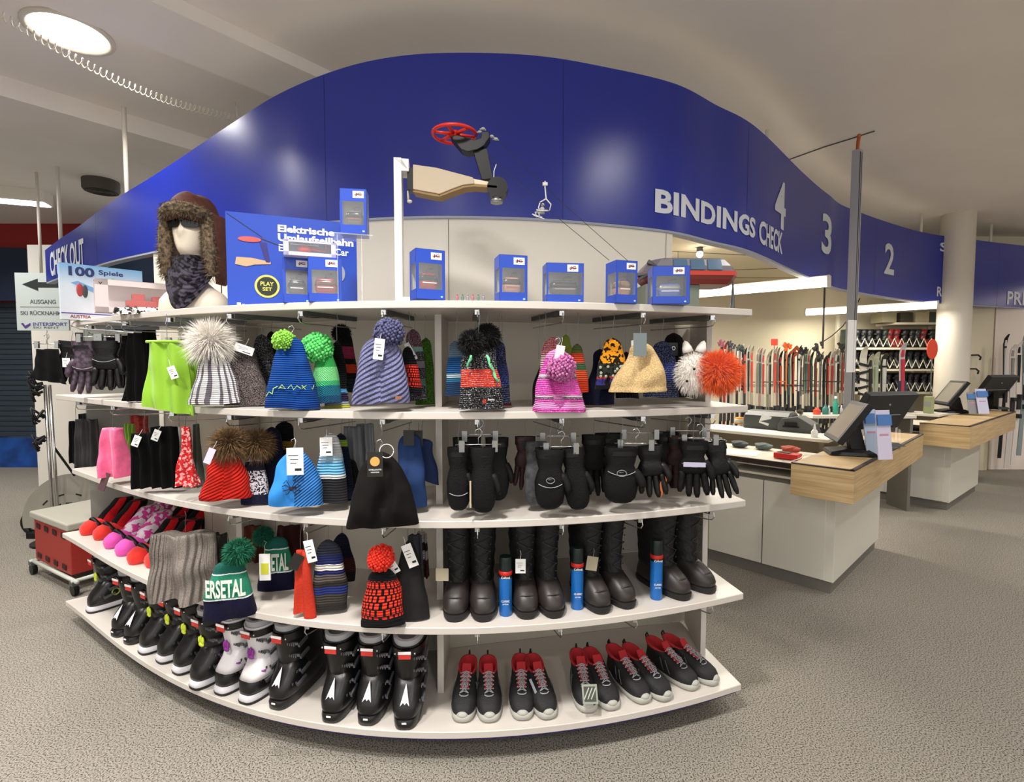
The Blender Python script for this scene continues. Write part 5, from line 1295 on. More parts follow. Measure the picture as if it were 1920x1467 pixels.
b = MB(); b.prism([(-.44 * w, .455 * h), (-.43 * w, .53 * h), (-.32 * w, .53 * h), (-.18 * w, .50 * h), (-.18 * w, .475 * h), (-.30 * w, .46 * h), (-.36 * w, .435 * h)], -.003, -.001); b.build('picture_arm', mat('picture_wood', '#c2a07c', .6), T)
b = MB(); b.prism([(-.26 * w, .70 * h), (-.21 * w, .70 * h), (-.185 * w, .49 * h), (-.215 * w, .49 * h)], -.003, -.001); b.build('picture_mast', mat('picture_violet', '#2b2370', .6), T)
b = MB(); b.prism([(-.33 * w + .085 * w * math.cos(a), .725 * h + .028 * h * math.sin(a)) for a in np.linspace(0, 2 * math.pi, 25)[:-1]], -.0035, -.001); b.build('picture_wheel', mat('picture_red', '#d2554e', .6), T)
b = MB(); b.tube([(-.25 * w, -.002, .745 * h), (-.10 * w, -.002, .68 * h)], .002, 4).tube([(-.49 * w, -.002, .98 * h), (-.24 * w, -.002, .76 * h)], .0012, 4); b.build('picture_cable', STEEL, T)
b = MB(); b.prism([(.36 * w + .04 * w * math.cos(a), .42 * h + .09 * h * math.sin(a)) for a in np.linspace(0, 2 * math.pi, 25)[:-1]], -.0035, -.001); b.build('picture_hall', mat('picture_grey', '#8f97a8', .6), T)
cx, cz, r = -.21 * w, .235 * h, .047
b = MB(); b.prism([(cx + r * math.cos(a), cz + r * math.sin(a)) for a in np.linspace(0, 2 * math.pi, 33)[:-1]], -.003, -.001); b.build('badge_ring', mat('badge_yellow', '#d8cf62', .5), T)
b = MB(); b.prism([(cx + r * .82 * math.cos(a), cz + r * .82 * math.sin(a)) for a in np.linspace(0, 2 * math.pi, 33)[:-1]], -.004, -.003); b.build('badge_disc', mat('badge_black', '#1b2418', .5), T)
text('badge_text', 'PLAY', .05, .017, mat('badge_yellow', '#d8cf62', .5), T, cx, -.0048, cz + .010, .02); text('badge_text', 'SET', .036, .015, mat('badge_yellow', '#d8cf62', .5), T, cx, -.0048, cz - .012, .02)
MB().box((-.42 * w, -.002, .03 * h), (.014, .002, .014)).build('maker_mark', PAPER, T); text('maker_text', 'jägerndorfer', .09, .011, PAPER, T, -.31 * w, -.002, .025 * h, .01)
MB().box((.445 * w, -.002, .06 * h), (.035, .002, .03)).build('corner_plate', PAPER, T); text('corner_print', 'JC', .02, .012, LOGO_R, T, .445 * w, -.0035, .062 * h, .04)
# game box, model box
p = hit(196, 592, .10); p.z = ZT; s_ = p.y / FPX; w = 121 * s_; h = 100 * s_
T = thing('board_game_box', 'pale blue board game box with skiers and a big dark blue number', 'game box', p, face_yaw(p, 1.) + .15)
def snow_picture():
    m, N, L, P = _new('game_picture'); tc = N.new('ShaderNodeTexCoord'); sp = N.new('ShaderNodeSeparateXYZ'); L.new(tc.outputs['Object'], sp.inputs[0])
    r = N.new('ShaderNodeValToRGB'); r.color_ramp.elements[0].position = .0; r.color_ramp.elements[0].color = rgb('#d9dde4'); r.color_ramp.elements[1].position = .30; r.color_ramp.elements[1].color = rgb('#6aa6d8')
    e = r.color_ramp.elements.new(.18); e.color = rgb('#cfdbe8'); L.new(sp.outputs['Z'], r.inputs['Fac']); L.new(r.outputs['Color'], P.inputs['Base Color']); P.inputs['Roughness'].default_value = .35
    return m
MB().bb((-w / 2, 0, 0), (w / 2, .06, h)).build('carton', snow_picture(), T)
text('title', '100', .30 * w, .17 * h, mat('print_navy2', '#1c2a66', .5), T, -.25 * w, -.002, h * .87, .04); text('title', 'Spiele', .30 * w, .11 * h, mat('print_navy2', '#1c2a66', .5), T, .10 * w, -.002, h * .88, .02)
b = MB(); b.ball((.12 * w, -.002, .74 * h), (.018, .002, .018)); b.ball((.12 * w, -.002, .62 * h), (.032, .002, .030)); b.build('picture_skier', mat('print_green', '#3c9a5c', .6), T, smooth=True)
b = MB(); b.ball((-.28 * w, -.002, .54 * h), (.014, .002, .035)); b.build('picture_racer', mat('print_red', '#a8383c', .6), T, smooth=True)
b = MB(); b.ball((-.22 * w, -.002, .52 * h), (.012, .002, .034)); b.build('picture_racer', mat('print_dark', '#3a3c44', .6), T, smooth=True)
b = MB(); b.prism([(-.38 * w, .66 * h), (-.30 * w, .70 * h), (.2 * w, .42 * h), (.1 * w, .38 * h)], -.0015, -.0005); b.build('picture_slope', mat('print_sky', '#6f9fd4', .5), T)
text('subtitle', 'AUSTRIA', .24 * w, .018, mat('print_red2', '#8c2a2a', .5), T, -.34 * w + .02, -.002, h * .06, .02)
MB().bb((-w / 2, -.001, .105 * h), (w / 2, -.0, .125 * h)).build('violet_line', mat('print_violet', '#4b3a8c', .5), T)
p = hit(256, 590, .03); p.z = ZT; s_ = p.y / FPX; w = 118 * s_; h = 60 * s_
T = thing('model_vehicle_box', 'low white window box with a red model piste vehicle', 'toy box', p, face_yaw(p, 1.) + .1)
b = MB(); b.bb((-w / 2, 0, 0), (w / 2, .002, h * .16)).bb((-w / 2, 0, h * .82), (w / 2, .002, h)).bb((-w / 2, 0, 0), (-w * .34, .002, h)).bb((-w / 2, 0, h - .002), (w / 2, .08, h)).bb((-w / 2, 0, 0), (w / 2, .08, .002)).bb((-w / 2, .078, 0), (w / 2, .08, h)); b.build('carton', mat('carton_white_rose', '#e3d6d6', .5), T)
MB().bb((-w * .34, .0005, h * .16), (w / 2, .0015, h * .82)).build('film_window', CLR, T)
b = MB(); b.box((.1 * w, .035, .30 * h), (.44 * w, .05, .24 * h)).box((.04 * w, .035, .52 * h), (.16 * w, .045, .22 * h)).box((.28 * w, .035, .5 * h), (.12 * w, .045, .16 * h)); b.build('toy_vehicle', RED, T, bevel=.002)
b = MB()
for k in range(5): b.tube([(-.1 * w + k * .1 * w, .01, .20 * h), (-.1 * w + k * .1 * w, .06, .20 * h)], .008, 10)
b.build('toy_track', BLACK, T, smooth=True)
text('logo', 'V', .014, .012, INK, T, -.43 * w, -.001, h * .86, .02)
p = hit(232, 592, -.0); p.z = ZT + .001; o = drape('crumpled black and white cloth lying before the model vehicle box', 'cloth', 'cloth', 262, 581, 590, 92, .005, knit('cloth_black_white', [(0, '#d8d2cc')], 'fuzz', speck='#26262a', amt=.4, fs=60), topk=.8, d=.04, folds=4, seed=30)[0]
# little strip of figures
p = hit(882, 571, .06); p.z = ZT; T = thing('figure_strip', 'tiny clear blister strip of painted miniature skiers lying on the top board', 'toy', p, face_yaw(p, 1.))
MB().bb((-.06, 0, 0), (.06, .03, .012)).build('blister', CLR, T, bevel=.003)
rg = random.Random(3)
for k in range(6):
    b = MB(); x = -.05 + k * .02; b.ball((x, .012, .016), (.005, .004, .012), 8, 6); b.ball((x, .012, .030), .0035, 7, 5); b.build('figure', mat('figure_%d' % (k % 3), ['#a8606c', '#5b7a6c', '#8a8690'][k % 3], .5), T, smooth=True)
# ---- cable car lift model
YL = 2.28
def LP(px, py, dy=0.): return PY(px, py, YL + dy)
p = LP(750, 570); T = thing('lift_post', 'tall white post with a stepped foot carrying the toy ropeway', 'display stand', (p.x, YL, ZT))
zt = LP(750, 303).z - ZT
b = MB(); b.prism([(-.016, 0), (.050, 0), (.050, .062), (.016, .062), (.016, zt), (-.016, zt)], -.045, .045); b.prism([(-.016, zt - .002), (.048, zt - .004), (.048, zt - .055), (.016, zt - .055), (.016, zt - .002)], -.045, .045)
b.build('post', mat('post_white', '#eeebe4', .35), T, rot=(0, 0, .12), bevel=.001, seg=1)
T = thing('toy_ropeway', 'toy ropeway with beige arm, black mast and big red pulley wheel on white post', 'toy', LP(780, 345))
O = T.location.copy()
def poly(pxs): return [((PY(x, y, YL).x - O.x), (PY(x, y, YL).z - O.z)) for x, y in pxs]
WOODB = mat('toy_wood_beige', '#b3a289', .5); UND = mat('toy_wood_brown', '#8a6d3e', .6)
MB().prism(poly([(777, 314), (820, 320), (888, 338), (890, 350), (870, 352), (848, 360), (826, 369), (816, 367), (777, 360)]), -.035, .04).build('arm', WOODB, T, bevel=.002, seg=1)
MB().prism(poly([(777, 358), (818, 366), (826, 368), (826, 373), (816, 372), (777, 364)]), -.03, .04).prism(poly([(824, 369), (848, 359), (870, 351), (890, 349), (932, 353), (932, 357), (890, 354), (872, 356), (850, 364), (826, 373)]), -.03, .04).build('arm_underside', UND, T)
MB().prism(poly([(886, 338), (932, 347), (932, 355), (888, 351)]), -.02, .02).build('arm_tip', mat('toy_wood_pale', '#dccbb0', .5), T)
b = MB(); b.prism(poly([(766, 322), (779, 318), (779, 362), (766, 358)]), -.03, .03); b.build('clamp', BLACK, T)
b = MB(); c = poly([(768, 378)])[0]; b.ball((c[0], 0, c[1]), (.012, .008, .008)); b.tube([(c[0] - .006, 0, c[1] + .006), (c[0] - .006, 0, c[1] + .045)], .005, 8); b.build('clamp_screw', mat('screw_ivory', '#c9bfae', .5), T, smooth=True)
MB().prism(poly([(887, 285), (914, 281), (925, 338), (904, 340)]), -.018, .018).build('mast', BLACK, T, bevel=.002)
MB().prism(poly([(845, 261), (860, 259), (890, 268), (902, 264), (904, 252), (918, 252), (919, 263), (908, 279), (896, 286), (878, 290), (866, 286)]), -.03, .03).build('mast_head', BLACK, T, bevel=.003)
c = poly([(933, 355)])[0]
b = MB(); b.loft([[(c[0] + .045 * math.cos(a), y, c[1] + .045 * math.sin(a)) for a in np.linspace(0, 2 * math.pi, 25)[:-1]] for y in (-.03, .03)]); b.build('motor', BLACK, T, smooth=True, autosm=40)
b = MB(); b.lathe([(.026, -.012), (.028, 0), (.02, .01)], 18, (c[0] - .004, -.01, c[1] - .052)); b.build('motor_cap', mat('cap_silver', '#9a9c98', .3, .8), T, smooth=True)
# wheel, level
c = poly([(852, 252)])[0]; Rw = .094
b = MB(); b.tube([(c[0] + Rw * math.cos(a), Rw * math.sin(a), c[1]) for a in np.linspace(0, 2 * math.pi, 41)], .0075, 10)
for k in range(6):
    a = k * math.pi / 3 + .3; b.tube([(c[0], 0, c[1]), (c[0] + Rw * math.cos(a), Rw * math.sin(a), c[1])], [.009, .006], 8)
b.lathe([(.018, -.015), (.018, .012)], 16, (c[0], 0, c[1])); b.build('pulley_wheel', mat('wheel_red', '#d8281a', .35), T, smooth=True)
b = MB(); 
for x, y in ((900, 250), (912, 254), (922, 258), (906, 244), (930, 263)):
    q = poly([(x, y)])[0]; b.ball((q[0], -.012, q[1]), (.010, .008, .006), 8, 6); b.tube([(q[0] - .015, 0, q[1] + .004), (q[0] + .012, -.01, q[1] - .004)], .003, 5)
b.build('rope_rollers', mat('roller_grey', '#b9b8ae', .4), T)
q = poly([(928, 310)])[0]; q2 = poly([(926, 340)])[0]; b = MB(); b.tube([(q[0] + .006, -.01, q[1]), (q[0] - .004, -.01, q[1] - .03), (q2[0], -.01, q2[1])], .002, 5); b.build('wire', PAPER, T)
# ropes
E1, E2 = PY(1178, 490, 2.33), PY(1142, 488, 2.20)
W1, W2 = LP(930, 262), LP(915, 290, -.04)
o = MB().tube([W1, W1.lerp(E1, .5) - Vector((0, 0, .01)), E1], .0013, 5).build('rope', mat('rope_dark', '#2a2a33', .6)); tag(o, 'upper dark rope running from the red pulley wheel down to the red gondola station', 'rope')
o = MB().tube([W2, W2.lerp(E2, .5) - Vector((0, 0, .012)), E2], .0013, 5).build('rope', mat('rope_dark', '#2a2a33', .6)); tag(o, 'lower dark rope from the black mast down to the front blue window box', 'rope')
# toy chair on the rope
p = PY(1022, 347, 2.29); T = thing('toy_chairlift_seat', 'small white toy lift chair with a seated figure hanging on the rope', 'toy', p)
CW = mat('toy_white', '#d5d3cf', .4)
k = 2.29 / FPX
def cp_(*a): return [((x - 1022) * k, y3, (347 - y) * k) for x, y, y3 in a]
b = MB(); b.tube(cp_((1022, 340, 0), (1022, 352, 0), (1024, 372, 0)), .003, 6); b.box((0, 0, .004), (.022, .012, .012)); b.build('hanger', CW, T, smooth=False)
b = MB(); b.tube(cp_((1024, 372, 0), (1013, 378, 0), (1010, 388, 0), (1014, 396, 0)), .003, 6).tube(cp_((1024, 372, 0), (1033, 382, 0), (1030, 394, 0)), .003, 6).tube(cp_((1006, 396, -.02), (1028, 396, -.02)), .0025, 6).tube(cp_((1006, 390, .01), (1028, 392, .01)), .0025, 6); b.build('seat_frame', CW, T, smooth=True)
b = MB(); b.ball(cp_((1018, 383, 0))[0], .008, 8, 6); b.ball(cp_((1017, 392, 0))[0], (.012, .009, .014), 8, 6); b.tube(cp_((1016, 398, 0), (1004, 399, -.02), (1006, 408, -.02)), [.005, .004, .003], 6).tube(cp_((1020, 398, 0), (1010, 401, -.03), (1012, 410, -.03)), [.005, .004, .003], 6)
b.build('figure', mat('figure_grey', '#a5a4a2', .5), T, smooth=True)
b = MB(); b.tube(cp_((998, 402, -.02), (1016, 409, -.03)), .002, 5).tube(cp_((1000, 406, -.035), (1020, 412, -.03)), .002, 5); b.build('toy_skis', CW, T)
# ---- red gondola station, standing on a grey plinth box
p = PZ(1250, 560, ZT); 
c = PY(1248, 575, 2.45); o = MB().bb((-.13, -.08, 0), (.13, .09, .137)).build('plinth_box', mat('grey_green_box', '#6f766a', .6), loc=(c.x, 2.45, ZT), rot=(0, 0, .1), bevel=.002, seg=1); tag(o, 'grey-green box that carries the red gondola station', 'box')
T = thing('gondola_station', 'red toy gondola station with blue-grey glazed roof panels', 'toy', (PY(1285, 500, 2.45).x, 2.45, ZT + .137), .05)
RD2 = mat('station_red', '#c0301c', .35)
L2 = .225
out = lambda k, z, dx=0: [(dx + x * k, y * k, z) for x, y in ((-L2, -.05), (-L2 * .8, -.10), (L2 * .85, -.10), (L2, -.05), (L2, .05), (L2 * .85, .10), (-L2 * .8, .10), (-L2, .05))]
MB().loft([out(.86, .0), out(.95, .022), out(1., .042), out(1., .058)]).build('base', mat('station_dark_red', '#6a1d14', .4), T)
MB().loft([out(1.012, .040), out(1.015, .060)]).build('rim', RD2, T)
MB().loft([out(.99, .058), out(.93, .085), out(.80, .115), out(.70, .122)]).build('roof', mat('station_roof_grey', '#6d6a70', .3), T)
for x in (-.06, .02, .10):
    MB().loft([[(x - .034, -.106, .064), (x + .034, -.106, .064), (x + .032, -.086, .114), (x - .030, -.086, .114)], [(x - .034, -.088, .066), (x + .034, -.088, .066), (x + .032, -.072, .112), (x - .030, -.072, .112)]]).build('roof_glass', mat('station_glass', '#4d6880', .12), T)
MB().tube([(-.24, -.05, .03), (-.16, -.09, .075), (-.20, -.06, .105)], .012, 6).tube([(-.26, -.06, .045), (-.19, -.09, .05)], .008, 6).build('rope_guide', STEEL, T)
MB().lathe([(.012, 0), (.002, .16)], 10, (.235, .0, -.115)).build('pin', STEEL, T)

# ---- mannequin
p = hit(366, 574, .16); p.z = ZT; s_ = 1.
fy = face_yaw(p, 1.)
T = thing('mannequin_head', 'cream mannequin bust on the top board wearing hat, dark glasses and neckerchief', 'mannequin', p, fy - .50)
SK = mat('mannequin_cream', '#d8ccb8', .5)
def face_ring(z, hw, df, db, n=48):
    r = []
    for j in range(n):
        a = 2 * math.pi * j / n - math.pi / 2; ca, sa = math.cos(a), math.sin(a)
        x = math.copysign(abs(ca) ** .9, ca) * hw; y = sa * (df if sa < 0 else db)
        g = math.exp(-(x / .010) ** 2) if sa < 0 else 0
        # nose, lips, eye sockets, chin
        y -= g * .024 * math.exp(-((z - .345) / .016) ** 2) + g * .010 * math.exp(-((z - .370) / .018) ** 2)
        if sa < 0:
            y -= .006 * math.exp(-(x / .022) ** 2) * (math.exp(-((z - .318) / .006) ** 2) + math.exp(-((z - .306) / .006) ** 2))
            y -= .008 * math.exp(-(x / .022) ** 2) * math.exp(-((z - .283) / .012) ** 2)
            y += .010 * (math.exp(-((abs(x) - .032) / .014) ** 2)) * math.exp(-((z - .385) / .012) ** 2)
        r.append((x, y, z))
    return r
rings = []
for z, hw, df, db in ((0, .15, .085, .08), (.02, .155, .09, .085), (.06, .15, .085, .08), (.09, .125, .070, .07), (.115, .085, .055, .06), (.14, .058, .045, .055), (.18, .050, .040, .055), (.225, .048, .040, .056), (.248, .046, .055, .058), (.262, .040, .078, .062), (.272, .047, .084, .068), (.285, .054, .086, .074), (.30, .060, .088, .08), (.315, .064, .089, .086), (.33, .067, .089, .09), (.345, .070, .090, .094), (.36, .072, .090, .098), (.375, .073, .089, .10), (.39, .074, .089, .10), (.41, .075, .09, .10), (.44, .073, .085, .098), (.47, .060, .068, .08), (.49, .035, .04, .05), (.496, .01, .012, .015)):
    rings.append(face_ring(z, hw, df, db))
MB().loft(rings).build('bust', SK, T, smooth=True)
for sx in (-1, 1): MB().ball((sx * .074, .012, .365), (.008, .018, .03)).build('ear', SK, T, smooth=True)
Hh = thing('trapper_hat', 'brown leather trapper hat with thick fur brim and ear flaps on the mannequin', 'hat', p, fy - .50)
LEA = mat('leather_rust', '#54291a', .8, bump=.5, scale=40, var=.3); TF = mat('fur_trapper', '#8a755c', .95, var=.85, scale=70)
b = MB(); rr = []
for v in np.linspace(0, 1, 12):
    a = v * math.pi / 2; k = math.cos(a) ** .7; rr.append([(.100 * k * math.cos(t) * (1 + .03 * math.sin(5 * t)), .012 + .125 * k * math.sin(t), .40 + .140 * math.sin(a) ** .9 + .006 * math.sin(3 * t)) for t in np.linspace(0, 2 * math.pi, 33)[:-1]])
b.loft(rr); b.build('crown', LEA, Hh, smooth=True)
def fur_strip(pts, rad, n, ln, seed, name='fur_brim'):
    rg = random.Random(seed); b = MB(); b.tube(pts, rad, 10); P_ = [Vector(q) for q in pts]
    for i in range(n):
        k = rg.randrange(len(P_) - 1); c = P_[k].lerp(P_[k + 1], rg.random()); r = rad[k] if isinstance(rad, list) else rad
        d = Vector((rg.gauss(0, 1), rg.gauss(0, 1), rg.gauss(0, 1))).normalized(); q0 = c + d * r * .9; q1 = c + d * (r + ln * rg.uniform(.5, 1.1)) + Vector((0, 0, -ln * .4)); s = d.cross(Vector((rg.random(), rg.random(), rg.random()))).normalized() * .0014
        o = len(b.v); b.v += [q0 - s, q0 + s, q1]; b._f((o, o + 1, o + 2))
    return b.build(name, TF, Hh)
fur_strip([(-.095, -.02, .425), (-.075, -.075, .435), (-.04, -.105, .442), (0, -.115, .445), (.04, -.105, .442), (.075, -.075, .435), (.095, -.02, .425)], [.022, .027, .030, .031, .030, .027, .022], 2600, .022, 1)
for sx in (-1, 1):
    fur_strip([(sx * .088, -.045, .425), (sx * .092, -.052, .37), (sx * .095, -.05, .30), (sx * .098, -.045, .23), (sx * .092, -.04, .165)], [.022, .026, .028, .027, .018], 2200, .020, 2 + sx, 'fur_flap')
    b = MB(); b.loft([[(sx * (.108 + dx), y, z) for dx, y in ((.004, -.045), (.020, -.03), (.026, .03), (.018, .115), (-.004, .115), (-.004, -.03))] for z, dx0 in ((.44, 0), (.36, 0), (.28, 0), (.20, 0))] + [[(sx * .105, -.02, .135), (sx * .116, -.01, .135), (sx * .118, .03, .135), (sx * .112, .06, .135), (sx * .1, .06, .135), (sx * .1, -.01, .135)]]); b.build('ear_flap', LEA, Hh, smooth=True)
MB().tube([(.11, .02, .15), (.115, .01, .10), (.11, .0, .03)], .0025, 5).build('tie_cord', LEA, Hh)
G = thing('sunglasses', 'black wraparound sunglasses on the mannequin face', 'glasses', p, fy - .50)
GLB = mat('lens_black', '#050506', .06)
for sx in (-1, 1):
    b = MB(); rr = []
    for off in (0, .004):
        rr.append([(sx * (.035 + .032 * math.copysign(abs(math.cos(a)) ** .7, math.cos(a))), -.098 + off + .022 * abs(.034 + .029 * math.cos(a)) / .06 * abs(.034 + .029 * math.cos(a)) / .06, .389 + .022 * math.copysign(abs(math.sin(a)) ** .7, math.sin(a))) for a in np.linspace(0, 2 * math.pi, 25)[:-1]])
    b.loft(rr); b.build('lens', GLB, G, smooth=True, autosm=40)
    MB().tube([(sx * .062, -.078, .395), (sx * .078, -.03, .392), (sx * .080, .03, .385)], .003, 6).build('temple', BLACK, G, smooth=True)
MB().tube([(-.008, -.100, .394), (0, -.104, .397), (.008, -.100, .394)], .003, 6).build('bridge', BLACK, G, smooth=True)
N_ = thing('neckerchief', 'black and violet striped triangular neckerchief round the mannequin neck', 'scarf', p, fy - .50)
KN = knit('kerchief_violet_black', [(0, '#1a161c')], 'cable', n=12, speck='#453f4c', amt=.5, fs=40)
b = MB(); rr = []
for i in range(16):
    v = i / 15; ring = []
    zt_, zb_ = .262, None
    for j in range(49):
        a = (j / 48 - .5) * math.pi * 1.25; front = math.cos(a / 1.25)
        zlow = .262 - (.075 + .185 * max(0, front) ** 3.0)
        z = lerp(.262 - .01 * front, zlow, v); rad = lerp(.062, .085, min(1, v * 1.6)) + .04 * v * max(0, front) ** 2
        fold = .006 * math.sin(v * 19 + a * 2.2)
        ring.append(((rad + fold) * math.sin(a) * 1.12 * (1 - .25 * v * max(0, front)), -(rad + fold) * math.cos(a) - .004, z))
    rr.append(ring)
b.loft(rr, closed=False); o = b.build('cloth', KN, N_, smooth=True); sm = o.modifiers.new('thickness', 'SOLIDIFY'); sm.thickness = .004
# ---------------------------------------------------------------- service desks, right
def oak():
    m, N, L, P = _new('oak_veneer'); tc = N.new('ShaderNodeTexCoord'); mp = N.new('ShaderNodeMapping'); mp.inputs['Scale'].default_value = (1.5, 1.5, 45)
    L.new(tc.outputs['Object'], mp.inputs['Vector']); nz = N.new('ShaderNodeTexNoise'); nz.inputs['Scale'].default_value = 2; nz.inputs['Detail'].default_value = 5; L.new(mp.outputs['Vector'], nz.inputs['Vector'])
    r = N.new('ShaderNodeValToRGB'); r.color_ramp.elements[0].color = rgb('#a88a5e'); r.color_ramp.elements[0].position = .3; r.color_ramp.elements[1].color = rgb('#cbb082'); r.color_ramp.elements[1].position = .7
    L.new(nz.outputs['Fac'], r.inputs['Fac']); L.new(r.outputs['Color'], P.inputs['Base Color']); P.inputs['Roughness'].default_value = .45
    return m
OAK = oak(); EDGE = mat('dark_edge', '#2a1d16', .5); KICK = mat('kick_plate', '#77736c', .45, .3); DESKW = mat('desk_white', '#d4cfc3', .45); GAP = mat('door_gap', '#6d685f', .8)
def desk(label, org, rz, bl, bw, wx0, wx1, wy0, wy1, wtop, wbot, deep):
    """org: floor corner of the cabinet; x runs along the oak counter, y back along the cabinet doors"""
    T = thing('service_desk', label, 'counter', org, rz)
    MB().bb((.02, .02, 0), (bl - .02, deep, .085)).build('kick_plate', KICK, T)
    MB().bb((0, 0, .085), (bl, wy1, wbot)).build('end_cabinet', DESKW, T, bevel=.002, seg=1)
    MB().bb((.012, wy1, .085), (bl * .8, deep, .735)).build('carcass', GAP, T)
    n = int((deep - .0) / .42); y = .05
    for k in range(n):
        y1 = y + .405
        MB().bb((-.004 if k else -.006, y + .004, .09), (.012, y1 - .004, .70)).build('door', DESKW, T, bevel=.0015, seg=1); y = y1
    # open compartments under the worktop
    b = MB(); zt = wtop - .045
    b.bb((.0, wy1, .735), (bl * .8, deep, .75)); b.bb((.30, wy1, .75), (.31, deep, zt - .03))
    yy = wy1 + .02
    while yy < deep: b.bb((.0, yy, .75), (.30, yy + .018, zt - .03)); yy += .48
    b.bb((.01, wy1, .80), (.28, wy1 + .46, .808)); b.build('open_compartment', DESKW, T)
    MB().bb((-.02, wy1 + .0, zt - .03), (bl * .42, deep, zt)).build('worktop', mat('worktop_cream', '#e6dcc8', .4), T, bevel=.002, seg=1)
    MB().bb((-.024, wy1, zt - .036), (-.020, deep, zt - .004)).build('worktop_edge', EDGE, T)
    # oak box of the counter with its dark rim
    MB().bb((wx0, wy0, wbot), (wx1, wy1, wtop - .006)).build('oak_counter', OAK, T, bevel=.001, seg=1)
    b = MB(); t = .022
    b.bb((wx0 - .002, wy0 - .002, wtop - .008), (wx1, wy0 + t, wtop)); b.bb((wx0 - .002, wy0, wtop - .008), (wx0 + t, wy1, wtop)); b.bb((wx1 - t, wy0, wtop - .008), (wx1, wy1, wtop)); b.build('dark_rim', EDGE, T)
    # raised shelf at the back
    b = MB(); b.bb((.62, wy1 + .02, .93), (1.02, deep, .955)); b.build('raised_shelf', DESKW, T, bevel=.002, seg=1)
    b = MB()
    for yy in (wy1 + .1, (wy1 + deep) / 2, deep - .1): b.bb((.80, yy, .2), (.83, yy + .03, .93))
    b.bb((.95, wy1, .1), (.97, deep, .93)); b.build('shelf_support', mat('support_beige', '#b8ab92', .6), T)
    return T
C1 = Vector((2.13, 3.29, 0)); A1 = math.atan2(.683, .73)
desk('white service desk with a long overhanging oak counter, nearest behind the shelving unit', C1, A1, 1.27, 1, -.24, 2.12, -.15, .20, .90, .69, 2.5)
C2 = Vector((4.58, 5.24, 0)); A2 = math.radians(38)
desk('white service desk with oak counter standing farther away before the column', C2, A2, 1.35, 1, -.24, 2.3, -.18, .22, .93, .70, 1.08)
def on1(x, y, z=0.): return C1 + Vector((x * math.cos(A1) - y * math.sin(A1), x * math.sin(A1) + y * math.cos(A1), z))
def on2(x, y, z=0.): return C2 + Vector((x * math.cos(A2) - y * math.sin(A2), x * math.sin(A2) + y * math.cos(A2), z))
SCRN = mat('screen_grey', '#8f8a80', .25); SCRB = mat('monitor_bezel_silver', '#55565a', .35, .4)
def till(label, loc, rz, k=1.):
    """touch monitor on its foot; the screen faces -x"""
    T = thing('touch_monitor', label, 'monitor', loc, rz)
    MB().loft([[(x * k, y * k, z * k) for x, y, z in r] for r in ([(-.13, -.11, 0), (.13, -.11, 0), (.13, .11, 0), (-.13, .11, 0)], [(-.12, -.10, .018), (.12, -.10, .018), (.12, .10, .018), (-.12, .10, .018)], [(-.03, -.07, .035), (.09, -.07, .035), (.09, .07, .035), (-.03, .07, .035)])]).build('foot', BLACK, T)
    MB().loft([[(x * k, y * k, z * k) for x, y, z in r] for r in ([(.0, -.05, .03), (.08, -.05, .03), (.08, .05, .03), (.0, .05, .03)], [(-.02, -.04, .14), (.05, -.04, .16), (.05, .04, .16), (-.02, .04, .14)])]).build('neck', BLACK, T)
    R = Matrix.Rotation(math.radians(-62), 3, 'Y')   # panel leans back
    R = Matrix.Rotation(math.radians(33), 3, 'Y')
    c = Vector((-.015, 0, .20)) * k
    MB().box(c, (.035 * k, .36 * k, .29 * k), R).build('housing', BLACK, T, bevel=.004)
    MB().box(c + R @ Vector((-.0185 * k, 0, 0)), (.002, .352 * k, .282 * k), R).build('bezel', SCRB, T)
    MB().box(c + R @ Vector((-.0200 * k, 0, 0)), (.002, .31 * k, .235 * k), R).build('screen', SCRN, T)
    return T
def back_display(label, loc, rz, k=1.):
    T = thing('customer_display', label, 'monitor', loc, rz)
    R = Matrix.Rotation(math.radians(30), 3, 'Y')
    MB().loft([[(x * k, y * k, z * k) for x, y, z in r] for r in ([(-.11, -.10, 0), (.11, -.10, 0), (.11, .10, 0), (-.11, .10, 0)], [(-.08, -.07, .02), (.08, -.07, .02), (.08, .07, .02), (-.08, .07, .02)])]).build('foot', BLACK, T)
    MB().box((0, 0, .09 * k), (.06 * k, .08 * k, .15 * k)).build('neck', BLACK, T)
    c = Vector((.02, 0, .22)) * k
    MB().box(c, (.045 * k, .42 * k, .26 * k), R).build('housing', DARK, T, bevel=.006)
    MB().box(c + R @ Vector((.024 * k, 0, -.02 * k)), (.006 * k, .30 * k, .004 * k), R).build('vent_slot', GREYT, T)
    MB().ball(c + R @ Vector((.024 * k, 0, .06 * k)), (.003, .010, .010)).build('lock', GREYT, T)
    return T
def flyer(label, loc, rz, w=.10, h=.21, c='#c6d2ea', tilt=.12, grp=None):
    T = thing('leaflet', label, 'leaflet', loc, rz, grp)
    R = Matrix.Rotation(tilt, 3, 'X')
    MB().box((0, 0, h / 2), (w, .006, h), R).build('sheet', mat('leaflet_' + c[1:], c, .5), T)
    MB().box((0, 0, h * .80), (w * .99, .0075, h * .22), R).build('picture', mat('leaflet_blue', '#4a78b8', .5), T)
    b = MB(); b.box((0, -.001, h * .5), (w * .6, .0085, .012), R); b.box((0, -.001, h * .40), (w * .5, .0085, .008), R); b.build('print', mat('leaflet_rose', '#c48aa0', .6), T)
    return T
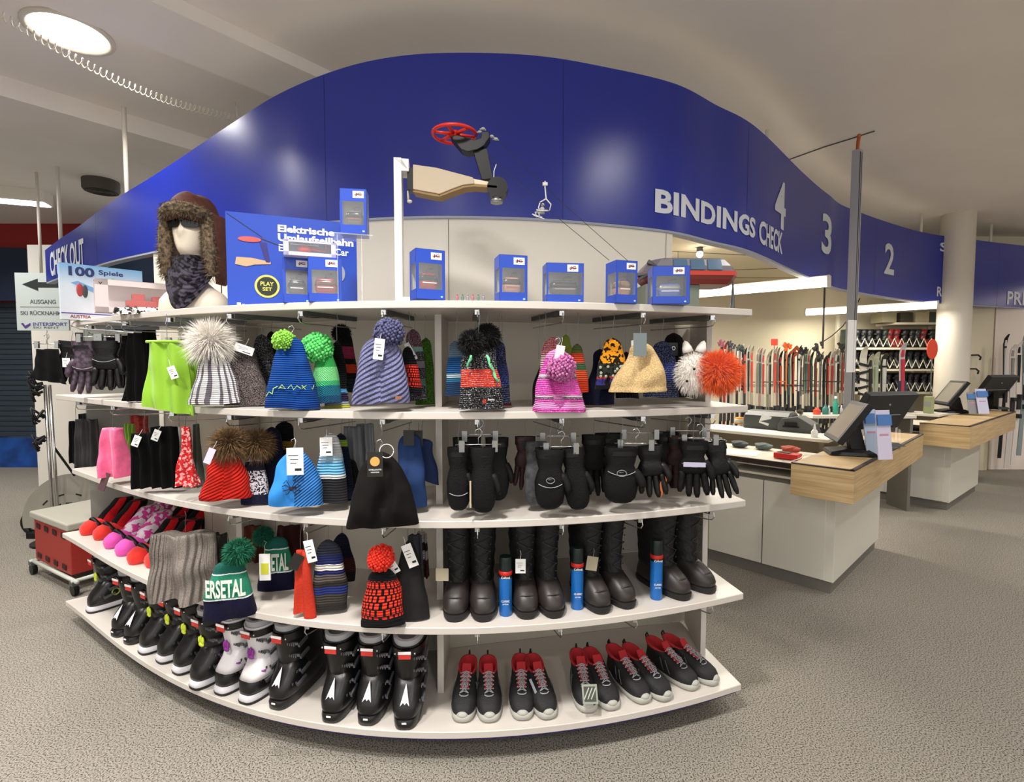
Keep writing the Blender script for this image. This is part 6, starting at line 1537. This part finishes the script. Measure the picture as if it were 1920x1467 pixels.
# first desk: monitor faces the clerk (towards the doors side), a second one turned away
p = PZ(1592, 850, .90); till('black touch monitor with grey screen tilted back on the nearer oak counter', p, math.radians(-20), 1.12)
p = PZ(1668, 842, .90); q = p + Vector((.05, .20, 0)); back_display('black back of a second display behind the touch monitor on the nearer counter', q, math.radians(-72), 1.25)
p = PZ(1655, 862, .90); flyer('upright violet-white leaflet in front of the displays on the nearer counter', p + Vector((0, 0, .002)), math.radians(10), .11, .33, '#cfc8de', -.12)
p = PZ(1637, 855, .90); flyer('blue and white leaflet leaning beside the upright one on the nearer counter', p + Vector((.0, .03, .002)), math.radians(5), .10, .32, '#b8cbe4', -.2)
p = PZ(1683, 828, .90); T = thing('leaflet_holder', 'clear plastic leaflet holder on the rim of the nearer oak counter', 'leaflet holder', p, math.radians(60))
MB().bb((-.05, -.012, 0), (.05, -.009, .10)).bb((-.05, .009, 0), (.05, .012, .13)).bb((-.05, -.012, 0), (.05, .012, .003)).build('holder', clear_plastic('acrylic', .22), T)
p = PZ(1553, 842, .87); 

def curve_obj(pts, r, m, name, label, cat): return tag(MB().tube(pts, r, 6).build(name, m, smooth=True), label, cat)
curve_obj([on1(-.02, .33, .861), on1(.0, .28, .862), on1(.05, .24, .88), on1(.1, .22, .905), on1(.17, .12, .905)], .003, PAPER, 'cable', 'white cable curling over the cream worktop beside the monitor foot', 'cable')
p = on1(.12, .34, .86); T = thing('terminal', 'small red and black card terminal on the cream worktop by the monitor', 'card terminal', p, A1)
MB().bb((-.05, -.08, 0), (.05, .08, .04)).build('body', RED, T, bevel=.005); MB().bb((-.035, -.02, .04), (.035, .06, .044)).build('display', BLACK, T)
# paper on the worktop
o = MB().box(on1(.12, .70, .8565), (.21, .30, .001), Matrix.Rotation(A1 + .2, 3, 'Z')).build('paper_sheet', PAPER); tag(o, 'white paper sheet lying on the cream worktop', 'paper')
# raised shelf: tape roll, covered printer, black machine, bottle
p = on1(.80, 1.10, .955); T = thing('tape_roll', 'orange roll of adhesive tape lying on the raised shelf', 'tape', PZ(1390, 795, .955) + Vector((0, 0, .0)), 0)
MB().lathe([(.026, 0), (.060, 0), (.060, .06), (.026, .06), (.026, 0)], 28).build('tape', mat('tape_orange', '#e0841c', .35), T, smooth=True, autosm=40)
MB().lathe([(.060, .008), (.061, .009), (.061, .051), (.060, .052)], 28).build('label', mat('tape_label', '#efe3c4', .5), T, smooth=True)
GP_ = mat('printer_grey', '#4a4d4b', .5)
p = PZ(1447, 806, .955); T = thing('label_printer', 'rounded dark grey printer with a white note stuck on its front on the raised shelf', 'printer', p + Vector((.05, .12, 0)), A1 - math.pi / 2)
b = MB(); rr = []
for x in (-.20, -.185, .185, .20):
    k = .86 if abs(x) > .19 else 1.
    rr.append([(x, y * k, z * k if z > 0 else 0) for y, z in ((-.13, 0), (-.135, .07), (-.12, .12), (-.07, .155), (.05, .16), (.12, .13), (.14, .07), (.14, 0))])
b.loft(rr); b.build('housing', GP_, T, smooth=True, autosm=30)
MB().box((0.0, -.130, .085), (.085, .002, .085), Matrix.Rotation(.3, 3, 'Y') @ Matrix.Rotation(-.15, 3, 'X')).build('note', PAPER, T)
p = PZ(1500, 812, .955); T = thing('card_reader', 'angular dark grey machine with an open tray between printer and white bottle', 'machine', p + Vector((.03, .10, 0)), A1 - math.pi / 2)
b = MB(); b.prism([(-.13, 0), (.16, 0), (.14, .07), (.03, .135), (-.10, .11), (-.13, .05)], -.09, .10); b.build('housing', GP_, T, bevel=.006)
MB().box((-.02, -.095, .045), (.13, .02, .012)).box((-.02, -.10, .07), (.10, .01, .03)).build('tray', BLACK, T, bevel=.003)
p = PZ(1527, 820, .955); T = thing('glue_bottle', 'small white bottle with pointed nozzle on the raised shelf', 'bottle', p)
MB().lathe([(.022, 0), (.024, .004), (.024, .045), (.014, .06), (.010, .062)], 16).build('body', PAPER, T, smooth=True); MB().lathe([(.011, .06), (.009, .075), (.003, .105), (.001, .108)], 12).build('nozzle', PAPER, T, smooth=True)
# things lying loosely under the raised shelf
for k, (x, y, c) in enumerate(((.42, .62, '#5d6a66'), (.40, .80, '#43494a'), (.40, .98, '#6d6f6a'), (.42, .42, '#a4402c'))):
    o = MB().ball((0, 0, 0), (.06, .08, .028), 12, 8, .4, 20).build('tool_pouch', mat('pouch_' + c[1:], c, .8), loc=on1(x, y, .882)); tag(o, ['green-grey tool pouch on the worktop under the raised shelf', 'dark tool pouch on the worktop between two paler ones', 'pale grey tool pouch on the worktop farthest from the monitor', 'rust red tool pouch on the worktop next to the monitor'][k], 'pouch')
# second desk things
p = PZ(1800, 775, .935); till('black touch monitor with pale screen on the farther oak counter', p + Vector((.0, .12, 0)), math.radians(-20), 1.2)
p = PZ(1862, 768, .935); back_display('black back of a display on the farther oak counter', p + Vector((.12, .14, 0)), math.radians(-72), 1.35)
p = PZ(1843, 778, .935); flyer('upright violet-white leaflet leaning on the farther counter', p + Vector((.0, .02, .01)), math.radians(5), .14, .30, '#c9c8e2', -.2)
p = PZ(1826, 778, .935); flyer('grey leaflet beside the violet-white one on the farther counter', p + Vector((.0, .03, .01)), math.radians(5), .12, .26, '#8f8d92', -.2)
# ---- grey power post with orange hose, in front of the fascia
p = PZ(1596, 738, .9); PD = 3.95
t0, t1 = PY(1597, 738, PD), PY(1608, 282, PD)
T = thing('power_post', 'square grey aluminium cable post that rises from the desk almost to the ceiling', 'post', (t1.x, PD, .0), math.radians(35))
z0 = .86
MB().box((0, 0, (z0 + t1.z) / 2), (.058, .058, t1.z - z0)).build('profile', mat('post_aluminium', '#a9a8ac', .45, .2), T, bevel=.004)
MB().box((-.027, -.031, (z0 + t1.z) / 2), (.006, .004, t1.z - z0 - .05)).box((.0, -.031, (z0 + t1.z) / 2), (.003, .003, t1.z - z0 - .05)).build('groove', mat('groove_dark', '#3a3a3c', .6), T)
MB().tube([(0, 0, t1.z - .02), (0, 0, t1.z + .03), (-.02, -.01, t1.z + .06), (-.06, -.03, t1.z + .075), (-.09, -.04, t1.z + .075)], .012, 10).build('orange_conduit', mat('conduit_orange', '#b85a20', .5), T, smooth=True)
t2, t3 = PY(1594, 690, PD), PY(1594, 600, PD)
o = MB().box((t2.x - .03, PD - .05, (t2.z + t3.z) / 2 - .02), (.09, .004, .40), Matrix.Rotation(math.radians(20), 3, 'Z')).build('paper_list', PAPER); tag(o, 'long white paper list fixed to the grey cable post', 'paper')
curve_obj([PZ(1478, 300, 3.493), PZ(1545, 276, 3.493), PZ(1600, 259, 3.493), PZ(1640, 246, 3.493)], .005, mat('cable_grey', '#55504a', .6), 'cable', 'thin grey cable strung from the ceiling to the top of the cable post', 'cable')
curve_obj([PY(1545, 640, 6.5), PY(1560, 630, 6.3), PY(1580, 612, 6.0), PY(1600, 585, 5.6), PY(1612, 560, 5.3)], .006, BLACK, 'cable', 'black cable sagging from the lamp down to the ski racks', 'cable')
curve_obj([(PY(1543, 640, 6.9).x, 6.9, 2.78), (PY(1543, 640, 6.9).x, 6.9, 1.75)], .012, STEEL, 'ceiling_rod', 'thin grey rod reaching from the workshop ceiling to the ski racks', 'rod')

# ---------------------------------------------------------------- rental skis standing behind the desks
def ski(label, px, ytop, D, w, c1, c2, lean=0., group='rental skis standing in the racks', bind=True, L_=None, tip='#c9c4b8', name='ski'):
    t = PY(px, ytop, D); Lz = L_ or t.z - .12; z0 = t.z - Lz
    T = thing(name, label, 'ski', (t.x, D, z0), 0, group); T.rotation_euler = (0, lean, 0)
    m = mat('ski_%s' % c1[1:], c1, .35); m2 = mat('ski_%s' % c2[1:], c2, .35)
    b = MB(); pr = [(0, .50, 0), (.02, .52, 0), (.5 * 1, .40, -.03), (.92, .50, -.0), (.965, .46, -.015), (.985, .33, -.035), (1., .12, -.055)]
    b.loft([[(-w * k, dy, v * Lz), (w * k, dy, v * Lz), (w * k, dy + .012, v * Lz), (-w * k, dy + .012, v * Lz)] for v, k, dy in pr]); b.build('body', m, T)
    if bind:
        b = MB(); b.box((0, -.035, Lz * .50), (w * .8, .03, .16)); b.box((0, -.05, Lz * .56), (w * .7, .05, .05)); b.box((0, -.05, Lz * .40), (w * .6, .05, .06)); b.build('binding', DARK, T)
        b = MB(); b.box((0, -.014 - .0, Lz * .78), (w * .55, .02, Lz * .22)); b.box((0, -.004, Lz * .93), (w * .5, .014, Lz * .05)); b.build('print', m2, T)
    return T
rg = random.Random(11)
ZONES = [  # from px, to px, top row, colours
    (1347, 1378, 642, ['#1c1b20', '#7c1a20', '#26242a', '#8d8a84'], 5.9), (1378, 1402, 650, ['#17161a', '#bdb8ae', '#20202a'], 5.95),
    (1402, 1462, 652, ['#a5a092', '#8e887a', '#b3ac9c', '#9a7d76', '#a8a496'], 6.0), (1462, 1500, 652, ['#11111a', '#191926', '#101018'], 6.05),
    (1500, 1520, 658, ['#a7a08c', '#98937f'], 6.1), (1520, 1555, 662, ['#1b201e', '#3c3a30', '#8d8a78', '#14141c'], 6.15), (1555, 1592, 656, ['#a49e90', '#8f897c', '#b0a998'], 6.2)]
PR = ['#a8282a', '#dad6ce', '#1a1a1e', '#c03a2a', '#6f6a60', '#2b5a50']
k = 0; sk_lab = {0: 'dark and wine-red', 1: 'black and pale', 2: 'pale beige-grey', 3: 'near-black', 4: 'pale khaki', 5: 'mixed green-black', 6: 'pale grey-brown'}
for zi, (a, b_, yt, cols, D) in enumerate(ZONES):
    n = max(2, int((b_ - a) / 6.4))
    for i in range(n):
        px = a + (i + .5) * (b_ - a) / n
        ski('%s rental ski in the %s cluster of the long ski rack' % (sk_lab[zi], ['outermost', 'second', 'pale', 'darkest', 'khaki', 'green-black', 'grey-brown'][zi]), px, yt + rg.uniform(-5, 7), D + rg.uniform(-.06, .06), .030, cols[i % len(cols)], PR[(i + zi) % len(PR)], rg.uniform(-.01, .01), group='rental skis, cluster of %s ones' % sk_lab[zi]); k += 1
# larger single ones right of the post
ski('zebra-striped white ski behind the nearer displays', 1620, 650, 5.8, .075, '#c9c4b8', '#161616', group=None, bind=False)
T = bpy.data.objects[[o.name for o in COL.objects if o.name.startswith('ski')][-1]] if False else None
z_ = PY(1620, 650, 5.8)
b = MB()
for q in range(5): b.box((0, -.01, 0 + q * .085), (.11, .02, .028), Matrix.Rotation(.25 * (-1) ** q, 3, 'Y'))
o = b.build('stripes', mat('stripe_black', '#131313', .5)); par = [t for t in COL.objects if t.get('label', '').startswith('zebra')][0]; o.parent = par; o.location = (0, 0, (z_.z - .12) - .55)
ski('pale ski with black end behind the nearer displays', 1632, 664, 5.85, .05, '#a9a594', '#1a1a1a', group=None)
ski('wide pale green-grey ski behind the nearer displays', 1643, 660, 5.85, .065, '#b3b59f', '#98a088', group=None)
ski('wide black ski with white lengthwise lettering behind the nearer displays', 1658, 662, 5.85, .065, '#101411', '#c9c9c4', group=None)
ski('single red, white and blue ski standing apart before the boot shelves', 1693, 643, 5.7, .060, '#b8b2b4', '#a5283a', group=None)
b = MB(); b.box((0, -.012, 0), (.09, .016, .36)); o = b.build('dark_field', mat('ski_navy_field', '#232746', .4)); par = [t for t in COL.objects if t.get('label', '').startswith('single red, white')][0]; o.parent = par; o.location = (0, -.002, 1.05)
# hooks-like bindings rising over the rack
for i, (px, py, c, D) in enumerate(((1352, 645, '#5a2430', 5.75), (1372, 648, '#1c1c20', 5.75), (1388, 652, '#25302c', 5.75), (1452, 642, '#c43a24', 5.75), (1476, 650, '#c85a20', 5.8), (1490, 656, '#8a3a20', 5.8), (1508, 658, '#1c1c1e', 5.8), (1532, 648, '#3c3a38', 5.8), (1540, 668, '#2a2c28', 5.8), (1580, 650, '#2e2a28', 5.8))):
    p = PY(px, py, D); T = thing('rack_sign' if c in ('#c43a24',) else 'ski_strap', 'red square sign card above the pale skis' if c == '#c43a24' else ['', ''][0] + 'clip and strap tuft in %s above the skis' % {'#5a2430': 'wine red', '#1c1c20': 'black near the first cluster', '#25302c': 'green-black', '#c85a20': 'orange', '#8a3a20': 'rust', '#1c1c1e': 'black over the khaki skis', '#3c3a38': 'grey', '#2a2c28': 'dark olive', '#2e2a28': 'dark brown'}.get(c, 'dark'), 'sign' if c == '#c43a24' else 'strap', p)
    if c == '#c43a24': MB().box((0, 0, 0), (.075, .004, .075)).build('card', mat('sign_red', c, .5), T); MB().tube([(0, .004, -.03), (0, .004, -.5)], .005, 5).tube([(0, .004, -.45), (0, .5, -.47)], .006, 5).build('stick', STEEL, T)
    else:
        b = MB(); rr_ = random.Random(i)
        for q in range(7): b.box((rr_.uniform(-.04, .04), rr_.uniform(-.02, .02), rr_.uniform(-.05, .03)), (.02, .02, .05), Matrix.Rotation(rr_.uniform(-.8, .8), 3, 'Y'))
        b.tube([(0, 0, -.5), (0, 0, .02)], .006, 5); b.tube([(0, .0, -.4), (0, .5, -.42)], .006, 5); b.build('buckle', mat('strap_' + c[1:], c, .6), T)
# rack carrying the skis
T = thing('ski_rack', 'long white steel ski rack with crossbars holding the rental skis', 'rack', (3.4, 6.3, 0))
b = MB()
for z in (.35, 1.25): b.bb((-1.05, .10, z), (1.35, .13, z + .04))
for x in (-1.0, .1, 1.3): b.bb((x, .13, 0), (x + .04, .17, 1.66))
b.build('frame', mat('rack_white', '#c9c4b6', .5), T)
MB().bb((-1.05, -.12, .06), (1.35, .15, .10)).build('base_board', mat('rack_base', '#8a8578', .6), T)
# counter strip with bottles behind the desk
T = thing('work_table', 'white work table with small bottles standing before the ski racks', 'table', (3.55, 5.35, 0), 0)
MB().bb((-.45, -.15, .98), (.62, .2, 1.01)).build('table_top', DESKW, T)
for x in (-.42, .58):
    MB().bb((x, -.12, 0), (x + .03, .17, .98)).build('leg', KICK, T)
for i, (px, c, hh, rr_, lab) in enumerate(((1527, '#c8402c', .075, .036, 'round red tape dispenser'), (1545, '#2c6a62', .10, .030, 'teal spool'), (1566, '#2e8a72', .17, .026, 'tall green bottle'), (1556, '#b9bcb6', .08, .014, 'slim white bottle next to the teal spool'), (1576, '#33383a', .08, .016, 'small dark bottle beside the tall green one'), (1584, '#c4c4bc', .08, .014, 'slim white bottle at the post'), (1508, '#3c3a30', .05, .03, 'dark tin at the table end'))):
    p = PZ(px, 748, 1.01); p.y = 5.35; p.x = PY(px, 748, 5.35).x; T = thing('bottle' if 'bottle' in lab else ('tin' if 'tin' in lab else 'spool'), lab + ' on the white work table', 'bottle' if 'bottle' in lab else 'tool', (p.x, 5.30 + .02 * i, 1.01))
    MB().lathe([(rr_ * .9, 0), (rr_, .004), (rr_, hh * .65), (rr_ * .5, hh * .82), (rr_ * .45, hh)], 16).build('body', mat('bottle_' + c[1:], c, .3), T, smooth=True, autosm=50)
    if 'bottle' in lab: MB().lathe([(rr_ * .5, hh * .98), (rr_ * .5, hh * 1.12)], 12).build('cap', PAPER, T, smooth=True, autosm=50)

# ---------------------------------------------------------------- boot shelves at the back right
BX = 7.35
def BP(px, py): return PY(px, py, BX)
T = thing('boot_rack', 'white wall rack with zigzag wires and three rows of rental ski boots', 'rack', (BP(1690, 700).x, BX, 0))
x0, x1 = BP(1596, 700).x - T.location.x, BP(1775, 700).x - T.location.x
RW = mat('rack_cream', '#cfc8b4', .5)
rows = [BP(1690, 652).z, BP(1690, 692).z, BP(1690, 735).z, BP(1690, 605).z]
for z in rows:
    MB().bb((x0 if z < rows[3] - .01 else x0 + .6, -.02, z - .03), (x1, .38, z)).build('shelf', RW, T)
for i, z in enumerate(rows[:3]):
    b = MB(); n = 13; st = (x1 - x0) / n
    for q in range(n):
        xa = x0 + q * st; b.tube([(xa, -.03, z + .01), (xa + st / 2, -.03, z + .13), (xa + st, -.03, z + .01)], .007, 4)
    b.build('zigzag_wire', RW, T)
b = MB()
for x in (x0, (x0 + x1) / 2, x1): b.bb((x, .36, 0), (x + .04, .40, 2.35))
b.build('upright', RW, T)
RB = [mat('rental_boot_black', '#121214', .4), mat('rental_boot_red', '#7c1c1e', .4), mat('rental_boot_dark_green', '#1b2a22', .4)]
bp0 = {}
def small_boot(kind, label, loc, rz, g):
    if kind not in bp0:
        T = thing('rental_boot', label, 'ski boot', loc, rz, g); bp0[kind] = T
        foot_mesh([(0, 0, .29, .045), (.05, 0, .29, .05), (.09, .03, .28, .048), (.14, .10, .28, .046), (.20, .09, .27, .052), (.27, .07, .26, .058)], n=14).build('shell', RB[kind], T, smooth=True)
        MB().box((.05, .09, .12), (.012, .03, .02)).build('buckle', BUCK, T); MB().box((.05, .08, .20), (.012, .03, .02)).build('buckle', BUCK, T)
    else: dup(bp0[kind], loc, rz, label, g)
for i, z in enumerate(rows[:3]):
    n = 14
    for q in range(n):
        x = T.location.x + x0 + (q + .5) * (x1 - x0) / n
        kd = 1 if (i == 0 and q in (6, 7, 11)) else (2 if (q + i) % 5 == 0 else 0)
        small_boot(kd, ['black', 'dark red', 'green-black'][kd] + ' rental boot in the %s row of the boot rack' % ['top', 'middle', 'lowest'][i], (x, BX - .0, z), rg.uniform(-.15, .15), ['black', 'dark red', 'green-black'][kd] + ' boots in the %s row of the boot rack' % ['top', 'middle', 'lowest'][i])
for i, (a, w_) in enumerate(((1668, 26), (1700, 22), (1730, 24), (1752, 20))):
    p = BP(a, 603); T = tag(MB().bb((-w_ / 2 * BX / FPX, 0, 0), (w_ / 2 * BX / FPX, .25, .15)).build('storage_box', mat(['box_khaki', 'box_dark', 'box_cream', 'box_green'][i], ['#8a8468', '#3c3a2e', '#b5ab8c', '#3d4632'][i], .7), loc=(p.x, BX, rows[3]), bevel=.004), ['khaki storage box on the topmost rack shelf, farthest from the column', 'dark storage box on the topmost rack shelf', 'cream storage box on the topmost rack shelf', 'dark green storage box on the topmost rack shelf, nearest the column'][i], 'box')
p = PY(1748, 655, 6.6); T = thing('red_balloon_sign', 'red-orange rounded card sticking out beside the column', 'sign', p); 
MB().loft([[(.07 * math.cos(a), y, .13 * math.sin(a)) for a in np.linspace(0, 2 * math.pi, 25)[:-1]] for y in (-.004, .004)]).build('card', mat('sign_coral', '#d9452c', .5), T); MB().tube([(0, 0, -.12), (0, 0, -p.z + .95)], .006, 6).build('stick', STEEL, T)
# odds and ends on the raised shelf of the farther desk
for i, (x, y, c, s) in enumerate(((.80, .85, '#2c2826', (.20, .14, .16)), (.80, .60, '#4a463e', (.14, .12, .14)), (.80, .38, '#9aa274', (.08, .10, .20)))):
    T2 = thing('desk_organiser', ['dark box with cables on the raised shelf of the farther desk', 'brown-grey box on the raised shelf of the farther desk', 'pale green upright file box on the raised shelf of the farther desk'][i], 'box', on2(x, y, .955), A2 - math.pi / 2); MB().bb((-s[0] / 2, -s[1] / 2, 0), (s[0] / 2, s[1] / 2, s[2])).build('body', mat('org_' + c[1:], c, .6), T2, bevel=.004); MB().bb((-s[0] * .4, -s[1] / 2 - .002, s[2] * .4), (s[0] * .4, -s[1] / 2, s[2] * .7)).build('label_field', GREYT, T2)

# ---------------------------------------------------------------- ski display at the far right
for i, (px, yt, c1, c2, w_, lab) in enumerate(((1886, 640, '#15151a', '#c9c9cc', .045, 'black ski with white lengthwise lettering on the far display wall'), (1899, 646, '#d3ccc6', '#8f8b88', .06, 'pale ski beside the black one on the far display wall'), (1911, 640, '#e2dad4', '#20202a', .055, 'white ski at the picture side of the far display wall'), (1923, 622, '#8d9a9c', '#20202a', .06, 'grey-green ski with broad rounded tip on the far display wall'))):
    ski(lab, px, yt if i else 627, 7.0, w_, c1, c2, group=None, L_=1.72)
T = thing('display_ledge', 'white ledge under the skis of the far display wall', 'shelf', (8.3, 7.1, 0)); MB().bb((-.75, -.25, 0), (2.2, .24, .30)).build('body', DW, T); MB().bb((-.77, -.27, .30), (2.2, .24, .33)).build('ledge', WHITE2, T)
T = thing('display_rail', 'chrome rail holding the skis of the far display wall', 'rail', (8.3, 7.05, 1.6)); MB().tube([(-.7, 0, 0), (1.5, 0, 0)], .012, 8).build('bar', CHROME, T, smooth=True); MB().tube([(-.6, 0, 0), (-.6, .3, 0)], .01, 8).tube([(1.2, 0, 0), (1.2, .3, 0)], .01, 8).build('bracket', CHROME, T)
p = PY(1872, 760, 6.9)
for i, (px, py) in enumerate(((1834, 666), (1830, 692))):
    p = PY(px, py, 7.2); T = thing('wall_hook', ['black hook high on the beige wall beside the column', 'black hook lower on the beige wall beside the column'][i], 'hook', (p.x, 7.2, p.z)); MB().tube([(0, .1, 0), (0, 0, 0), (.02, -.02, -.03), (0, -.03, -.07)], .012, 6).build('hook', BLACK, T, smooth=True)
struct(MB().bb((PY(1800, 600, 7.3).x, 7.3, 0), (x0 * 0 + PY(1864, 600, 7.3).x, 7.36, 3.2)).build('wall_beside_column', PLASTER))

# ---------------------------------------------------------------- left background: exit sign, trolley, grey board
SG = 5.45
a, b2 = PY(30, 512, SG), PY(127, 620, SG)
T = thing('exit_sign', 'white hanging exit sign with a black arrow and German lettering at the shop side', 'sign', ((a.x + b2.x) / 2, SG, b2.z), math.radians(4))
w, h = (b2.x - a.x), (a.z - b2.z)
MB().bb((-w / 2, 0, 0), (w / 2, .02, h)).build('board', mat('sign_white', '#cdd8d6', .5), T)
b = MB(); b.prism([(-.36 * w, .80 * h), (-.06 * w, .90 * h), (-.06 * w, .84 * h), (.33 * w, .84 * h), (.33 * w, .75 * h), (-.06 * w, .75 * h), (-.06 * w, .69 * h)], -.004, 0); b.build('arrow', mat('sign_dark', '#28302f', .5), T)
SD = mat('sign_grey_text', '#5a6260', .5)
text('lettering', 'AUSGANG', .50 * w, .075 * h, SD, T, .02 * w, -.002, .50 * h, .02); text('lettering', 'SKI RÜCKNAHME', .84 * w, .085 * h, SD, T, 0, -.002, .31 * h, .02)
MB().box((0, -.002, .41 * h), (.84 * w, .002, .004)).build('line', SD, T)
text('lettering', 'INTERSPORT', .66 * w, .06 * h, mat('sign_violet', '#5b3f8c', .5), T, .14 * w, -.002, .11 * h, .02); text('lettering', 'SKI RENT', .5 * w, .035 * h, SD, T, .06 * w, -.002, .05 * h, .01)
b = MB(); b.prism([(-.42 * w, .12 * h), (-.38 * w, .13 * h), (-.34 * w, .08 * h), (-.24 * w, .13 * h), (-.24 * w, .09 * h), (-.34 * w, .03 * h)], -.004, 0); b.build('emblem', mat('sign_violet', '#5b3f8c', .5), T)
MB().tube([(0, .01, h), (0, .01, 3.56 - b2.z)], .014, 8).build('hanger_rod', WHITE2, T, smooth=True)
# two bracket rods and black straps before the partition
TY = 4.3
T = thing('strap_stand', 'two slim upright chrome rods hung with black straps beside the shelf end', 'stand', (PY(92, 800, TY).x, TY, 0))
zt = PY(92, 722, TY).z
MB().tube([(0, 0, 0), (-.02, 0, zt)], .012, 8).tube([(.045, 0, 0), (.02, 0, zt)], .012, 8).build('rod', CHROME, T, smooth=True)
MB().lathe([(.16, 0), (.16, .02), (.02, .03)], 20).build('foot', BLACK, T, smooth=True, autosm=40)
rg2 = random.Random(9)
for zz in (.92, 1.12, 1.34, 1.42):
    b = MB()
    for q in range(5): b.tube([(-.02, -.02, zz + rg2.uniform(-.04, .04)), (-.09 + rg2.uniform(-.03, .02), -.05, zz + rg2.uniform(-.07, .06)), (-.05 + rg2.uniform(-.03, .03), -.05, zz - rg2.uniform(.05, .12))], .012, 6)
    b.build('strap', BLACK, T, smooth=True)
# grey slotted board
GB = 4.45
T = thing('slotted_board', 'rounded dark grey board with slots leaning behind the red crate', 'board', (PY(122, 960, GB).x, GB, 0))
c = PY(122, 960, GB); R_ = .37
b = MB(); out_ = [(R_ * 1.0 * math.cos(a), c.z - .02 + R_ * .95 * math.sin(a)) for a in np.linspace(-.35, math.pi + .35, 30)]
b.prism(out_, -.012, .012); b.build('board', mat('board_grey', '#858074', .6), T, rot=(-.22, 0, .12), bevel=.003)
b = MB()
for k in range(9):
    a = math.radians(25 + k * 16.25); 
    for rr_ in (.16, .26): 
        if k % 2 == (rr_ > .2): b.box((rr_ * math.cos(a), -.014, c.z - .06 + rr_ * .8 * math.sin(a)), (.05, .004, .012), Matrix.Rotation(math.pi / 2 - a, 3, 'Y'))
b.build('slot', mat('slot_black', '#0c0b0a', .8), T, rot=(-.22, 0, .12))
MB().tube([(.1, .0, .55), (.02, -.1, .82)], .010, 6).build('strut', BLACK, T)
MB().bb((-.3, -.06, .0), (.3, .1, .05)).build('foot', BLACK, T)
p = PZ(48, 1004, .0); T = thing('black_wheel', 'black rubber wheel lying on the carpet behind the red crate', 'wheel', (p.x + .08, p.y + .0, .0)); b = MB(); b.tube([(.09 * math.cos(a), 0, .115 + .09 * math.sin(a)) for a in np.linspace(0, 2 * math.pi, 25)], .025, 8); b.build('tyre', BLACK, T, smooth=True); MB().ball((0, 0, .115), (.04, .03, .04)).build('hub', GREYT, T, smooth=True)
# red crate on a roller frame
p0, p1 = PZ(62, 1052, .10), PZ(140, 1090, .10)
d = (p1 - p0); d.z = 0; ang = math.atan2(d.y, d.x)
T = thing('roller_frame', 'low white steel roller frame with castors carrying the red crate', 'trolley', (p0.x, p0.y, 0), ang)
b = MB(); b.tube([(-.02, 0, .10), (.74, 0, .10)], .013, 8).tube([(-.02, .5, .10), (.74, .5, .10)], .013, 8).tube([(0, -.02, .10), (0, .52, .10)], .013, 8).tube([(.70, -.02, .10), (.70, .52, .10)], .013, 8); b.build('frame', mat('frame_white', '#b9bcb2', .5), T, smooth=True)
for x, y in ((.0, .0), (.69, 0.), (.0, .5), (.69, .5)):
    c_ = MB().box((x, y, .085), (.05, .04, .03)).build('caster_fork', STEEL, T)
    MB().loft([[(x + .038 * math.cos(a), y + yy, .040 + .038 * math.sin(a)) for a in np.linspace(0, 2 * math.pi, 19)[:-1]] for yy in (-.014, .014)]).build('wheel', BLACK, c_, smooth=True, autosm=40)
T = thing('red_crate', 'red plastic crate with hand slots and a white lid full of papers', 'crate', (p0.x, p0.y, .115), ang)
z1 = PY(62, 958, p0.y).z - .115
z1 = max(.25, min(.45, z1))
MB().bb((.02, .01, 0), (.62, .50, z1 * .86)).build('tub', mat('crate_red', '#97271f', .5), T, bevel=.006)
for x in (.10, .24, .38, .52):
    for z in (.12 * z1, .72 * z1): MB().box((x, .008, z), (.06, .006, .035), Matrix.Rotation(.1, 3, 'Y')).build('hand_slot', mat('slot_dark_red', '#2c0806', .8), T)
MB().bb((.0, -.01, z1 * .86), (.64, .52, z1)).build('lid', mat('lid_grey_white', '#a39f92', .7), T, bevel=.01)
